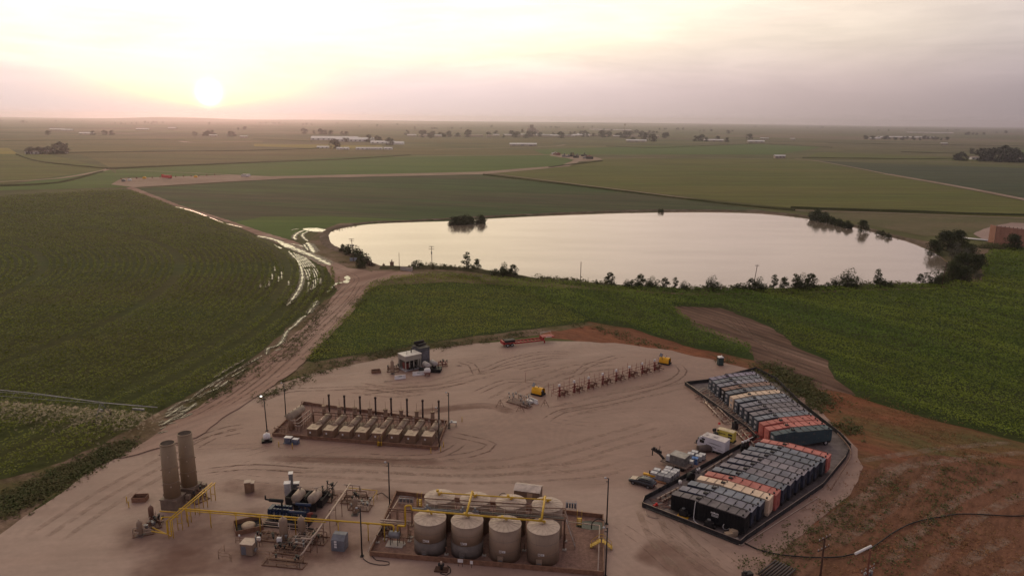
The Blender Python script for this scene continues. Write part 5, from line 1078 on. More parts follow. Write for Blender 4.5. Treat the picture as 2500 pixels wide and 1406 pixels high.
# ------------------------------------------------------------------ flare stacks
def comb(px, py, label):
    x, y = P(px, py); t = thing('combustor_stack', label, 'combustor', (x, y, Z0), -.12); fr = (x, y, -.12)
    mb = MB(fr); mb.box(0, 0, Z0, 2.7, 2.7, 1.7); mb.box(0, 0, 1.76, 2.95, 2.95, .12)
    for a, b in ((-1.9, 1.2), (1.9, 1.2)): mb.box(a, b, .9, .7, .7, .7)
    part('base', mb, mat('base_taupe', (.20, .15, .115), .6, streak=.3), t)
    mb = MB(fr); mb.lathe((0, 0, 1.9), (0, 0, 1), [(0, 1.30), (9.3, 1.12), (9.3, 1.04), (9.1, 1.04)], 40); part('stack', mb, mat('stack_taupe', (.275, .20, .13), .6, var=.06, sc=.4, streak=.15), t)
    mb = MB(fr); mb.lathe((0, 0, 2.0), (0, 0, 1), [(9.18, 1.05), (3.0, 1.05), (3.0, .01)], 32); part('lining', mb, mat('shaded_lining', (.035, .02, .018), .9), t)  # shade of the hollow stack put into a dark lining colour
    mb = MB(fr)
    for z in (1.9, 4.6, 7.3, 9.25 + 1.9 - .12):
        r_ = 1.30 - (z - 1.9) / 9.3 * .18; mb.lathe((0, 0, z), (0, 0, 1), [(0, r_), (0, r_ + .06), (.09, r_ + .06), (.09, r_)], 40)
    part('flange_ring', mb, TAUPE, t)
    mb = MB(fr)
    for k in range(4):
        for z in (4.0, 6.6, 9.2): a = k * 1.57 + .5; mb.box(math.cos(a) * 1.3, math.sin(a) * 1.3, z, .14, .14, .2)
    part('lug', mb, PIPEL, t)
comb(424, 1236, 'nearer left tall taupe combustor stack on a square base'); comb(465, 1208, 'farther right tall taupe combustor stack on a square base')
# ------------------------------------------------------------------ yellow gas lines
t = thing('gas_line', 'long twin yellow gas pipe on posts toward the tanks', 'pipework', P3(700, 1290)); mb = MB(); Zg = 3.0
main = [P3(437, 1241, Zg), P3(452, 1242, Zg), P3(700, 1262, Zg), P3(957, 1281, Zg), P3(961, 1300, 2.0)]
a = P3(957, 1281, Zg); sc0 = wo_(TF, *lo(TF, 962, 1330), 2.2); sc1 = wo_(TF, *lo(TF, 972, 1330), 2.2)
pipe(mb, [P3(437, 1241, Zg), P3(455, 1242, Zg), a, (a[0] + .3, a[1] - .2, 2.9), (sc0[0], sc0[1], 2.2)], .13); q = P3(990, 1284, 3.3); pipe(mb, [(sc1[0], sc1[1], 2.2), (sc1[0], sc1[1], 3.3), q], .13)
pipe(mb, [P3(452, 1246, Zg), P3(700, 1267, Zg), P3(795, 1274, Zg)], .08)
part('pipe', mb, YEL, t); mb = MB()
for px, py in ((456, 1248), (512, 1252), (575, 1257), (633, 1262), (720, 1268), (825, 1276), (898, 1282), (938, 1284)):
    c = P(px, py - 6, Zg); mb.cyl((c[0], c[1], Z0), (c[0], c[1], Zg), .075, n=6); mb.box(c[0], c[1], Zg - .2, .5, .3, .1)
part('post', mb, YEL, t)
t = thing('gas_line', 'short twin yellow pipe slanting past the two combustor stacks', 'pipework', P3(450, 1240)); mb = MB()
for o_ in (0, .5):
    A_ = P3(406, 1272, Zg); B_ = P3(518, 1178, Zg); mb.cyl((A_[0] + o_, A_[1], Zg), (B_[0] + o_, B_[1], Zg), .10)
pipe(mb, [P3(390, 1247, 2.6), P3(432, 1250, 2.6)], .10); pipe(mb, [P3(394, 1268, 2.2), P3(394, 1262, 2.2), P3(436, 1261, 2.2)], .10)
A_ = P3(406, 1272, Zg); pipe(mb, [A_, (A_[0], A_[1], .9), P3(370, 1296, .8)], .1); pipe(mb, [(A_[0] + .6, A_[1], Zg), (A_[0] + .6, A_[1], .5), P3(372, 1287, .8)], .09)
part('pipe', mb, YEL, t); mb = MB()
for k in range(6):
    t_ = k / 5; a = Vector(P3(410, 1270, Zg)).lerp(Vector(P3(514, 1181, Zg)), t_)
    for o_ in (-.1, .6): mb.cyl((a.x + o_, a.y, Z0), (a.x + o_, a.y, Zg), .06, n=6)
    mb.cyl((a.x - .1, a.y, 1.2), (a.x + .6, a.y, 1.2), .05, n=5)
part('post', mb, YEL, t)
# generic vertical vessels and valve clusters
def vvessel(px, py, h, r, label, m=TAUPE, name='separator'):
    x, y = P(px, py); t = thing(name, label, 'vessel', (x, y, Z0)); mb = MB((x, y, 0)); mb.lathe((0, 0, .5), (0, 0, 1), [(-.2, r * .5), (0, r), (h - .9, r), (h - .75, r * .85), (h - .55, r * .45), (h - .5, .05)], 18); part('shell', mb, m, t)
    mb = MB((x, y, 0)); mb.cyl((0, 0, Z0), (0, 0, .6), r * .8, n=14); mb.box(0, 0, Z0, r * 2.6, r * 2.6, .08); part('skirt', mb, TAUPED, t)
    mb = MB((x, y, 0)); mb.cyl((0, 0, h - .1), (0, 0, h + .3), .08); mb.cyl((r, 0, h * .5), (r + .35, 0, h * .5), .09); mb.cyl((0, -r, h * .35), (0, -r - .3, h * .35), .09); mb.cyl((r + .3, 0, h * .3), (r + .3, 0, h * .7), .04, n=5); part('nozzle', mb, PIPEL, t)
vvessel(694, 1320, 3.9, .62, 'taller of two upright taupe separators below the blue engine'); vvessel(738, 1312, 3.5, .58, 'shorter upright taupe separator right of the taller one')
vvessel(867, 1256, 3.0, .42, 'slim upright vessel behind the lamp pole'); vvessel(343, 1308, 2.6, .45, 'upright vessel at the lower left end of the yellow pipes'); vvessel(371, 1272, 2.7, .40, 'upright brown vessel left of the combustor base', m=BROWN)
vvessel(958, 913, 3.6, .42, 'slim upright tan vessel left of the compressor building')
def cluster(px, py, w_, d_, seed, label, m=TAN, rz=0.0, h_=1.3, n=7, name='valve_skid'):
    x, y = P(px, py); r2 = random.Random(seed); t = thing(name, label, 'valve skid', (x, y, Z0), rz); fr = (x, y, rz); mb = MB(fr)
    for s2 in (-1, 1): mb.box(0, s2 * d_ / 2, Z0, w_, .12, .14); mb.box(s2 * (w_ / 2 - .1), 0, Z0 + .02, .12, d_ - .2, .1)
    part('skid', mb, BROWN, t); mb = MB(fr)
    for k in range(n):
        yy = -d_ / 2 + d_ * (k + .5) / n; zz = r2.uniform(.4, h_); a, b = sorted((r2.uniform(-w_ / 2, 0), r2.uniform(0, w_ / 2))); pipe(mb, [(a, yy, Z0 + .1), (a, yy, zz), (b, yy, zz), (b, yy, Z0 + .1)], r2.uniform(.05, .09))
    for k in range(max(2, n // 2)): xx = r2.uniform(-w_ / 2, w_ / 2); zz = r2.uniform(.4, h_); pipe(mb, [(xx, -d_ / 2, zz), (xx, d_ / 2, zz)], .055)
    part('pipe', mb, m, t); mb = MB(fr)
    for k in range(n): a, b, zz = r2.uniform(-w_ / 2, w_ / 2), r2.uniform(-d_ / 2, d_ / 2), r2.uniform(.5, h_); mb.cyl((a, b, zz), (a, b, zz + .45), .13, .1, 8); mb.cyl((a, b, zz + .45), (a, b, zz + .52), .22, n=8)
    part('valve', mb, DARK if m is not PIPEL else GREY, t)
AZ = -.15
cluster(352, 1300, 3.0, 2.2, 1, 'low valve skid at the far left end of the yellow pipes', PIPEL, .4); cluster(377, 1284, 2.4, 1.8, 2, 'second small valve skid below the left stack', BROWN, .3)
cluster(482, 1218, 2.6, 3.2, 3, 'pipe clutter under the slanting yellow line', BROWN, 1.0)
cluster(870, 1222, 4.6, 2.6, 4, 'brown valve skid behind the tan pipe rack', BROWN, AZ); cluster(880, 1240, 3.6, 2.0, 5, 'tan valve skid right of the long tan pipes', PIPEL, AZ)
cluster(735, 1328, 4.4, 3.4, 6, 'tan pipe skid between the separators and grey cabinet', PIPEL, AZ, 1.4, 9); cluster(772, 1320, 3.4, 2.2, 7, 'tan pipe skid left of the grey cabinet', BROWN, AZ)
cluster(700, 1345, 3.6, 1.8, 8, 'low tan rail skid in front of the separators', TAN, AZ, .8); cluster(655, 1312, 3.6, 2.2, 9, 'low brown rail skid right of the round tank', TAN, AZ, .7, 5)
cluster(945, 1300, 1.6, 2.6, 10, 'tan pipe bundle at the left wall of the tank battery', TAN, TF[2], 1.1); cluster(800, 1217, 2.6, 2.6, 11, 'dark valve tree skid behind the engine', DARK, AZ, 2.6, 8)
cluster(695, 1378, 6.2, 1.5, 13, 'low tan handrail frame at the bottom of the site', TAN, AZ, .9, 4)
# long tan pipes of the compressor
t = thing('tan_pipe_run', 'long tan pipe pair running from the back skid past the engine', 'pipework', P3(780, 1280)); mb = MB(); pipe(mb, [P3(735, 1313, 2.6), P3(758, 1315, 2.6), P3(772, 1300, 2.8), P3(855, 1180, 3.0)], .13); pipe(mb, [P3(764, 1316, 2.3), P3(852, 1184, 2.8)], .07)
pipe(mb, [P3(840, 1182, 3.0), P3(878, 1185, 3.0), P3(879, 1200, 1.6)], .11); pipe(mb, [P3(762, 1315, 2.4), P3(742, 1346, 1.4), P3(730, 1360, .8)], .12); part('pipe', mb, PIPEL, t); mb = MB()
for k in range(7):
    a = Vector(P3(764, 1310, 2.6)).lerp(Vector(P3(853, 1183, 2.9)), k / 6)
    for s2 in (-.5, .5): mb.cyl((a.x + s2, a.y, Z0), (a.x + s2, a.y, a.z - .1), .05, n=5)
    mb.cyl((a.x - .5, a.y, a.z - .12), (a.x + .5, a.y, a.z - .12), .05, n=5)
part('support', mb, BROWN, t)
t = thing('yellow_end_pipe', 'thin yellow pipe bend behind the back valve skid', 'pipework', P3(900, 1200)); mb = MB(); pipe(mb, [P3(850, 1190, 1.6), P3(922, 1197, 1.6), P3(911, 1213, 1.4)], .06); part('pipe', mb, YEL, t); mb = MB()
for px, py in ((870, 1192), (920, 1197), (912, 1212)): a = P(px, py, 1.6); mb.cyl((a[0], a[1], Z0), (a[0], a[1], 1.6), .05, n=5)
part('post', mb, YEL, t)
# engine driven compressor
x, y = P(712, 1268); rz = AZ; fr = (x, y, rz); t = thing('gas_compressor', 'dark navy engine driven compressor on a skid', 'compressor', (x, y, Z0), rz)
mb = MB(fr); mb.box(0, 0, Z0, 7.2, 3.2, .3); mb.box(.3, -2.2, Z0, 8.6, .15, .2); mb.box(.3, -2.7, Z0, 8.6, .15, .2); part('skid', mb, DARK, t)
mb = MB(fr); mb.box(-1.4, 0, .35, 2.8, 1.3, 1.3); 
for k in range(5):
    for s2 in (-.55, .55): mb.box(-2.5 + k * .55, s2, 1.55, .42, .42, .5); mb.cyl((-2.5 + k * .55, s2, 1.3), (-2.5 + k * .55, s2 * 1.9, 1.5), .14, n=7)
mb.box(-3.2, 0, .5, .6, 1.6, 1.5); mb.cyl((-3.4, 0, 1.2), (-3.7, 0, 1.2), .6, n=12); part('engine', mb, BLUEM, t)
mb = MB(fr); mb.box(1.4, 0, .35, 1.8, 1.1, 1.0)
for k in range(3):
    for s2 in (-1, 1): mb.cyl((.8 + k * .65, s2 * .5, .9), (.8 + k * .65, s2 * 1.7, .9), .24, n=10); mb.cyl((.8 + k * .65, s2 * 1.2, .9), (.8 + k * .65, s2 * 1.2, 2.0), .1, n=7)
mb.vessel((.3, -1.2, 2.1), (2.7, -1.2, 2.1), .26, 10); mb.vessel((.3, 1.2, 2.1), (2.7, 1.2, 2.1), .26, 10); part('compressor_frame', mb, BLUEM, t)
mb = MB(fr); mb.vessel((-3.6, .2, 3.0), (-1.4, .2, 3.0), .28, 12); mb.cyl((-3.7, .2, 3.0), (-4.3, .2, 3.05), .14); mb.cyl((-4.3, .2, 3.0), (-4.3, .2, 3.7), .12); mb.cyl((-1.6, .2, 2.0), (-1.6, .2, 3.0), .15); part('muffler', mb, BLACK, t)
mb = MB(fr); mb.box(3.3, -.8, .4, .5, .5, 1.3); mb.cyl((3.1, -.9, 1.7), (3.9, -.7, 1.9), .22, n=8); part('lubricator', mb, REDP, t)
mb = MB(fr); 
for k in range(5): mb.tube([(-2.4 + k, -.9, 1.6), (-2.3 + k, -1.2, 1.2), (-2.1 + k, -1.3, .4)], .05, 5)
pipe(mb, [(-3.5, -2.2, .6), (-1.5, -2.2, .6), (3.6, -2.2, .6)], .09); pipe(mb, [(-4.2, -2.9, .4), (3.8, -2.9, .4)], .07); part('piping', mb, PIPEL, t)
# cooler with two tan drums
x, y = P(752, 1230); fr = (x, y, AZ); t = thing('aerial_cooler', 'dark open topped cooler box behind the navy engine', 'cooler', (x, y, Z0), AZ); mb = MB(fr)
for cx2, sx in ((-1.7, 3.0), (1.5, 3.0)):
    for a, b, c3_, d3 in ((0, -1.4, sx, .12), (0, 1.4, sx, .12), (-sx / 2, 0, .12, 2.8), (sx / 2, 0, .12, 2.8)): mb.box(cx2 + a, b, .4, c3_, d3, 1.3)
    mb.box(cx2, 0, .5, sx - .2, 2.7, .3)
part('casing', mb, DARK, t); mb = MB(fr)
for cx2 in (-1.7, 1.5): mb.cyl((cx2, 0, .85), (cx2, 0, 1.0), 1.1, n=18)
part('fan_shroud', mb, LINER, t)
for k, (a, b, lab) in enumerate((((722, 1217), (736, 1201), 'tan drum at the left behind the navy engine'), ((761, 1219), (776, 1204), 'tan drum at the right behind the navy engine'))):
    t = thing('scrubber_drum', lab, 'vessel', P3(*a, Z0)); A_, B_ = P3(*a, 2.3), P3(*b, 2.3); mb = MB(); mb.vessel(A_, B_, .78, 20); part('shell', mb, mat('drum_tan', (.36, .28, .215), .5), t); mb = MB()
    for q in (.15, .85): c_ = Vector(A_).lerp(Vector(B_), q); mb.box(c_.x, c_.y, Z0, 1.0, .25, 1.8)
    part('saddle', mb, DARK, t); mb = MB(); c_ = Vector(A_).lerp(Vector(B_), .8); mb.cyl((c_.x, c_.y, 3.0), (c_.x, c_.y, 3.5), .15); mb.cyl((c_.x - .4, c_.y, 3.5), (c_.x + .3, c_.y, 3.5), .1); mb.box(A_[0] - .2, A_[1] - .42, 1.75, .45, .05, .25); part('nozzle', mb, PIPEL, t)
# rail frame with pipes left of the skid
# cabinets
def cabinet(px, py, sx, sy, h, rz, label, m, roof=None, slope=0.0, name='equipment_cabinet', extra=None):
    x, y = P(px, py); fr = (x, y, rz); t = thing(name, label, 'cabinet', (x, y, Z0), rz); mb = MB(fr)
    if slope: mb.add([(-sx / 2, -sy / 2, Z0), (sx / 2, -sy / 2, Z0), (sx / 2, sy / 2, Z0), (-sx / 2, sy / 2, Z0), (-sx / 2, -sy / 2, h - slope), (sx / 2, -sy / 2, h - slope), (sx / 2, sy / 2, h), (-sx / 2, sy / 2, h), (-sx / 2, 0, h), (sx / 2, 0, h)], [[3, 2, 1, 0], [0, 1, 5, 4], [1, 2, 6, 9, 5], [2, 3, 7, 6], [3, 0, 4, 8, 7], [4, 5, 9, 8], [8, 9, 6, 7]])
    else: mb.box(0, 0, Z0 + .1, sx, sy, h - .15)
    part('body', mb, m, t)
    if roof: mb = MB(fr); mb.box(0, 0, h - .03, sx + .15, sy + .15, .08); part('roof', mb, roof, t)
    mb = MB(fr); mb.box(-sx * .22, -sy / 2 - .03, Z0 + .2, sx * .38, .05, h * .7); part('door', mb, extra or m, t)
    return t, fr
BG = mat('blue_grey_cabinet', (.17, .175, .20), .5)
t, fr = cabinet(830, 1338, 2.0, 1.7, 2.3, AZ, 'grey sloped front control cabinet with three white notices', BG, slope=.55); mb = MB(fr)
for k in range(3): mb.box(-.3, -.9, 1.45 - k * .42, .38, .04, .3)
part('notice', mb, WHITE, t)
t, fr = cabinet(609, 1350, 1.9, 1.6, 1.9, AZ, 'tan meter cabinet with pale roof and blue door at bottom left', TAUPE, TROOF, extra=BG); mb = MB(fr); mb.box(.9, .4, 1.9, .08, .9, .8, .4); mb.cyl((1.1, -.3, 0.9), (1.35, -.3, .9), .3, n=10); mb.cyl((1.0, .4, 1.0), (1.0, .4, 2.2), .05); part('solar_panel', mb, GREY, t)
t, fr = cabinet(606, 1201, .95, 1.1, 2.0, .25, 'left brown transformer cabinet with pale roof', TAN, TROOF); t, fr = cabinet(615, 1199, .85, 1.0, 1.7, .25, 'right brown transformer cabinet, lower than its neighbour', TAN, TROOF)
t, fr = cabinet(703, 1208, .95, 1.0, 2.3, .2, 'tall grey electrical panel behind the left drum', LGREY, WHITE); t, fr = cabinet(712, 1196, .6, .9, 3.2, .2, 'highest grey electrical panel on posts', GREY, WHITE); t, fr = cabinet(724, 1192, .9, .8, 1.1, .2, 'low grey box right of the highest panel', GREY, WHITE)
for px, py, z, s, lab in ((686, 1318, 2.6, .45, 'upper small white box on a post by the separators'), (683, 1334, 1.2, .65, 'larger white box below the upper one by the separators'), (633, 1335, 1.4, .5, 'small round white meter beside the tan meter cabinet'), (586, 1330, 1.6, .22, 'tiny white lamp left of the tan meter cabinet')):
    x, y = P(px, py); t = thing('meter_box', lab, 'meter box', (x, y, Z0)); mb = MB((x, y, 0)); mb.box(0, 0, z - s / 2, s, s * .7, s); part('box', mb, WHITE, t); mb = MB((x, y, 0)); mb.cyl((0, .1, Z0), (0, .1, z), .04, n=5); part('post', mb, BROWN, t)
# open top boxes in the ground
def openbox(px, py, sx, sy, h, rz, label, m=RUSTW, inner=None, name='containment_box'):
    x, y = P(px, py); fr = (x, y, rz); t = thing(name, label, 'containment', (x, y, Z0), rz); mb = MB(fr)
    for a, b, c_, d_ in ((0, -sy / 2, sx, .08), (0, sy / 2, sx, .08), (-sx / 2, 0, .08, sy - .1), (sx / 2, 0, .08, sy - .1)): mb.box(a, b, Z0, c_, d_, h)
    part('side', mb, m, t)
    mb = MB(fr); mb.box(0, 0, Z0 - .02, sx - .1, sy - .1, .06); part('floor', mb, LINER, t); return t, fr
t, fr = openbox(607, 1288, 4.0, 3.4, .8, .45, 'brown containment box holding the buried round tank'); mb = MB(fr); mb.lathe((0, 0, .1), (0, 0, 1), [(0, 1.05), (.45, 1.05), (.62, .8), (.72, .1)], 20); part('tank_top', mb, TANL, t)
openbox(343, 1221, 2.2, 1.5, .8, .1, 'small open brown box left of the combustor stacks'); openbox(918, 909, 2.2, 1.6, .6, .3, 'small brown box at the left end of the compressor site')
for px, py in ((614, 1223), (632, 1180)): pass
# tan handrails at the bottom
def rail(pxs, label, h=1.1, z=0.0):
    pts = [Vector((*P(*p), 0)) for p in pxs]; t = thing('handrail', label, 'handrail', (pts[0].x, pts[0].y, Z0)); mb = MB()
    for a, b in zip(pts, pts[1:]):
        for zz in (h * .55, h): mb.cyl((a.x, a.y, zz), (b.x, b.y, zz), .04, n=5)
    part('rail', mb, TAN, t); mb = MB()
    for a, b in zip(pts, pts[1:]):
        n = max(1, int((b - a).length / 1.5))
        for k in range(n + 1): q = a.lerp(b, k / n); mb.cyl((q.x, q.y, Z0), (q.x, q.y, h), .04, n=5)
    part('post', mb, TAN, t)
rail([(534, 1364), (562, 1368), (566, 1372)], 'short tan rail at the bottom left corner of the site'); rail([(628, 1358), (690, 1366), (740, 1374)], 'tan rail running right of the tan meter cabinet'); rail([(700, 1382), (732, 1387), (742, 1372)], 'tan guard rail corner at the bottom of the site')
rail([(576, 1325), (640, 1331), (700, 1334)], 'tan rail behind the tan meter cabinet', .9); rail([(534, 1362), (548, 1345)], 'tan rail slanting behind the left corner', 1.1)
# ------------------------------------------------------------------ compressor building
A_ = Vector((*P(990, 908), 0)); B_ = Vector((*P(1030, 899), 0)); d = (B_ - A_).normalized(); an = math.atan2(d.y, d.x)
W_ = 4.7; D_ = 3.6; fr = (A_.x, A_.y, an); t = thing('compressor_building', 'white roofed open fronted compressor building at the far side', 'building', (A_.x, A_.y, Z0), an)
mb = MB(fr); mb.box(W_ / 2, D_ / 2, Z0, W_ + .3, D_ + .3, .3); part('base', mb, LGREY, t)
mb = MB(fr); hh = 3.9; GW = mat('buff_panel', (.36, .33, .28), .5, var=.06)
mb.box(W_ / 2, .05, 2.7, W_, .1, hh - 2.7); mb.box(.05, D_ / 2, 2.7, .1, D_ - .2, hh - 2.7); mb.box(W_ / 2, D_ - .05, .36, W_, .1, hh - .36); mb.box(W_ - .05, D_ / 2, .36, .1, D_ - .2, hh - .36)
for a in (.15, 1.3, 2.5, 3.8, W_ - .35): mb.box(a, .15, .36, .25, .2, 2.34)
mb.box(.15, D_ - .3, .36, .2, .3, 2.34); part('wall', mb, GW, t)
mb = MB(fr); mb.box(W_ / 2, D_ / 2, hh + .01, W_ + .2, D_ + .2, .14); part('roof', mb, mat('white_roof', (.60, .56, .52), .5, var=.05), t)
mb = MB(fr); mb.tube([(2.9, 2.0, 3.9), (2.9, 2.0, 4.8), (3.3, 2.3, 5.1), (5.2, 4.2, 5.2)], .14, 8); mb.cyl((1.2, 1.4, 4.0), (1.2, 1.4, 4.9), .04, n=5); mb.cyl((1.5, 1.3, 4.0), (1.5, 1.3, 4.8), .03, n=5); part('exhaust_pipe', mb, DARK, t)
mb = MB(fr); mb.box(1.0, 1.5, .36, 1.0, 1.6, 1.4); mb.cyl((.7, .9, 1.6), (.7, 2.2, 1.6), .35, n=10); part('engine', mb, REDP, t); mb = MB(fr); mb.box(2.9, 1.8, .36, 1.6, 1.6, 1.2); mb.box(2.3, 1.0, .36, .7, .5, 1.5); part('machinery', mb, DARK, t)
fr2 = (A_.x, A_.y, an); t = thing('cooler_unit', 'tall dark grey cooler housing beside the compressor building', 'cooler', wo_(fr2, W_ + 1.7, 2), an); mb = MB(fr2); mb.box(W_ + 1.9, 3.4, .3, 3.0, 3.6, 4.3); part('housing', mb, mat('cool_slate', (.10, .105, .115), .6), t)
mb = MB(fr2); mb.box(W_ + 1.9, 3.4, 4.65, 3.2, 3.8, .12); mb.vessel((W_ + .7, 4.6, 5.5), (W_ + 3.6, 4.9, 5.5), .35, 10); mb.box(W_ + 2.4, 4.3, 4.8, 2.4, 1.6, .4, .3); mb.cyl((W_ + 1.1, 4.4, 4.7), (W_ + 1.1, 4.4, 5.6), .1); part('roof_gear', mb, DARK, t)
mb = MB(fr2); mb.box(W_ + 2.2, 1.57, 1.6, 2.0, .06, 2.2); part('louvre', mb, mat('steel_blue', (.17, .18, .21), .4, .4), t)
for k, (a, b, lab) in enumerate((((1046, 893), (1036, 888), 'left pale drum before the dark cooler'), ((1063, 889), (1054, 884), 'right pale drum before the dark cooler'))):
    t = thing('scrubber_drum', lab, 'vessel', P3(*a, Z0)); a3, b3 = P3(*a, 1.9), P3(*b, 1.9); b3 = (b3[0], b3[1] + .2, 1.9); mb = MB(); mb.vessel(a3, b3, .68, 18); part('shell', mb, mat('pale_drum', (.36, .33, .31), .5), t); mb = MB(); mb.box((a3[0] + b3[0]) / 2, (a3[1] + b3[1]) / 2, Z0, .9, .9, 1.3); mb.box(a3[0] + .1, a3[1] - .55, 1.5, .35, .05, .2); part('saddle', mb, DARK, t)
x, y = P(1050, 908); t = thing('black_skid', 'black machinery skid in front of the pale drums', 'skid', (x, y, Z0), -.1); fr = (x, y, -.1); mb = MB(fr); mb.box(.9, .6, Z0, 3.6, 2.4, .9); mb.box(-1.6, .8, Z0, 2.6, 2, .5); part('base', mb, BLACK, t); mb = MB(fr); mb.xpoly([(-1.6, 1.0), (.2, 1.4), (.2, 1.46), (-1.6, 1.06)], -.3, 1.0); part('hood', mb, GREY, t)
for k in range(4): mb = MB(fr); mb.tube([(-.2 + k * .7, .9, .9), (-.1 + k * .7, .6, 1.5), (.2 + k * .7, .2, .9)], .08, 5); part('pipe', mb, DARK, t)
cluster(960, 905, 3.0, 2.4, 21, 'small brown pipework left of the compressor building', BROWN, .1); cluster(1080, 893, 2.6, 1.6, 22, 'brown pipe stubs right of the dark cooler', REDP, .2, 1.2, 4); cluster(1008, 903, 3.4, 1.4, 23, 'dark pipework at the front of the compressor building', DARK, an, 1.0, 6)
def barrier(px, py, L, rz, label):
    x, y = P(px, py); t = thing('traffic_barrier', label, 'barrier', (x, y, Z0), rz, 'white traffic barriers'); mb = MB((x, y, rz)); mb.add([(sx * L / 2, yy, zz) for sx in (-1, 1) for yy, zz in ((-.32, Z0), (-.3, .25), (-.13, .5), (-.1, 1.0), (.1, 1.0), (.13, .5), (.3, .25), (.32, Z0))], [list(range(8)), list(range(8, 16))[::-1]] + [[i, 8 + i, 8 + (i + 1) % 8, (i + 1) % 8] for i in range(8)]); part('body', mb, WHITE, t)
    mb = MB((x, y, rz)); 
    for k in range(4): mb.box(-.3 + k * .2, -.125, .58, .12, .03, .24)
    part('emblem', mb, mat('faded_green', (.12, .2, .17), .6), t)
barrier(977, 925, 2.7, .38, 'white barrier nearest the slim tan vessel'); barrier(1022, 916, 3.0, .34, 'white barrier touching the white round tank'); barrier(1301, 982, 3.0, -.85, 'white barrier beside the yellow arched shelter')
x, y = P(1043, 917); t = thing('poly_tank', 'small white round tank on a rusty stand', 'chemical tank', (x, y, Z0)); mb = MB((x, y, 0)); mb.vessel((-.5, -.1, 1.35), (.55, .2, 1.35), .62); part('tank', mb, WHITE, t); mb = MB((x, y, 0))
for a in (-.5, .5):
    for b in (-.4, .4): mb.cyl((a, b, Z0), (a, b, .9), .06, n=5)
mb.box(0, 0, .7, 1.4, 1.0, .1); part('stand', mb, REDP, t)
for px, py, k in ((950, 932, 0), (1115, 893, 1), (1172, 920, 2)):
    pass
x, y = P(950, 930); tag(MB((x, y, .2)).box(0, 0, Z0, 2.2, .12, .12).box(-.3, -.5, Z0, 1.9, .12, .12).build('timber', PIPEL), 'two pale timbers on the ground left of the first barrier', 'timber')
x, y = P(1118, 892); tag(MB((x, y, .3)).box(0, 0, Z0, 1.4, .12, .1).box(.3, -.6, Z0, 1.2, .12, .1).build('timber', PIPEL), 'pale timbers on the gravel right of the compressor site', 'timber')
# ------------------------------------------------------------------ red lowboy trailer
A_ = Vector((*P(1225, 846), 0)); B_ = Vector((*P(1350, 832), 0)); d = B_ - A_; L = d.length; an = math.atan2(d.y, d.x); fr = (A_.x, A_.y, an); t = thing('lowboy_trailer', 'long red lowboy trailer parked at the far edge of the pad', 'trailer', (A_.x, A_.y, Z0), an)
RT = mat('trailer_red', (.32, .03, .03), .5)
mb = MB(fr); mb.box(2.0, 0, .95, 3.6, 2.5, .25); mb.box(L * .5, 1.1, .7, L * .58, .22, .4); mb.box(L * .5, -1.1, .7, L * .58, .22, .4)
for k in range(9): mb.box(3.6 + k * (L * .56) / 8, 0, .72, .2, 2.0, .25)
mb.box(L * .88, 0, 1.5, L * .24, 2.2, .28); mb.box(L * .775, 0, .75, .5, 2.2, .9); mb.box(.2, 0, .8, .4, 2.5, .9); mb.box(L * .8, -1.0, Z0, .25, .25, .8); part('frame', mb, RT, t)
mb = MB(fr); mb.box(2.2, .0, 1.25, 3.0, 1.8, .6); part('load', mb, DARK, t); mb = MB(fr)
for k in (1.3, 2.6):
    for s2 in (-1, 1): mb.cyl((k, s2 * 1.0, .55), (k, s2 * 1.3, .55), .5, n=14)
part('wheel', mb, BLACK, t); mb = MB(fr)
for k in (1.3, 2.6): mb.cyl((k, -1.31, .55), (k, -1.33, .55), .25, n=10)
part('hub', mb, LGREY, t); mb = MB(fr); mb.tube([(L * .78, 1, 1.8), (L * .78, 1, 2.6), (L * .98, 1, 2.6), (L * .99, 1, 1.8)], .04, 5); mb.box(L * .88, -1.12, 1.6, 1.8, .04, .15); part('headboard', mb, WHITE, t)
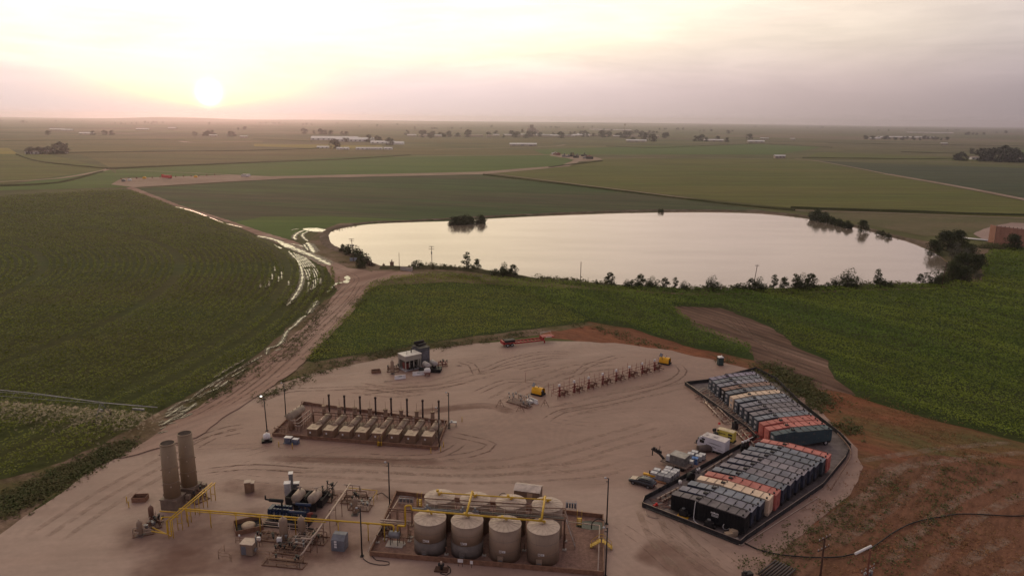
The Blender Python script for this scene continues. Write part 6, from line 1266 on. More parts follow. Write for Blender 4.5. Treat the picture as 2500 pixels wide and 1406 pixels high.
# ------------------------------------------------------------------ yellow arched solar shelters
def shelter(px, py, label):
    x, y = P(px, py); rz = -.55; fr = (x, y, rz); t = thing('solar_shelter', label, 'shelter', (x, y, Z0), rz, 'yellow arched solar shelters'); n = 10; R_ = .95; vs = []; fs = []
    for j, yy in enumerate((-1.3, 1.3)):
        for k in range(n + 1): a = math.pi * k / n; vs.append((yy, math.cos(a) * R_, .9 + math.sin(a) * R_ * 1.0))
        
    mb = MB(fr)
    for k in range(n): fs.append([k, k + 1, n + 2 + k, n + 1 + k])
    mb.add(vs, fs, True); mb.add([(-1.3, math.cos(math.pi * k / n) * R_, .9 + math.sin(math.pi * k / n) * R_) for k in range(n + 1)], [list(range(n + 1))]); mb.box(0, R_ - .03, .45, 2.6, .06, .5); mb.box(0, -R_ + .03, .45, 2.6, .06, .5); part('canopy', mb, YELB, t)
    mb = MB(fr); mb.box(0, 0, Z0, 2.9, 2.0, .35); part('skid', mb, BLACK, t); mb = MB(fr); mb.box(1.0, 0, .42, .5, 1.2, .6); mb.box(.7, .3, .42, .5, .5, 1.0); part('equipment', mb, DARK, t)
    mb = MB(fr); mb.box(.95, -.15, 1.0, .1, .6, .35); part('notice', mb, WHITE, t)
    mb = MB(fr); mb.add([(-1.5, -.5, 2.0), (-.5, -1.1, 2.0), (-.3, -.7, 2.75), (-1.3, -.1, 2.75), (-1.5, -.5, 2.06), (-.5, -1.1, 2.06), (-.3, -.7, 2.81), (-1.3, -.1, 2.81)], [[3, 2, 1, 0], [4, 5, 6, 7], [0, 1, 5, 4], [1, 2, 6, 5], [2, 3, 7, 6], [3, 0, 4, 7]]); part('solar_panel', mb, mat('solar_cell', (.035, .03, .07), .25, spec=.6), t)
    mb = MB(fr); mb.cyl((-.9, -.5, 1.5), (-.9, -.55, 2.4), .05); mb.cyl((.1, -.1, 1.8), (.1, -.1, 2.2), .12); part('bracket', mb, LGREY, t)
shelter(1314, 963, 'yellow arched shelter with solar panel by the pipe manifold'); shelter(1623, 888, 'yellow arched shelter with solar panel at the far end of the wellheads')
# ------------------------------------------------------------------ wellheads with guard rails
def wellhead_p():
    t = thing('wellhead', '', 'wellhead', (0, 0, 0)); mb = MB(); mb.cyl((0, 0, 0), (0, 0, .8), .28, n=10); mb.cyl((0, 0, .8), (0, 0, 2.3), .15, n=8)
    for z in (.8, 1.2, 1.6, 2.0): mb.cyl((0, 0, z), (0, 0, z + .1), .28, n=10)
    mb.cyl((-.6, 0, 1.4), (.9, 0, 1.4), .12, n=7); part('valve_stack', mb, REDP, t)
    mb = MB(); mb.cyl((0, 0, 2.3), (0, 0, 3.0), .14, n=8); mb.box(-.3, 0, 2.5, .3, .2, .5); part('lubricator', mb, WHITE, t)
    mb = MB(); pipe(mb, [(.9, 0, 1.4), (1.6, -.2, 1.4), (1.6, -.2, .5), (2.2, -1.2, .3)], .1); mb.box(1.3, .2, .0, .7, .7, .8); mb.box(1.5, -.5, .9, .5, .5, .5); part('flow_piping', mb, BROWN, t)
    mb = MB()
    for a, b in ((-1.5, -1.2), (-1.5, 1.0), (1.9, 1.0), (.4, -1.3)): mb.cyl((a, b, 0), (a, b, 1.6), .05, n=5)
    for z in (.8, 1.6): mb.cyl((-1.5, -1.2, z), (-1.5, 1, z), .04, n=5); mb.cyl((-1.5, 1, z), (1.9, 1, z), .04, n=5); mb.cyl((-1.5, -1.2, z), (.4, -1.3, z), .04, n=5)
    part('guard_rail', mb, REDP, t); return t
wh = wellhead_p(); A_ = Vector((*P(1366, 968), 0)); B_ = Vector((*P(1600, 904), 0)); an = math.atan2(B_.y - A_.y, B_.x - A_.x)
for k in range(8):
    p = A_.lerp(B_, k / 7.0 * .99); lab = 'red wellhead behind guard rails, ' + ['nearest the pipe manifold', 'second from the near end', 'third from the near end', 'fourth from the near end', 'fourth from the far shelter', 'third from the far shelter', 'second from the far shelter', 'nearest the far yellow shelter'][k]
    if k == 0: wh.location = (p.x, p.y, Z0); wh.rotation_euler.z = an; wh['label'] = lab; wh['group'] = 'wellheads in a row'
    else: dup(wh, (p.x, p.y, Z0), an, lab)
t = thing('wire_fence', 'thin red wire fence behind the row of wellheads', 'fence', P3(1350, 962, Z0)); mb = MB(); A2 = Vector((*P(1347, 966), 0)); B2 = Vector((*P(1636, 890), 0)); nrm = Vector((-math.sin(an), math.cos(an), 0)) * 1.3
for z in (.9, 1.6): mb.cyl(A2 + nrm + Vector((0, 0, z)), B2 + nrm + Vector((0, 0, z)), .025, n=4)
part('wire', mb, REDP, t); mb = MB()
for k in range(26): q = A2.lerp(B2, k / 25) + nrm; mb.cyl((q.x, q.y, Z0), (q.x, q.y, 2.2 if k % 4 else 2.8), .045, n=5)
part('post', mb, REDP, t)
for k in range(7):
    p = A_.lerp(B_, (k + .55) / 7.0); t = thing('christmas_tree', 'low red valve cluster between two guard railed wellheads', 'valve', (p.x, p.y, Z0), an, 'low red valve clusters'); mb = MB((p.x, p.y, an)); mb.cyl((0, 0, Z0), (0, 0, 1.0), .1, n=6); mb.cyl((-.8, 0, .6), (.9, 0, .6), .07, n=6); part('valve', mb, BROWN, t)
# pipe manifold left of the near shelter
cluster(1268, 984, 5.6, 2.6, 31, 'pale pipe manifold skid left of the yellow shelter', PIPEL, -.62, 1.9, 11, 'pipe_manifold'); cluster(1284, 993, 2.2, 1.6, 32, 'small pale pipe rack at the near end of the manifold', PIPEL, -.62, 1.2, 6)
x, y = P(1293, 984); tag(MB((x, y, -.6)).box(0, 0, Z0 + .3, 1.5, .7, .35).box(0, 0, Z0, 1.3, .5, .3).build('white_box', WHITE), 'low white box between the manifold and the barrier', 'box')
for px, py, lab in ((1221, 992, 'brown A-frame stand left of the pipe manifold'), (1270, 1004, 'brown tripod frame below the pipe manifold'), (1330, 992, 'brown stand at the right of the white barrier')):
    x, y = P(px, py); mb = MB((x, y, 0))
    for a, b in ((-.9, -.4), (.9, -.4), (0, .9)): mb.cyl((a, b, Z0), (0, 0, 1.7), .05, n=5)
    mb.cyl((-.45, -.2, .9), (.45, -.2, .9), .04, n=5); tag(mb.build('stand', BROWN), lab, 'stand')
x, y = P(1283, 934); tag(MB().cyl((x, y, Z0), (x, y, 2.6), .04, n=5).build('marker_rod', REDP), 'thin solitary marker rod on the open gravel', 'marker rod')
# ------------------------------------------------------------------ frac tanks
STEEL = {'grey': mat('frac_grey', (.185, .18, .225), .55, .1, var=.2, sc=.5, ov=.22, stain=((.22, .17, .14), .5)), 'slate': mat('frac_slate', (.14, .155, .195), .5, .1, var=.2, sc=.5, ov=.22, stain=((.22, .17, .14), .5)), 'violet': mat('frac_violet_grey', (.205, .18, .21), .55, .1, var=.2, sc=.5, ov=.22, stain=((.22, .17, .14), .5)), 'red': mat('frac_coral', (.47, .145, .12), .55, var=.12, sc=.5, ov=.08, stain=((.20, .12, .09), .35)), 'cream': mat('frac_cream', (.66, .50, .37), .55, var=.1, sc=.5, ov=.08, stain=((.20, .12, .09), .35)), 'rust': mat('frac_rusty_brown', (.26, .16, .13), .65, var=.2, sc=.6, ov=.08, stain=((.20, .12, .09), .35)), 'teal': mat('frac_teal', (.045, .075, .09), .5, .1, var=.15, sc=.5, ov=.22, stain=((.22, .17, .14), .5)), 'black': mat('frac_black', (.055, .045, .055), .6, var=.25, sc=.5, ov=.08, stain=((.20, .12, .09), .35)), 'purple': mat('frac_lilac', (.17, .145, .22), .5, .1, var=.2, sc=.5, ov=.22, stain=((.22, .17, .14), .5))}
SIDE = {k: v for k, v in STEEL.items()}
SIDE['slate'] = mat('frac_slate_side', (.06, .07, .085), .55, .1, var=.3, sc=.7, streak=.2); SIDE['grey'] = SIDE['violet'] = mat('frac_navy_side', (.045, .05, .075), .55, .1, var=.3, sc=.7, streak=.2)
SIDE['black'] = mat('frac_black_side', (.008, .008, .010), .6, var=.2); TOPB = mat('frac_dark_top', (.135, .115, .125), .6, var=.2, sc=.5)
FPROTO = {}
def frac_meshes(k, side):
    """sloped roof tank body: narrow nose, wide rear, seams, hatches, axle"""
    root = thing('frac_tank', '', 'frac tank', (0, 0, 0)); L = 12.3; N = 4.5; w1, w2 = .78, 1.20
    zf, zm, zr = 2.95, 3.3, 3.3
    mb = MB()
    secs = [(0, w1, zf, .35), (N - .3, w1, zm, .35), (N + .5, w2, zm + .02, .45), (L - .0, w2, zr, 1.05)]
    vs = []; fs = []
    for x, w_, z, zb in secs: vs += [(x, -w_, zb), (x, w_, zb), (x, w_, z), (x, -w_, z)]
    for i in range(3):
        a, b = i * 4, i * 4 + 4
        fs += [[a, b, b + 3, a + 3], [a + 1, a + 2, b + 2, b + 1], [a, a + 1, b + 1, b]]
    fs += [[0, 3, 2, 1], [12, 13, 14, 15]]
    mb.add(vs, fs)
    n = 26
    for s2 in (-1, 1):
        for j in range(n):
            x = .3 + j * (L - .6) / (n - 1); w_ = w1 if x < N - .3 else (w2 if x > N + .5 else None)
            if w_ is None: continue
            mb.box(x, s2 * (w_ + .02), .9 if x < N else 1.15, .12, .05, (zf + (zm - zf) * min(1, x / N)) - (1.25 if x < N else 1.3))
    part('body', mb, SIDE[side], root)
    mb = MB(); vs = []
    for x, w_, z, zb in secs: vs += [(x, -w_ - .04, z + .02), (x, w_ + .04, z + .02), (x, -w_ - .04, z + .07), (x, w_ + .04, z + .07)]
    fs = []
    for i in range(3): a, b = i * 4, i * 4 + 4; fs += [[a + 2, b + 2, b + 3, a + 3], [a, b, b + 2, a + 2], [a + 1, a + 3, b + 3, b + 1]]
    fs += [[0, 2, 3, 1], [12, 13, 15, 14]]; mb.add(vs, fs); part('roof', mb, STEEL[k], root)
    mb = MB()
    for j in range(1, 8):
        x = j * L / 8; w_ = w1 if x < N else w2; z = (zf + (zm - zf) * min(1, x / N)) + .075; mb.box(x, 0, z, .10, 2 * w_ + .1, .07)
    mb.box(6 + N / 2, -w2, zm + .07, L - N - .8, .07, .07); mb.box(6 + N / 2, w2, zm + .07, L - N - .8, .07, .07); part('roof_seam', mb, DARK if k not in ('cream', 'red') else mat('seam_' + k, tuple(c * .45 for c in ((.5, .125, .095) if k == 'red' else (.6, .45, .33))), .6), root)
    mb = MB()
    for x, y, r in ((L - .5, -.75, .16), (L - .55, .7, .14), (6.2, .3, .1), (9.3, -.2, .1)): mb.cyl((x, y, 3.35), (x, y, 3.35 + .28), r, n=8)
    mb.box(N - .2, -.1, 3.35, .6, .5, .25); mb.tube([(N - .6, .5, 3.3), (N - .4, .5, 3.75), (N + .2, .5, 3.75), (N + .4, .5, 3.4)], .05, 5); part('hatch', mb, DARK, root)
    mb = MB(); mb.box(L - .9, 0, .55, 1.8, 1.9, .45); mb.box(L - .02, 0, .8, .1, 2.2, .35); mb.box(L + .06, .3, 1.3, .06, .7, .9); mb.box(L - .3, -.95, .5, .5, .1, .5); part('rear_gear', mb, DARK if side not in ('red', 'cream') else STEEL[k], root)
    mb = MB(); 
    for s2 in (-1, 1): mb.cyl((L - 1.1, s2 * .85, .55), (L - 1.1, s2 * 1.14, .55), .5, n=14)
    wt = part('wheel', mb, BLACK, root); mb = MB()
    for s2 in (-1, 1): mb.cyl((L - 1.1, s2 * 1.145, .55), (L - 1.1, s2 * 1.16, .55), .27, n=10)
    for q_, w_2 in zip(islands(mb), LASTP[:]): q_.build('rim', LGREY, w_2)
    mb = MB(); mb.cyl((-.02, 0, 1.3), (-.12, 0, 1.3), .3, n=10); mb.cyl((-.1, -.35, .7), (-.4, -.35, .7), .12, n=7); mb.cyl((-.1, .35, .7), (-.4, .35, .7), .12, n=7); mb.box(-.04, 0, 2.1, .05, .7, .5); part('manway', mb, LGREY if k != 'red' else STEEL['red'], root)
    return root
def frac(px, py, rzd, k, side, label, group):
    x, y = P(px, py, 2.95); a = R(rzd); x += math.sin(a) * .78; y -= math.cos(a) * .78
    key = (k, side)
    if key not in FPROTO: FPROTO[key] = frac_meshes(k, side); o = FPROTO[key]; o.location = (x, y, Z0 + .03); o.rotation_euler.z = a
    else: o = dup(FPROTO[key], (x, y, Z0 + .03), a)
    o['label'] = label; o['group'] = group; return o
RA = [(1730.6, 923.7, 'purple', 'slate', 'lilac grey frac tank at the far end of the far row'), (1739, 931.7, 'slate', 'slate', 'slate frac tank second from the far end'), (1749, 940, 'grey', 'slate', 'grey frac tank next to the rusty brown one, on its far side'), (1760.5, 949, 'rust', 'black', 'frac tank with rusty brown roof in the far row'), (1770, 958, 'slate', 'slate', 'slate frac tank between the rusty brown and cream ones'),
      (1781.4, 968.6, 'cream', 'cream', 'cream frac tank of the far row'), (1793, 977.5, 'slate', 'slate', 'slate frac tank just nearer than the far cream one'), (1805, 988.5, 'grey', 'slate', 'grey frac tank, second nearer from the far cream one'), (1816.3, 998.4, 'violet', 'slate', 'mauve grey frac tank, third nearer from the far cream one'), (1828.8, 1009.4, 'violet', 'slate', 'mauve grey frac tank, second before the red pair'), (1839.8, 1020.3, 'slate', 'slate', 'slate frac tank touching the far side of the red pair'),
      (1853, 1032.3, 'red', 'red', 'coral red frac tank, farther of the adjacent red pair'), (1866.7, 1044.2, 'red', 'red', 'coral red frac tank, nearer of the adjacent red pair'), (1881, 1056, 'teal', 'teal', 'dark teal frac tank showing its whole black side')]
for i, (px, py, k, s_, lab) in enumerate(RA): frac(px, py, 17 - i * .30, k, s_, lab, 'frac tanks of the far row')
RB = [(1862.8, 1072.3, 'red', 'red', 'coral red frac tank at the far end of the near row'), (1849.9, 1080.5, 'slate', 'slate', 'slate frac tank beside the far red one of the near row'), (1832, 1090.4, 'slate', 'grey', 'second grey frac tank from the far red one'), (1817, 1098.8, 'grey', 'grey', 'third grey frac tank from the far red one'), (1800.6, 1108.7, 'violet', 'grey', 'mauve grey frac tank in the middle of the near row'), (1783, 1118.8, 'grey', 'grey', 'grey frac tank third from the near red one'), (1765.4, 1129.8, 'violet', 'grey', 'mauve grey frac tank second from the near red one'), (1746.6, 1140.4, 'slate', 'grey', 'slate frac tank touching the near red one'),
      (1729, 1151.4, 'red', 'red', 'coral red frac tank beside the near cream one'), (1710.2, 1162.2, 'cream', 'cream', 'cream frac tank of the near row'), (1687.4, 1174.4, 'slate', 'grey', 'slate frac tank nearer than the near cream one'), (1666.8, 1186.9, 'grey', 'grey', 'grey frac tank next to the nearest black one'), (1649.2, 1199, 'black', 'black', 'nearest frac tank with black side and white lettering')]
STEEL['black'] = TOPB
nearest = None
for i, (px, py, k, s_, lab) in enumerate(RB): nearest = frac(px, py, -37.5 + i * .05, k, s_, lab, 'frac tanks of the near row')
# faded white lettering on the nearest tank (three short lines, too worn to read)
l_ = nearest.location; an = nearest.rotation_euler.z; mb = MB((l_.x, l_.y, an)); rr = random.Random(4)
for row, (z, hgt, n) in enumerate(((2.45, .30, 7), (2.2, .13, 9), (2.0, .13, 8))):
    x = 6.9 + (.0 if row == 0 else .15)
    for k in range(n): w_ = rr.uniform(.10, .17) * (1.25 if row == 0 else .8); mb.box(x + w_ / 2, -1.265, z + (0 if k % 3 else .0), w_ * .75, .02, hgt * rr.uniform(.7, 1.0)); x += w_ * 1.15
part('lettering', mb, WHITE, nearest)
# lined containment
LIN = wp([(1672, 940), (1727, 934), (1845, 904), (1895, 930), (1950, 985), (2050, 1065), (2076, 1094), (2064, 1122), (2008, 1190), (1822, 1318), (1806, 1332), (1568, 1238), (1573, 1222), (1610, 1202), (1846, 1072), (1826, 1052)])
sheet('containment_liner', LIN, Z0 + .022, mat('liner_floor', (.165, .135, .13), .8, var=.3, sc=.5), step=30, jit=0)
t = thing('liner_wall', 'black lined containment wall round both frac tank rows', 'containment wall', (*LIN[11], Z0)); 
for nm, m_2, wd_, hh_ in (('liner_panel', LINER, .10, .85), ('top_rail', PIPEL, .06, .06)):
    mb = MB(); n = len(LIN)
    for i in range(n):
        a, b = Vector((*LIN[i], 0)), Vector((*LIN[(i + 1) % n], 0)); d = b - a; an2 = math.atan2(d.y, d.x); c = (a + b) / 2
        if nm == 'liner_panel': mb.box(c.x, c.y, Z0, d.length, .1, .85, an2); nn = Vector((d.y, -d.x, 0)).normalized()
        elif i in (0, 7, 8, 9, 10, 11, 15, 14): mb.cyl((a.x, a.y, .93), (b.x, b.y, .93), .045, n=5)
    part(nm, mb, m_2, t)
mb = MB()
for i in range(len(LIN)):
    a, b = Vector((*LIN[i], 0)), Vector((*LIN[(i + 1) % len(LIN)], 0)); k_ = int((b - a).length / 2.6)
    for j in range(k_ + 1): q = a.lerp(b, j / max(1, k_)); mb.box(q.x, q.y, Z0, .1, .16, .9)
part('post', mb, DARK, t)
# suction pipes along the fronts of the rows
for k, (a, b, r_, lab) in enumerate((((1722, 981), (1770, 1032), .14, 'pale pipe along the front of the far row, outer line'), ((1741, 982), (1783, 1024), .12, 'pale pipe along the front of the far row, inner line'), ((1799, 1054), (1821, 1078), .15, 'pale pipe segment near the corner of the two rows'), ((1812, 1050), (1845, 1090), .12, 'long pale pipe across the corner of the two rows'), ((1787, 1107), (1714, 1153), .13, 'long pale pipe along the front of the near row'), ((1656, 1190), (1605, 1217), .13, 'pale pipe at the near end of the near row'), ((1640, 1211), (1617, 1222), .15, 'short pale pipe below the black frac tank nose'))):
    A_, B_ = P3(*a, .45), P3(*b, .45); t = thing('suction_pipe', lab, 'pipe', (A_[0], A_[1], Z0)); mb = MB(); mb.cyl(A_, B_, r_, n=8); part('pipe', mb, PIPEL, t); mb = MB()
    for j in range(4): q = Vector(A_).lerp(Vector(B_), (j + .5) / 4); d = (Vector(B_) - Vector(A_)).normalized(); mb.cyl(q - d * .07, q + d * .07, r_ + .07, n=8); mb.box(q.x, q.y, Z0 + .02, .3, .3, .3)
    part('coupling', mb, BROWN, t)
rr = random.Random(8)
HB = mat('brown_hose', (.22, .12, .10), .6); HR = mat('red_hose', (.36, .06, .05), .6)
for k, (px, py, *_r2) in enumerate(RA):
    A_ = P(px - 3, py + 33 - k * .4, 0); 
    for j in range(5):
        a0 = (A_[0] - .2, A_[1] - 1 + j * .5, .7); e = (A_[0] - rr.uniform(2.5, 4.5), A_[1] - rr.uniform(1.0, 4.5), .2); m1 = (A_[0] - rr.uniform(1, 3), A_[1] + rr.uniform(-2.5, .8), .22)
        hose('suction_hose', [a0, m1, e], .065, 'suction hose from the nose of a far row frac tank', HR if k in (11, 12) else (HB if (j + k) % 2 else PIPEL), step=.6)['group'] = 'suction hoses of the far row'
for k, (px, py, *_r2) in enumerate(RB):
    A_ = P(px, py + 36, 0)
    for j in range(2):
        a0 = (A_[0] + .2, A_[1] - .4 + j * .4, .7); m1 = (A_[0] - rr.uniform(.4, 1.8), A_[1] + rr.uniform(-1.5, .3), .2); e = (A_[0] - rr.uniform(1.0, 2.2), A_[1] - rr.uniform(-.2, 1.2), .2)
        hose('suction_hose', [a0, m1, e], .06, 'suction hose from the nose of a near row frac tank', HB if j else mat('maroon_hose', (.16, .05, .045), .6), step=.6)['group'] = 'suction hoses of the near row'
for k in range(9):
    c = P(1612 + k * 3.3, 1226 + k * 2.4); hose('loose_hose', [(c[0] + rr.uniform(-2, 2), c[1] + rr.uniform(-1, 1.5), .2) for _ in range(4)], .05, 'loose hose tangled on the liner by the black frac tank', HB, step=.5)['group'] = 'loose hoses on the near liner'
hose('white_hose', [wo_((l_.x, l_.y, an), 4.2, -.85, 3.35), wo_((l_.x, l_.y, an), 4.2, -1.05, 3.0), wo_((l_.x, l_.y, an), 4.15, -1.1, 1.4), wo_((l_.x, l_.y, an), 4.4, -1.5, .3), wo_((l_.x, l_.y, an), 5.8, -2.0, .2)], .06, 'white hose hanging down the black side of the nearest tank', WHITE)
hose('white_hose', hz_([(1576, 1246), (1580, 1258), (1592, 1262), (1608, 1264)]), .06, 'short white hose on the gravel by the near left liner corner', PIPEL)
hose('black_pipe', [P3(1578, 1240, 1.05)] + [P3(a, b, 1.05) for a, b in ((1640, 1264), (1720, 1296), (1800, 1328))], .11, 'thick black pipe lying on the front containment wall')
hose('white_hose', [P3(1804, 1329, .6), P3(1815, 1328, .2), P3(1840, 1312, .2), P3(1930, 1255, .2), P3(2000, 1212, .2)], .06, 'thin white line curving along the right rear wall', PIPEL)
hose('black_pipe', hz_([(2028, 1195), (2062, 1140), (2077, 1112), (2072, 1090), (2045, 1058)], .9), .13, 'thick brown pipe curving round the right containment wall', BROWN)
hose('long_hose', hz_([(1818, 1325), (1850, 1340), (1905, 1353), (1990, 1360), (2055, 1358), (2090, 1350), (2130, 1335), (2180, 1300), (2230, 1275), (2290, 1262), (2340, 1254), (2400, 1255), (2470, 1259), (2560, 1255)], .22), .095, 'very long black hose curving across the dry ground to the right', step=1.5)
x, y = P(2135, 1342); 
# pumps in front of the nearest tank
for px, py, lab in ((1668, 1262, 'dark pump with a yellow base in front of the black tank'), (1730, 1290, 'second dark pump in front of the black tank')):
    x, y = P(px, py); t = thing('transfer_pump', lab, 'pump', (x, y, Z0), -.6); fr = (x, y, -.6); mb = MB(fr); mb.box(0, 0, .35, 1.3, .8, .9); mb.cyl((0, 0, 1.2), (0, 0, 1.6), .38, .3, 12); mb.cyl((.6, 0, .6), (1.1, 0, .6), .25, n=8); part('housing', mb, DARK, t); mb = MB(fr); mb.box(0, 0, Z0, 1.8, 1.1, .22); part('skid', mb, YELB if px < 1700 else BLACK, t); mb = MB(fr); mb.cyl((0, -.1, 1.6), (0, -.1, 1.68), .28, n=12); part('cap', mb, GREY, t)
x, y = P(1778, 1312); t = thing('crate_pile', 'cardboard and timber pile at the rear of the black tank', 'pile', (x, y, Z0), .3); mb = MB((x, y, .3)); mb.box(0, 0, Z0, 1.1, .8, .8); mb.box(1.0, .2, Z0, 1.0, .9, 1.0); part('carton', mb, TANL, t); mb = MB((x, y, .3)); mb.box(.4, -.9, Z0, 1.4, .3, .25); part('timber', mb, CONC, t)
x, y = P(1773, 1298); a = [(x + .55 * math.cos(q), y + .1, .9 + .55 * math.sin(q)) for q in np.linspace(0, 6.3, 18)]; tag(MB().tube(a, .045, 5).build('hose_coil', WHITE), 'white coiled hose standing on the crates', 'hose coil')
x, y = P(1600, 1236); tag(MB((x, y, .5)).box(0, 0, Z0, .9, .3, .35).box(.2, 0, .4, .3, .25, .2).build('red_valve', REDF), 'small red valve at the near left liner corner', 'valve')
for px, py, lab, z in ((1801, 1113, 'red marker flag bucket beside the near row', .4), (1756, 1035, 'red flag on a thin post left of the far row', 1.6)):
    x, y = P(px, py, z); t = thing('red_flag', lab, 'flag', (x, y, Z0)); mb = MB((x, y, 0)); mb.box(0, 0, z, .45, .35, .35, .4, .6); part('flag', mb, REDF, t); mb = MB((x, y, 0)); mb.cyl((0, 0, Z0), (0, 0, z), .03, n=5); part('post', mb, WHITE, t)
x, y = P(1818, 1100); t = thing('filter_pods', 'dark filter pods with white caps at the corner of the rows', 'filter unit', (x, y, Z0), .6); fr = (x, y, .6); mb = MB(fr)
for k in range(3): mb.cyl((k * .8 - .8, 0, Z0), (k * .8 - .8, 0, 1.9), .28, n=10)
part('pod', mb, DARK, t); mb = MB(fr)
for k in range(3): mb.cyl((k * .8 - .8, 0, 1.9), (k * .8 - .8, 0, 2.15), .3, .24, 10)
mb.cyl((-1.2, 0, 2.1), (2.2, 0, 2.3), .07, n=6); part('cap', mb, WHITE, t)
x, y = P(1794, 1048); tag(MB((x, y, .3)).box(0, 0, Z0, 1.0, .9, 1.5).cyl((0, 0, 1.5), (0, 0, 2.0), .3, n=10).build('control_unit', DARK), 'dark control unit before the red hoses', 'control unit')
x, y = P(1686, 1174); t = thing('hose_reel', 'black hose reel between the liner wall and near cream tank', 'hose reel', (x, y, Z0), .5); mb = MB((x, y, .5)); mb.cyl((0, -.35, .9), (0, .35, .9), .75, n=16); part('drum', mb, BLACK, t); mb = MB((x, y, .5)); mb.box(0, -.45, Z0, 1.2, .1, .3); mb.box(0, .45, Z0, 1.2, .1, .3); mb.tube([(.2, .2, 1.5), (1.2, .2, 1.9), (1.9, 0, 1.0)], .08, 6); part('stand', mb, DARK, t)
for px, py, lab in ((1700, 1153, 'left white jug on the liner floor'), (1705, 1150, 'right white jug on the liner floor'), (1660, 1182, 'white round drum lying by the liner wall')):
    x, y = P(px, py); tag(MB((x, y, 0)).cyl((0, 0, Z0), (0, 0, .7), .3, n=10).cyl((0, 0, .7), (0, 0, .85), .12, n=8).build('jug', WHITE), lab, 'jug')
# ------------------------------------------------------------------ totes
def tote_p(m, nm):
    t = thing('ibc_tote', '', 'ibc tote', (0, 0, 0)); mb = MB(); mb.box(0, 0, .16, 1.1, .92, .95); mb.cyl((0, 0, 1.1), (0, 0, 1.17), .16, n=10); part('bottle', mb, m, t)
    mb = MB()
    for z in (.2, .5, .8, 1.12):
        for s2 in (-1, 1): mb.box(0, s2 * .49, z, 1.2, .03, .035); mb.box(s2 * .585, 0, z, .03, .98, .035)
    for k in range(6):
        for s2 in (-1, 1): mb.box(-.5 + k * .2, s2 * .49, .16, .03, .028, 1.0)
    for k in range(5):
        for s2 in (-1, 1): mb.box(s2 * .585, -.4 + k * .2, .16, .028, .03, 1.0)
    part('cage', mb, LGREY, t); mb = MB(); mb.box(0, 0, .0, 1.2, 1.0, .05); mb.box(0, 0, .11, 1.2, 1.0, .04)
    for s2 in (-.45, 0, .45): mb.box(s2, 0, .05, .15, 1.0, .06)
    part('pallet', mb, DARK if m is not BLUE else BLUE, t); return t
TW = tote_p(mat('milky_poly', (.62, .62, .62), .4, var=.06), 'w'); TD = tote_p(mat('grey_poly', (.26, .26, .28), .45), 'd'); TB_ = tote_p(BLUE, 'b'); usedt = set()
def tote(px, py, kind, label, z=0.0, rz=-.5):
    x, y = P(px, py, 1.2 + z); p = {'w': TW, 'd': TD, 'b': TB_}[kind]; loc = (x, y, Z0 + z)
    if kind in usedt: o = dup(p, loc, rz)
    else: usedt.add(kind); o = p; o.location = loc; o.rotation_euler.z = rz
    o['label'] = label; o['group'] = 'ibc totes beside the liner wall'
for px, py, k, lab in ((1604.5, 1144.2, 'w', 'white tote at the far left of the car side cluster'), (1597, 1151.6, 'w', 'white tote at the left edge, behind the yellow frame'), (1632.8, 1140, 'w', 'white tote at the back of the car side cluster'), (1628.5, 1146, 'w', 'white tote second from the back in the car side cluster'), (1622, 1151.6, 'w', 'white tote in the middle of the car side cluster'), (1613.2, 1157.2, 'd', 'grey tote at the front left with a small white tag'), (1650.7, 1146, 'w', 'white tote touching the grey box tank'), (1644.2, 1150.7, 'w', 'white tote second along the liner wall'), (1637.8, 1156.3, 'd', 'greyish tote third along the liner wall'), (1630.4, 1161.8, 'd', 'grey tote at the front corner by the liner wall')): tote(px, py, k, lab)
for px, py, k, lab, z in ((1635.4, 1111, 'w', 'white tote alone on the front of the flatbed trailer', .9), (1696.4, 1100.8, 'w', 'white tote at the far back near the camper', 0), (1686.8, 1105.4, 'w', 'white tote behind the pinkish one', 0), (1674.7, 1110, 'w', 'white tote left of the blue one, beyond the box tank', 0), (1714.5, 1107.2, 'w', 'white tote nearest the camper wheels', 0), (1706.2, 1111, 'w', 'white tote right of the blue tote', 0), (1696.9, 1116.5, 'b', 'bright blue tote among the white ones', 0), (1685, 1123, 'w', 'white tote in front of the blue tote', 0)): tote(px, py, k, lab, z)
# flatbed trailer with box tank
A_ = Vector((*P(1612, 1134), 0)); B_ = Vector((*P(1685, 1153), 0)); A_ = Vector((*P(1618, 1130), 0)); B_ = Vector((*P(1682, 1150), 0)); d = B_ - A_; an = math.atan2(d.y, d.x); L = d.length; fr = (A_.x, A_.y, an)
t = thing('flatbed_trailer', 'brown gooseneck flatbed trailer under the grey box tank', 'trailer', (A_.x, A_.y, Z0), an); mb = MB(fr); mb.box(L / 2, 0, .75, L, 2.3, .18); part('deck', mb, mat('worn_deck', (.20, .15, .12), .8), t)
mb = MB(fr); mb.tube([(.2, 0, .9), (-.8, 0, 1.7), (-2.4, 0, 2.2)], .22, 6); mb.cyl((-2.2, 0, .9), (-2.2, 0, 2.2), .1); mb.cyl((-.4, .6, .3), (-.4, .6, 1.2), .09)
for k in range(4): mb.box(-.7 - k * .35, .3 - k * .2, 1.6 + k * .22, .35, .3, .55, k)
mb.cyl((-1.0, .5, 2.2), (-1.0, .5, 3.0), .05); mb.cyl((-1.6, -.4, 2.2), (-1.6, -.4, 2.9), .05); part('gooseneck', mb, DARK, t); mb = MB(fr)
for k in (L - 2.0, L - .9):
    for s2 in (-1, 1): mb.cyl((k, s2 * .85, .42), (k, s2 * 1.1, .42), .4, n=12)
part('wheel', mb, BLACK, t)
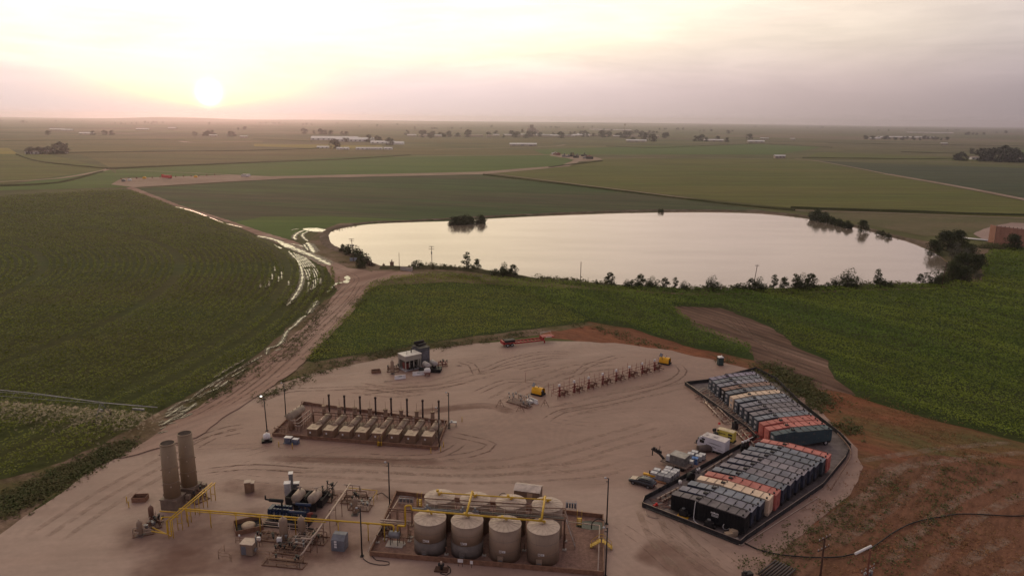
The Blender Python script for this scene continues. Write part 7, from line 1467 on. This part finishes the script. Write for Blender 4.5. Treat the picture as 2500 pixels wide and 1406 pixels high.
q = Vector(P3(1659, 1128, 1.0)); t = thing('box_tank', 'weathered grey steel box tank on the flatbed trailer', 'tank', (q.x, q.y, .95), an); fr = (q.x, q.y, an); mb = MB(fr); mb.box(0, 0, .95, 2.9, 2.3, 1.55); part('body', mb, mat('galvanised', (.19, .18, .17), .5, .4, var=.3, sc=2, streak=.2), t); mb = MB(fr); mb.box(0, 0, 2.5, 3.0, 2.4, .08); part('lid', mb, mat('galv_lid', (.30, .28, .26), .5, .3), t)
# camper, generator, light tower
def axis(a, b): A_, B_ = Vector((*P(*a), 0)), Vector((*P(*b), 0)); return A_, B_, math.atan2((B_ - A_).y, (B_ - A_).x), (B_ - A_).length
A_, B_, an, L = axis((1701, 1094), (1751, 1109)); fr = (A_.x, A_.y, an); t = thing('camper_trailer', 'white camper trailer with dark side stripes', 'camper', (A_.x, A_.y, Z0), an); w_ = 2.3; L = max(L, 5.6)
mb = MB(fr); mb.xpoly([(.1, .55), (L, .55), (L, 2.75), (1.0, 2.85), (.35, 2.4), (-.05, 1.3)], 0, w_); part('body', mb, mat('camper_white', (.62, .60, .64), .4, var=.06), t)
mb = MB(fr); mb.xpoly([(.9, 2.86), (L + .02, 2.77), (L + .02, 2.82), (.9, 2.91)], -.03, w_ + .03); mb.box(3.2, 1.2, 2.85, .7, .6, .2); mb.box(1.6, 1.0, 2.9, .4, .4, .1); part('roof', mb, mat('camper_roof', (.55, .50, .48), .6), t)
mb = MB(fr); mb.box(.95, -.02, 1.5, .9, .04, .6); mb.box(1.2, -.02, 2.2, .7, .04, .3); mb.box(2.1, -.02, 1.15, .6, .04, .3); mb.box(-.0, 1.15, 1.6, .3, 1.3, .5); part('window', mb, GLASS, t)
mb = MB(fr); mb.add([(2.0, -.025, 1.9), (4.9, -.025, 1.75), (4.9, -.025, 1.82), (3.0, -.025, 2.02)], [[0, 1, 2, 3]]); mb.add([(3.0, -.025, 1.3), (3.9, -.025, 1.05), (4.0, -.025, 1.15), (3.2, -.025, 1.42)], [[0, 1, 2, 3]]); mb.add([(4.2, -.025, .95), (5.4, -.025, .85), (5.4, -.025, .93), (4.3, -.025, 1.04)], [[0, 1, 2, 3]]); part('stripe', mb, GREY, t)
mb = MB(fr)
for k in (3.3, 4.2): mb.cyl((k, .05, .4), (k, .3, .4), .36, n=12); mb.cyl((k, w_ - .3, .4), (k, w_ - .05, .4), .36, n=12)
part('wheel', mb, BLACK, t); mb = MB(fr); mb.xpoly([(0, .45), (L, .45), (L, .55), (0, .55)], .2, w_ - .2); mb.cyl((0, w_ / 2, .5), (-1.1, w_ / 2, .5), .07); mb.cyl((-.6, w_ / 2, .5), (-.6, w_ / 2, 1.2), .2, n=8); part('hitch', mb, DARK, t)
A_, B_, an, L = axis((1748, 1078), (1783, 1088)); fr = (A_.x, A_.y, an); L = 3.4; t = thing('generator', 'yellow enclosed generator on a trailer', 'generator', (A_.x, A_.y, Z0), an); mb = MB(fr); mb.xpoly([(0, .9), (L, .9), (L, 2.7), (.25, 2.7), (0, 2.5)], 0, 1.5); part('housing', mb, YELM, t)
mb = MB(fr); mb.box(L - .65, -.02, 2.0, .8, .05, .4); mb.box(L - .65, -.02, 1.4, .8, .05, .4); 
for k in range(8): mb.box(.5 + k * .17, -.02, 2.05, .13, .04, .13 + .03 * (k % 2))
part('vent', mb, DARK, t); mb = MB(fr); mb.box(L / 2, .75, 2.71, L - .1, 1.4, .06); part('roof', mb, mat('dusty_yellow', (.60, .50, .32), .6), t)
mb = MB(fr); mb.box(L / 2, .75, .6, L + .4, 1.3, .25); mb.box(-.9, .6, .6, 1.2, .3, .2); part('chassis', mb, BLACK, t); mb = MB(fr)
for s2 in (0, 1.5): mb.cyl((L * .6, s2 - .1, .4), (L * .6, s2 + .1, .4), .38, n=12)
part('wheel', mb, BLACK, t)
x, y = P(1746, 1080); t = thing('light_tower', 'folded light tower in front of the yellow generator', 'light tower', (x, y, Z0)); mb = MB((x, y, 0)); mb.box(0, 0, Z0 + .2, .8, .8, 1.9); part('mast', mb, DARK, t); mb = MB((x, y, 0)); mb.box(.1, -.35, 1.0, .3, .1, 1.0); part('tube', mb, TANL, t); mb = MB((x, y, 0)); mb.box(-.3, .1, 2.4, .7, .3, .55, .4); mb.cyl((-.1, 0, 2.0), (-.2, .1, 2.6), .08); mb.box(.8, .3, 2.5, .9, .25, .2, .3); part('lamp_head', mb, DARK, t)
t = thing('forklift_frame', 'yellow flat frame between the car and the totes', 'pallet jack', P3(1585, 1166, Z0)); x, y = P(1585, 1166); mb = MB((x, y, -.5)); mb.box(0, 0, .5, 2.2, .5, .25); mb.box(.5, .2, Z0, .3, .9, .5); part('frame', mb, YELB, t); mb = MB((x, y, -.5)); mb.cyl((0, .1, .7), (0, .1, 1.4), .12, n=8); part('lever', mb, DARK, t)
x, y = P(1608, 1178); tag(MB((x, y, -.45)).box(0, 0, Z0, 2.6, .4, .2).box(0, .45, Z0, 2.4, .2, .15).build('timber', mat('orange_timber', (.30, .14, .07), .7)), 'reddish timber beam on the ground by the front totes', 'timber')
x, y = P(1722, 1103); t = thing('culvert_pipe', 'short wide grey pipe section behind the totes', 'pipe', (x, y, Z0), .2); mb = MB((x, y, .2)); mb.lathe((-1.6, 0, .75), (1, 0, 0), [(0, .62), (0, .7), (2.6, .7), (2.6, .62), (0, .6)], 18); part('barrel', mb, mat('dull_brown', (.13, .10, .09), .8), t); mb = MB((x, y, .2)); mb.lathe((1.0, 0, .75), (1, 0, 0), [(0, .7), (0, .78), (.14, .78), (.14, .7)], 18); part('rim', mb, LGREY, t)
# ------------------------------------------------------------------ car
A_, B_, an, L = axis((1538, 1174), (1592, 1190)); an += 0; fr = (A_.x, A_.y, an); t = thing('parked_car', 'dark station wagon with pale bonnet beside the totes', 'car', (A_.x, A_.y, Z0), an); L = 4.75; CARP = mat('car_black', (.02, .02, .024), .25, spec=.6, var=.1); w_ = .92
def loft(mb, secs):
    """secs: (x, zlow, zhigh, half width low, half width high)"""
    n = 8; vs = []; fs = []
    for x, zl, zh, wl_, wh_ in secs:
        zm_ = zl + (zh - zl) * .55
        vs += [(x, -wl_ * .9, zl), (x, wl_ * .9, zl), (x, wl_, zl + .18 * (zh - zl)), (x, wl_ * .98, zm_), (x, wh_, zh - .03), (x, wh_ * .85, zh), (x, -wh_ * .85, zh), (x, -wh_, zh - .03), (x, -wl_ * .98, zm_), (x, -wl_, zl + .18 * (zh - zl))]
    m_ = 10
    for i in range(len(secs) - 1):
        for k in range(m_): a = i * m_ + k; b = i * m_ + (k + 1) % m_; fs.append([a, b, b + m_, a + m_])
    fs += [list(range(m_))[::-1], [len(vs) - m_ + i for i in range(m_)]]; mb.add(vs, fs, True)
mb = MB(fr); loft(mb, [(0, .45, .72, .70, .66), (.12, .32, .80, .84, .80), (.5, .28, .90, .91, .84), (1.35, .28, 1.0, .92, .84), (1.6, .28, 1.04, .92, .82), (3.9, .28, 1.08, .92, .82), (4.45, .3, 1.08, .90, .80), (4.7, .38, 1.0, .86, .78), (4.76, .5, .9, .8, .74)]); part('body', mb, CARP, t)
mb = MB(fr); loft(mb, [(1.35, .98, 1.02, .80, .76), (2.0, 1.0, 1.46, .80, .60), (2.6, 1.0, 1.52, .80, .62), (3.6, 1.0, 1.50, .80, .62), (4.1, 1.0, 1.42, .80, .60), (4.55, 1.0, 1.08, .78, .70)]); part('glasshouse', mb, GLASS, t)
mb = MB(fr); loft(mb, [(2.0, 1.45, 1.49, .60, .57), (2.6, 1.51, 1.56, .62, .6), (3.6, 1.49, 1.54, .62, .6), (4.15, 1.41, 1.45, .58, .56)]); mb.box(3.0, -.63, 1.54, 1.5, .04, .05); mb.box(3.0, .63, 1.54, 1.5, .04, .05); part('roof', mb, CARP, t)
mb = MB(fr); mb.add([(.25, -.62, .90), (1.32, -.72, 1.025), (1.32, .72, 1.025), (.25, .62, .90)], [[0, 1, 2, 3]]); part('bonnet', mb, mat('pale_bonnet', (.42, .31, .22), .3, spec=.5, var=.05), t)  # pale sheet laid over the dark bonnet
mb = MB(fr)
for k in (.95, 3.75):
    for s2 in (-1, 1): mb.cyl((k, s2 * .72, .34), (k, s2 * .94, .34), .34, n=16)
wt = part('wheel', mb, BLACK, t); mb = MB(fr)
for k in (.95, 3.75):
    for s2 in (-1, 1): mb.cyl((k, s2 * .942, .34), (k, s2 * .95, .34), .2, n=10)
[q_.build('rim', GREY, w_2) for q_, w_2 in zip(islands(mb), LASTP[:])]
for s2 in (-1, 1): mb = MB(fr); mb.box(.07, s2 * .6, .68, .08, .28, .1); part('headlight', mb, LGREY, t)
for s2 in (-1, 1): mb = MB(fr); mb.box(4.74, s2 * .66, .82, .05, .22, .12); part('tail_light', mb, REDF, t)
mb = MB(fr); mb.box(4.79, 0, .62, .02, .45, .11); part('plate', mb, WHITE, t)
# portable toilet
x, y = P(1758, 891); t = thing('portable_toilet', 'dark green portable toilet with white roof at the pad edge', 'portable toilet', (x, y, Z0), .15); fr = (x, y, .15); mb = MB(fr); mb.box(0, 0, Z0 + .1, 1.3, 1.2, 1.95); part('body', mb, mat('dark_green_plastic', (.03, .055, .055), .5), t); mb = MB(fr); mb.box(0, 0, 2.1, 1.4, 1.3, .12); mb.xpoly([(-.65, 2.22), (.65, 2.22), (.4, 2.36), (-.4, 2.36)], -.6, .6); mb.cyl((.5, .5, 2.2), (.5, .5, 2.6), .06); part('roof', mb, WHITE, t); mb = MB(fr); mb.box(0, -.62, .25, .8, .04, 1.75); part('door', mb, mat('green_door', (.04, .07, .07), .5), t); mb = MB(fr); mb.box(0, 0, Z0, 1.4, 1.3, .1); part('skid', mb, BLACK, t)
# ------------------------------------------------------------------ power poles
def ppole(px, py, h, label, arms=((.95, 1.3),), trans=0, lean=(0, 0), z=0.0, rz=0.0, ins=True, m=WOOD, r=.15, group=None):
    x, y = P(px, py); fr = (x, y, rz); t = thing('utility_pole', label, 'utility pole', (x, y, z), rz, group); mb = MB(fr); mb.cyl((0, 0, z), (lean[0], lean[1], z + h), r, r * .72, 8); part('pole', mb, m, t)
    if arms:
        mb = MB(fr)
        for f_, wa in arms: mb.box(lean[0] * f_, lean[1] * f_, z + h * f_, wa * 2, .12, .14)
        part('crossarm', mb, m, t); mb = MB(fr)
        for f_, wa in arms:
            for s2 in (-1, -.35, .35, 1): mb.cyl((lean[0] * f_ + s2 * wa * .93, lean[1] * f_, z + h * f_ + .14), (lean[0] * f_ + s2 * wa * .93, lean[1] * f_, z + h * f_ + .36), .05, n=6)
        part('insulator', mb, LGREY, t)
    for k in range(trans):
        mb = MB(fr); a = lean[0] * .7 + (-.5 + k * 1.0 if trans > 1 else 0); mb.cyl((a, -.15, z + h * .66), (a, -.15, z + h * .66 + .95), .27, n=10); part('transformer', mb, GREY, t)
    return t
ppole(864, 640, 10.3, 'shore utility pole with two transformers by the pump house', ((.97, 1.2), (.90, .9)), 2, (-.7, 0), .2); ppole(1055, 658, 9.8, 'shore utility pole with transformer, right of the notch', ((.97, 1.1), (.86, 1.1)), 1, (-.15, 0), .2)
ppole(1417, 692, 8.4, 'bare dark pole standing alone on the shore', None, 0, (0, 0), .2); ppole(1837, 712, 10.0, 'leaning shore pole with a broken crossarm', ((.97, .8),), 0, (1.0, 0), .2); ppole(2298, 705, 10.5, 'dead leaning pole in front of the grove', ((.93, .7),), 0, (.6, 0), .2)
for px, py, h, lab in ((975, 657, 7, 'thin bare pole at the water edge, tallest of the thin ones'), (881, 645, 6.3, 'thin pole left of the pilings, farther one'), (896, 648, 5.5, 'thin pole left of the pilings, middle one'), (902, 650, 3.6, 'short thin pole among the pilings')): ppole(px, py, h, lab, None, 0, (0, 0), .2, r=.11)
# pump house things
for k, (px, py, h) in enumerate(((899, 650, 2.4), (903, 650, 2.0), (907, 650, 2.8), (910, 651, 1.8))):
    x, y = P(px, py); tag(MB().cyl((x, y, .1), (x, y, h), .2, n=7).build('piling', WOOD), 'short dark timber piling at the water edge', 'piling', 'timber pilings at the water edge')
for px, py, s, lab in ((957, 652, 1.0, 'small brown pump head house on the shore'), (937, 653, .6, 'narrow upright valve left of the pump head house'), (999, 656, .55, 'small upright valve at the right end of the intake wall')):
    x, y = P(px, py); t = thing('pump_head', lab, 'pump', (x, y, .2)); mb = MB((x, y, 0)); mb.box(0, 0, .2, 1.5 * s, 1.2 * s, 1.9 * s); part('housing', mb, TAN, t); mb = MB((x, y, 0)); mb.box(0, 0, .2 + 1.9 * s, 1.9 * s, 1.4 * s, .12); mb.cyl((0, 0, 2.1 * s), (0, 0, 3.2 * s), .22 * s, n=7); part('cap', mb, BROWN, t)
a, b = P(978, 660), P(1004, 664); t = tag(MB().box((a[0] + b[0]) / 2, (a[1] + b[1]) / 2, .1, math.hypot(b[0] - a[0], b[1] - a[1]), .4, 1.6, math.atan2(b[1] - a[1], b[0] - a[0])).box(b[0], b[1] + 1.5, .1, .4, 3.4, 1.6).build('intake_wall', CONC), 'low concrete intake wall beside the notch in the bank', 'wall')
x, y = P(863, 640); t = thing('notice_board', 'pale blue notice board at the bend of the dirt road', 'sign', (x, y, .2), .15); mb = MB((x, y, .15)); mb.box(0, 0, .5, 3.2, .15, 1.5); part('board', mb, mat('pale_blue_board', (.30, .33, .38), .6), t); mb = MB((x, y, .15)); mb.box(-1.5, .1, .1, .15, .15, 1.9); mb.box(1.5, .1, .1, .15, .15, 1.9); part('post', mb, DARK, t)
x, y = P(1158, 676); mb = MB((x, y, 0.1)); 
for k in range(7): mb.cyl((-3 + k * .9, -1, .25), (-2 + k * .9, 1.2, .25), .16, n=6)
tag(mb.build('timber_pile', mat('old_timber', (.16, .13, .11), .9)), 'row of old timbers lying behind the near bank', 'timber')
# bottom right poles and wires
x, y = P(2003, 1432)
ppole(1998, 1446, 8.2, 'brown power pole with two crossarms at the bottom right', ((.985, 1.25), (.80, 1.25)), 0, (0, 0), 0, .6, r=.17); ppole(2104, 1500, 9.4, 'red brown pole with transformers at the bottom edge', ((.70, 1.5), (.62, .7)), 0, (0, 0), 0, .6, m=mat('red_brown_wood', (.17, .065, .04), .8), r=.19)
x2, y2 = P(2104, 1500); t = thing('white_conduit', 'thick white pipe carried on top of the red brown pole', 'pipe', (x2, y2, 9)); 
mb = MB(); mb.cyl(P3(2088, 1351, 9.0), P3(2127, 1332, 9.3), .17, n=10); part('pipe', mb, WHITE, t)
t = thing('transformer_bank', 'grey transformer bank hanging on the red brown pole', 'transformer', (x2, y2, 6)); mb = MB((x2, y2, .4))
for k in range(3): mb.cyl((.3 + k * .5, .5, 5.0 - k * .1), (.3 + k * .5, .5, 5.8), .22, n=9)
for k in range(4): mb.cyl((-.2 + k * .35, -.3, 3.2), (-.2 + k * .35, -.3, 3.9), .12, n=7)
part('can', mb, GREY, t); mb = MB((x2, y2, .4))
for k in range(5): mb.cyl((.1 + k * .4, .5, 5.9), (.1 + k * .4, .5, 6.2), .05, n=5)
part('bushing', mb, LGREY, t)
x, y = P(1893, 1400); mb = MB((x, y, .75))
for k in range(8): mb.cyl((-2.2, -1.6 + k * .42, .35), (2.6, -1.6 + k * .42, .35), .15, n=6)
tag(mb.build('pipe_stack', mat('dark_pipe', (.07, .055, .05), .6)), 'stack of dark pipes in the weeds at the bottom edge', 'pipe stack')
x, y = P(1824, 1412); tag(MB((x, y, .3)).box(0, 0, Z0, 1.4, .8, .9).box(-.4, 0, .95, .4, .4, .3).build('equipment_box', DARK), 'dark box cut by the bottom edge left of the pipe stack', 'box')
# ------------------------------------------------------------------ pivot irrigator
A_ = Vector((*P(384, 994, 3.6), 0)); d = (Vector((*P(0, 957, 4.3), 0)) - A_).normalized(); an = math.atan2(d.y, d.x); fr = (A_.x, A_.y, an); t = thing('pivot_irrigator', 'galvanised centre pivot irrigation boom spraying over the maize', 'irrigator', (A_.x, A_.y, 0), an)
mb = MB(fr); Zp = 3.7; mb.cyl((0, 0, Zp - .1), (13, 0, Zp), .09, n=8); pts = []
for sp in range(3):
    x0 = 13 + sp * 50
    for k in range(21): tt = k / 20; pts.append((x0 + 50 * tt, 0, Zp + 1.1 * math.sin(math.pi * tt)))
mb.tube(pts, .075, 7); part('main_pipe', mb, LGREY, t)
mb = MB(fr)
for sp in range(3):
    x0 = 13 + sp * 50
    for s2 in (-1, 1):
        mb.tube([(x0 + 50 * k / 10, s2 * 1.0 * math.sin(math.pi * max(.05, min(.95, k / 10))) ** .4, Zp - .9 * math.sin(math.pi * k / 10) + 1.1 * math.sin(math.pi * k / 10)) for k in range(11)], .03, 4)
        for k in range(1, 10): zc = Zp + 1.1 * math.sin(math.pi * k / 10); mb.cyl((x0 + 5 * k, 0, zc), (x0 + 5 * k, s2 * .95, Zp + .2 * math.sin(math.pi * k / 10)), .025, n=4)
part('truss', mb, LGREY, t)
for sp in range(3):
    x0 = 13 + sp * 50; mb = MB(fr)
    for s2 in (-1, 1): mb.cyl((x0, 0, Zp), (x0, s2 * 2.0, .6), .07, n=5); mb.cyl((x0 - .5, 0, Zp), (x0, s2 * 2.0, .6), .05, n=5)
    mb.cyl((x0, -2, .6), (x0, 2, .6), .07, n=5); mb.box(x0, 0, 1.6, .5, .5, .6); tw = part('tower', mb, GREY, t); mb = MB(fr)
    for s2 in (-1, 1): mb.lathe((x0 - .15, s2 * 2.2, .6), (1, 0, 0), [(0, .35), (0, .6), (.3, .6), (.3, .35)], 14)
    part('wheel', mb, BLACK, tw)
mb = MB(fr)
for k in range(58): x0 = 1 + k * 2.7; sp = (x0 - 13) % 50 / 50 if x0 > 13 else 0; zc = Zp + 1.1 * math.sin(math.pi * sp); mb.cyl((x0, 0, zc), (x0, 0, 2.2), .018, n=4)
mb.box(4.5, -.2, 2.6, 2.6, .4, .35); part('drop_hose', mb, GREY, t)
# water spray: many fine streaks of droplets
m_, n_, b_ = _new('water_spray'); b_.inputs['Base Color'].default_value = (.74, .60, .40, 1); b_.inputs['Roughness'].default_value = .8; b_.inputs['Alpha'].default_value = .22
SPR = m_; N = 16000; xs = rs.uniform(0, 160, N); k0 = np.round(xs / 2.7) * 2.7; ph = rs.uniform(0, 1, N) ** .8; vx = rs.normal(0, 2.6, N); vy = rs.normal(3.2, 2.4, N)
px_ = k0 + vx * ph * 1.4; py_ = vy * ph * 1.3 + ph * .6; pz_ = 2.3 + .5 * ph - 2.2 * ph ** 2 + rs.uniform(-.1, .1, N); keep = pz_ > .15; px_, py_, pz_ = px_[keep], py_[keep], pz_[keep]
c, s = math.cos(an), math.sin(an); wx = A_.x + px_ * c + py_ * s * -1 * -1; wx = A_.x + px_ * c - py_ * s; wy = A_.y + px_ * s + py_ * c
Vs = leaf_arrays(np.column_stack([wx, wy, pz_]), rs.uniform(.3, .9, len(wx)), .35); o = quads_obj('spray', Vs, SPR, kind='stuff'); o['label'] = 'fine water spray falling below the pivot boom'
# ------------------------------------------------------------------ haze
hm = bpy.data.materials.new('haze_air'); hm.use_nodes = True; hn_ = hm.node_tree; hn_.nodes.clear()
pv = hn_.nodes.new('ShaderNodeVolumePrincipled'); ho = hn_.nodes.new('ShaderNodeOutputMaterial')
pv.inputs['Color'].default_value = (.93, .88, .95, 1); pv.inputs['Density'].default_value = 0.000095; pv.inputs['Anisotropy'].default_value = 0.8
hn_.links.new(pv.outputs[0], ho.inputs['Volume'])
mb = MB(); mb.box(0, 6850, -1.0, 24400, 14600, 101.0); hz = mb.build('haze', hm); hz['kind'] = 'stuff'
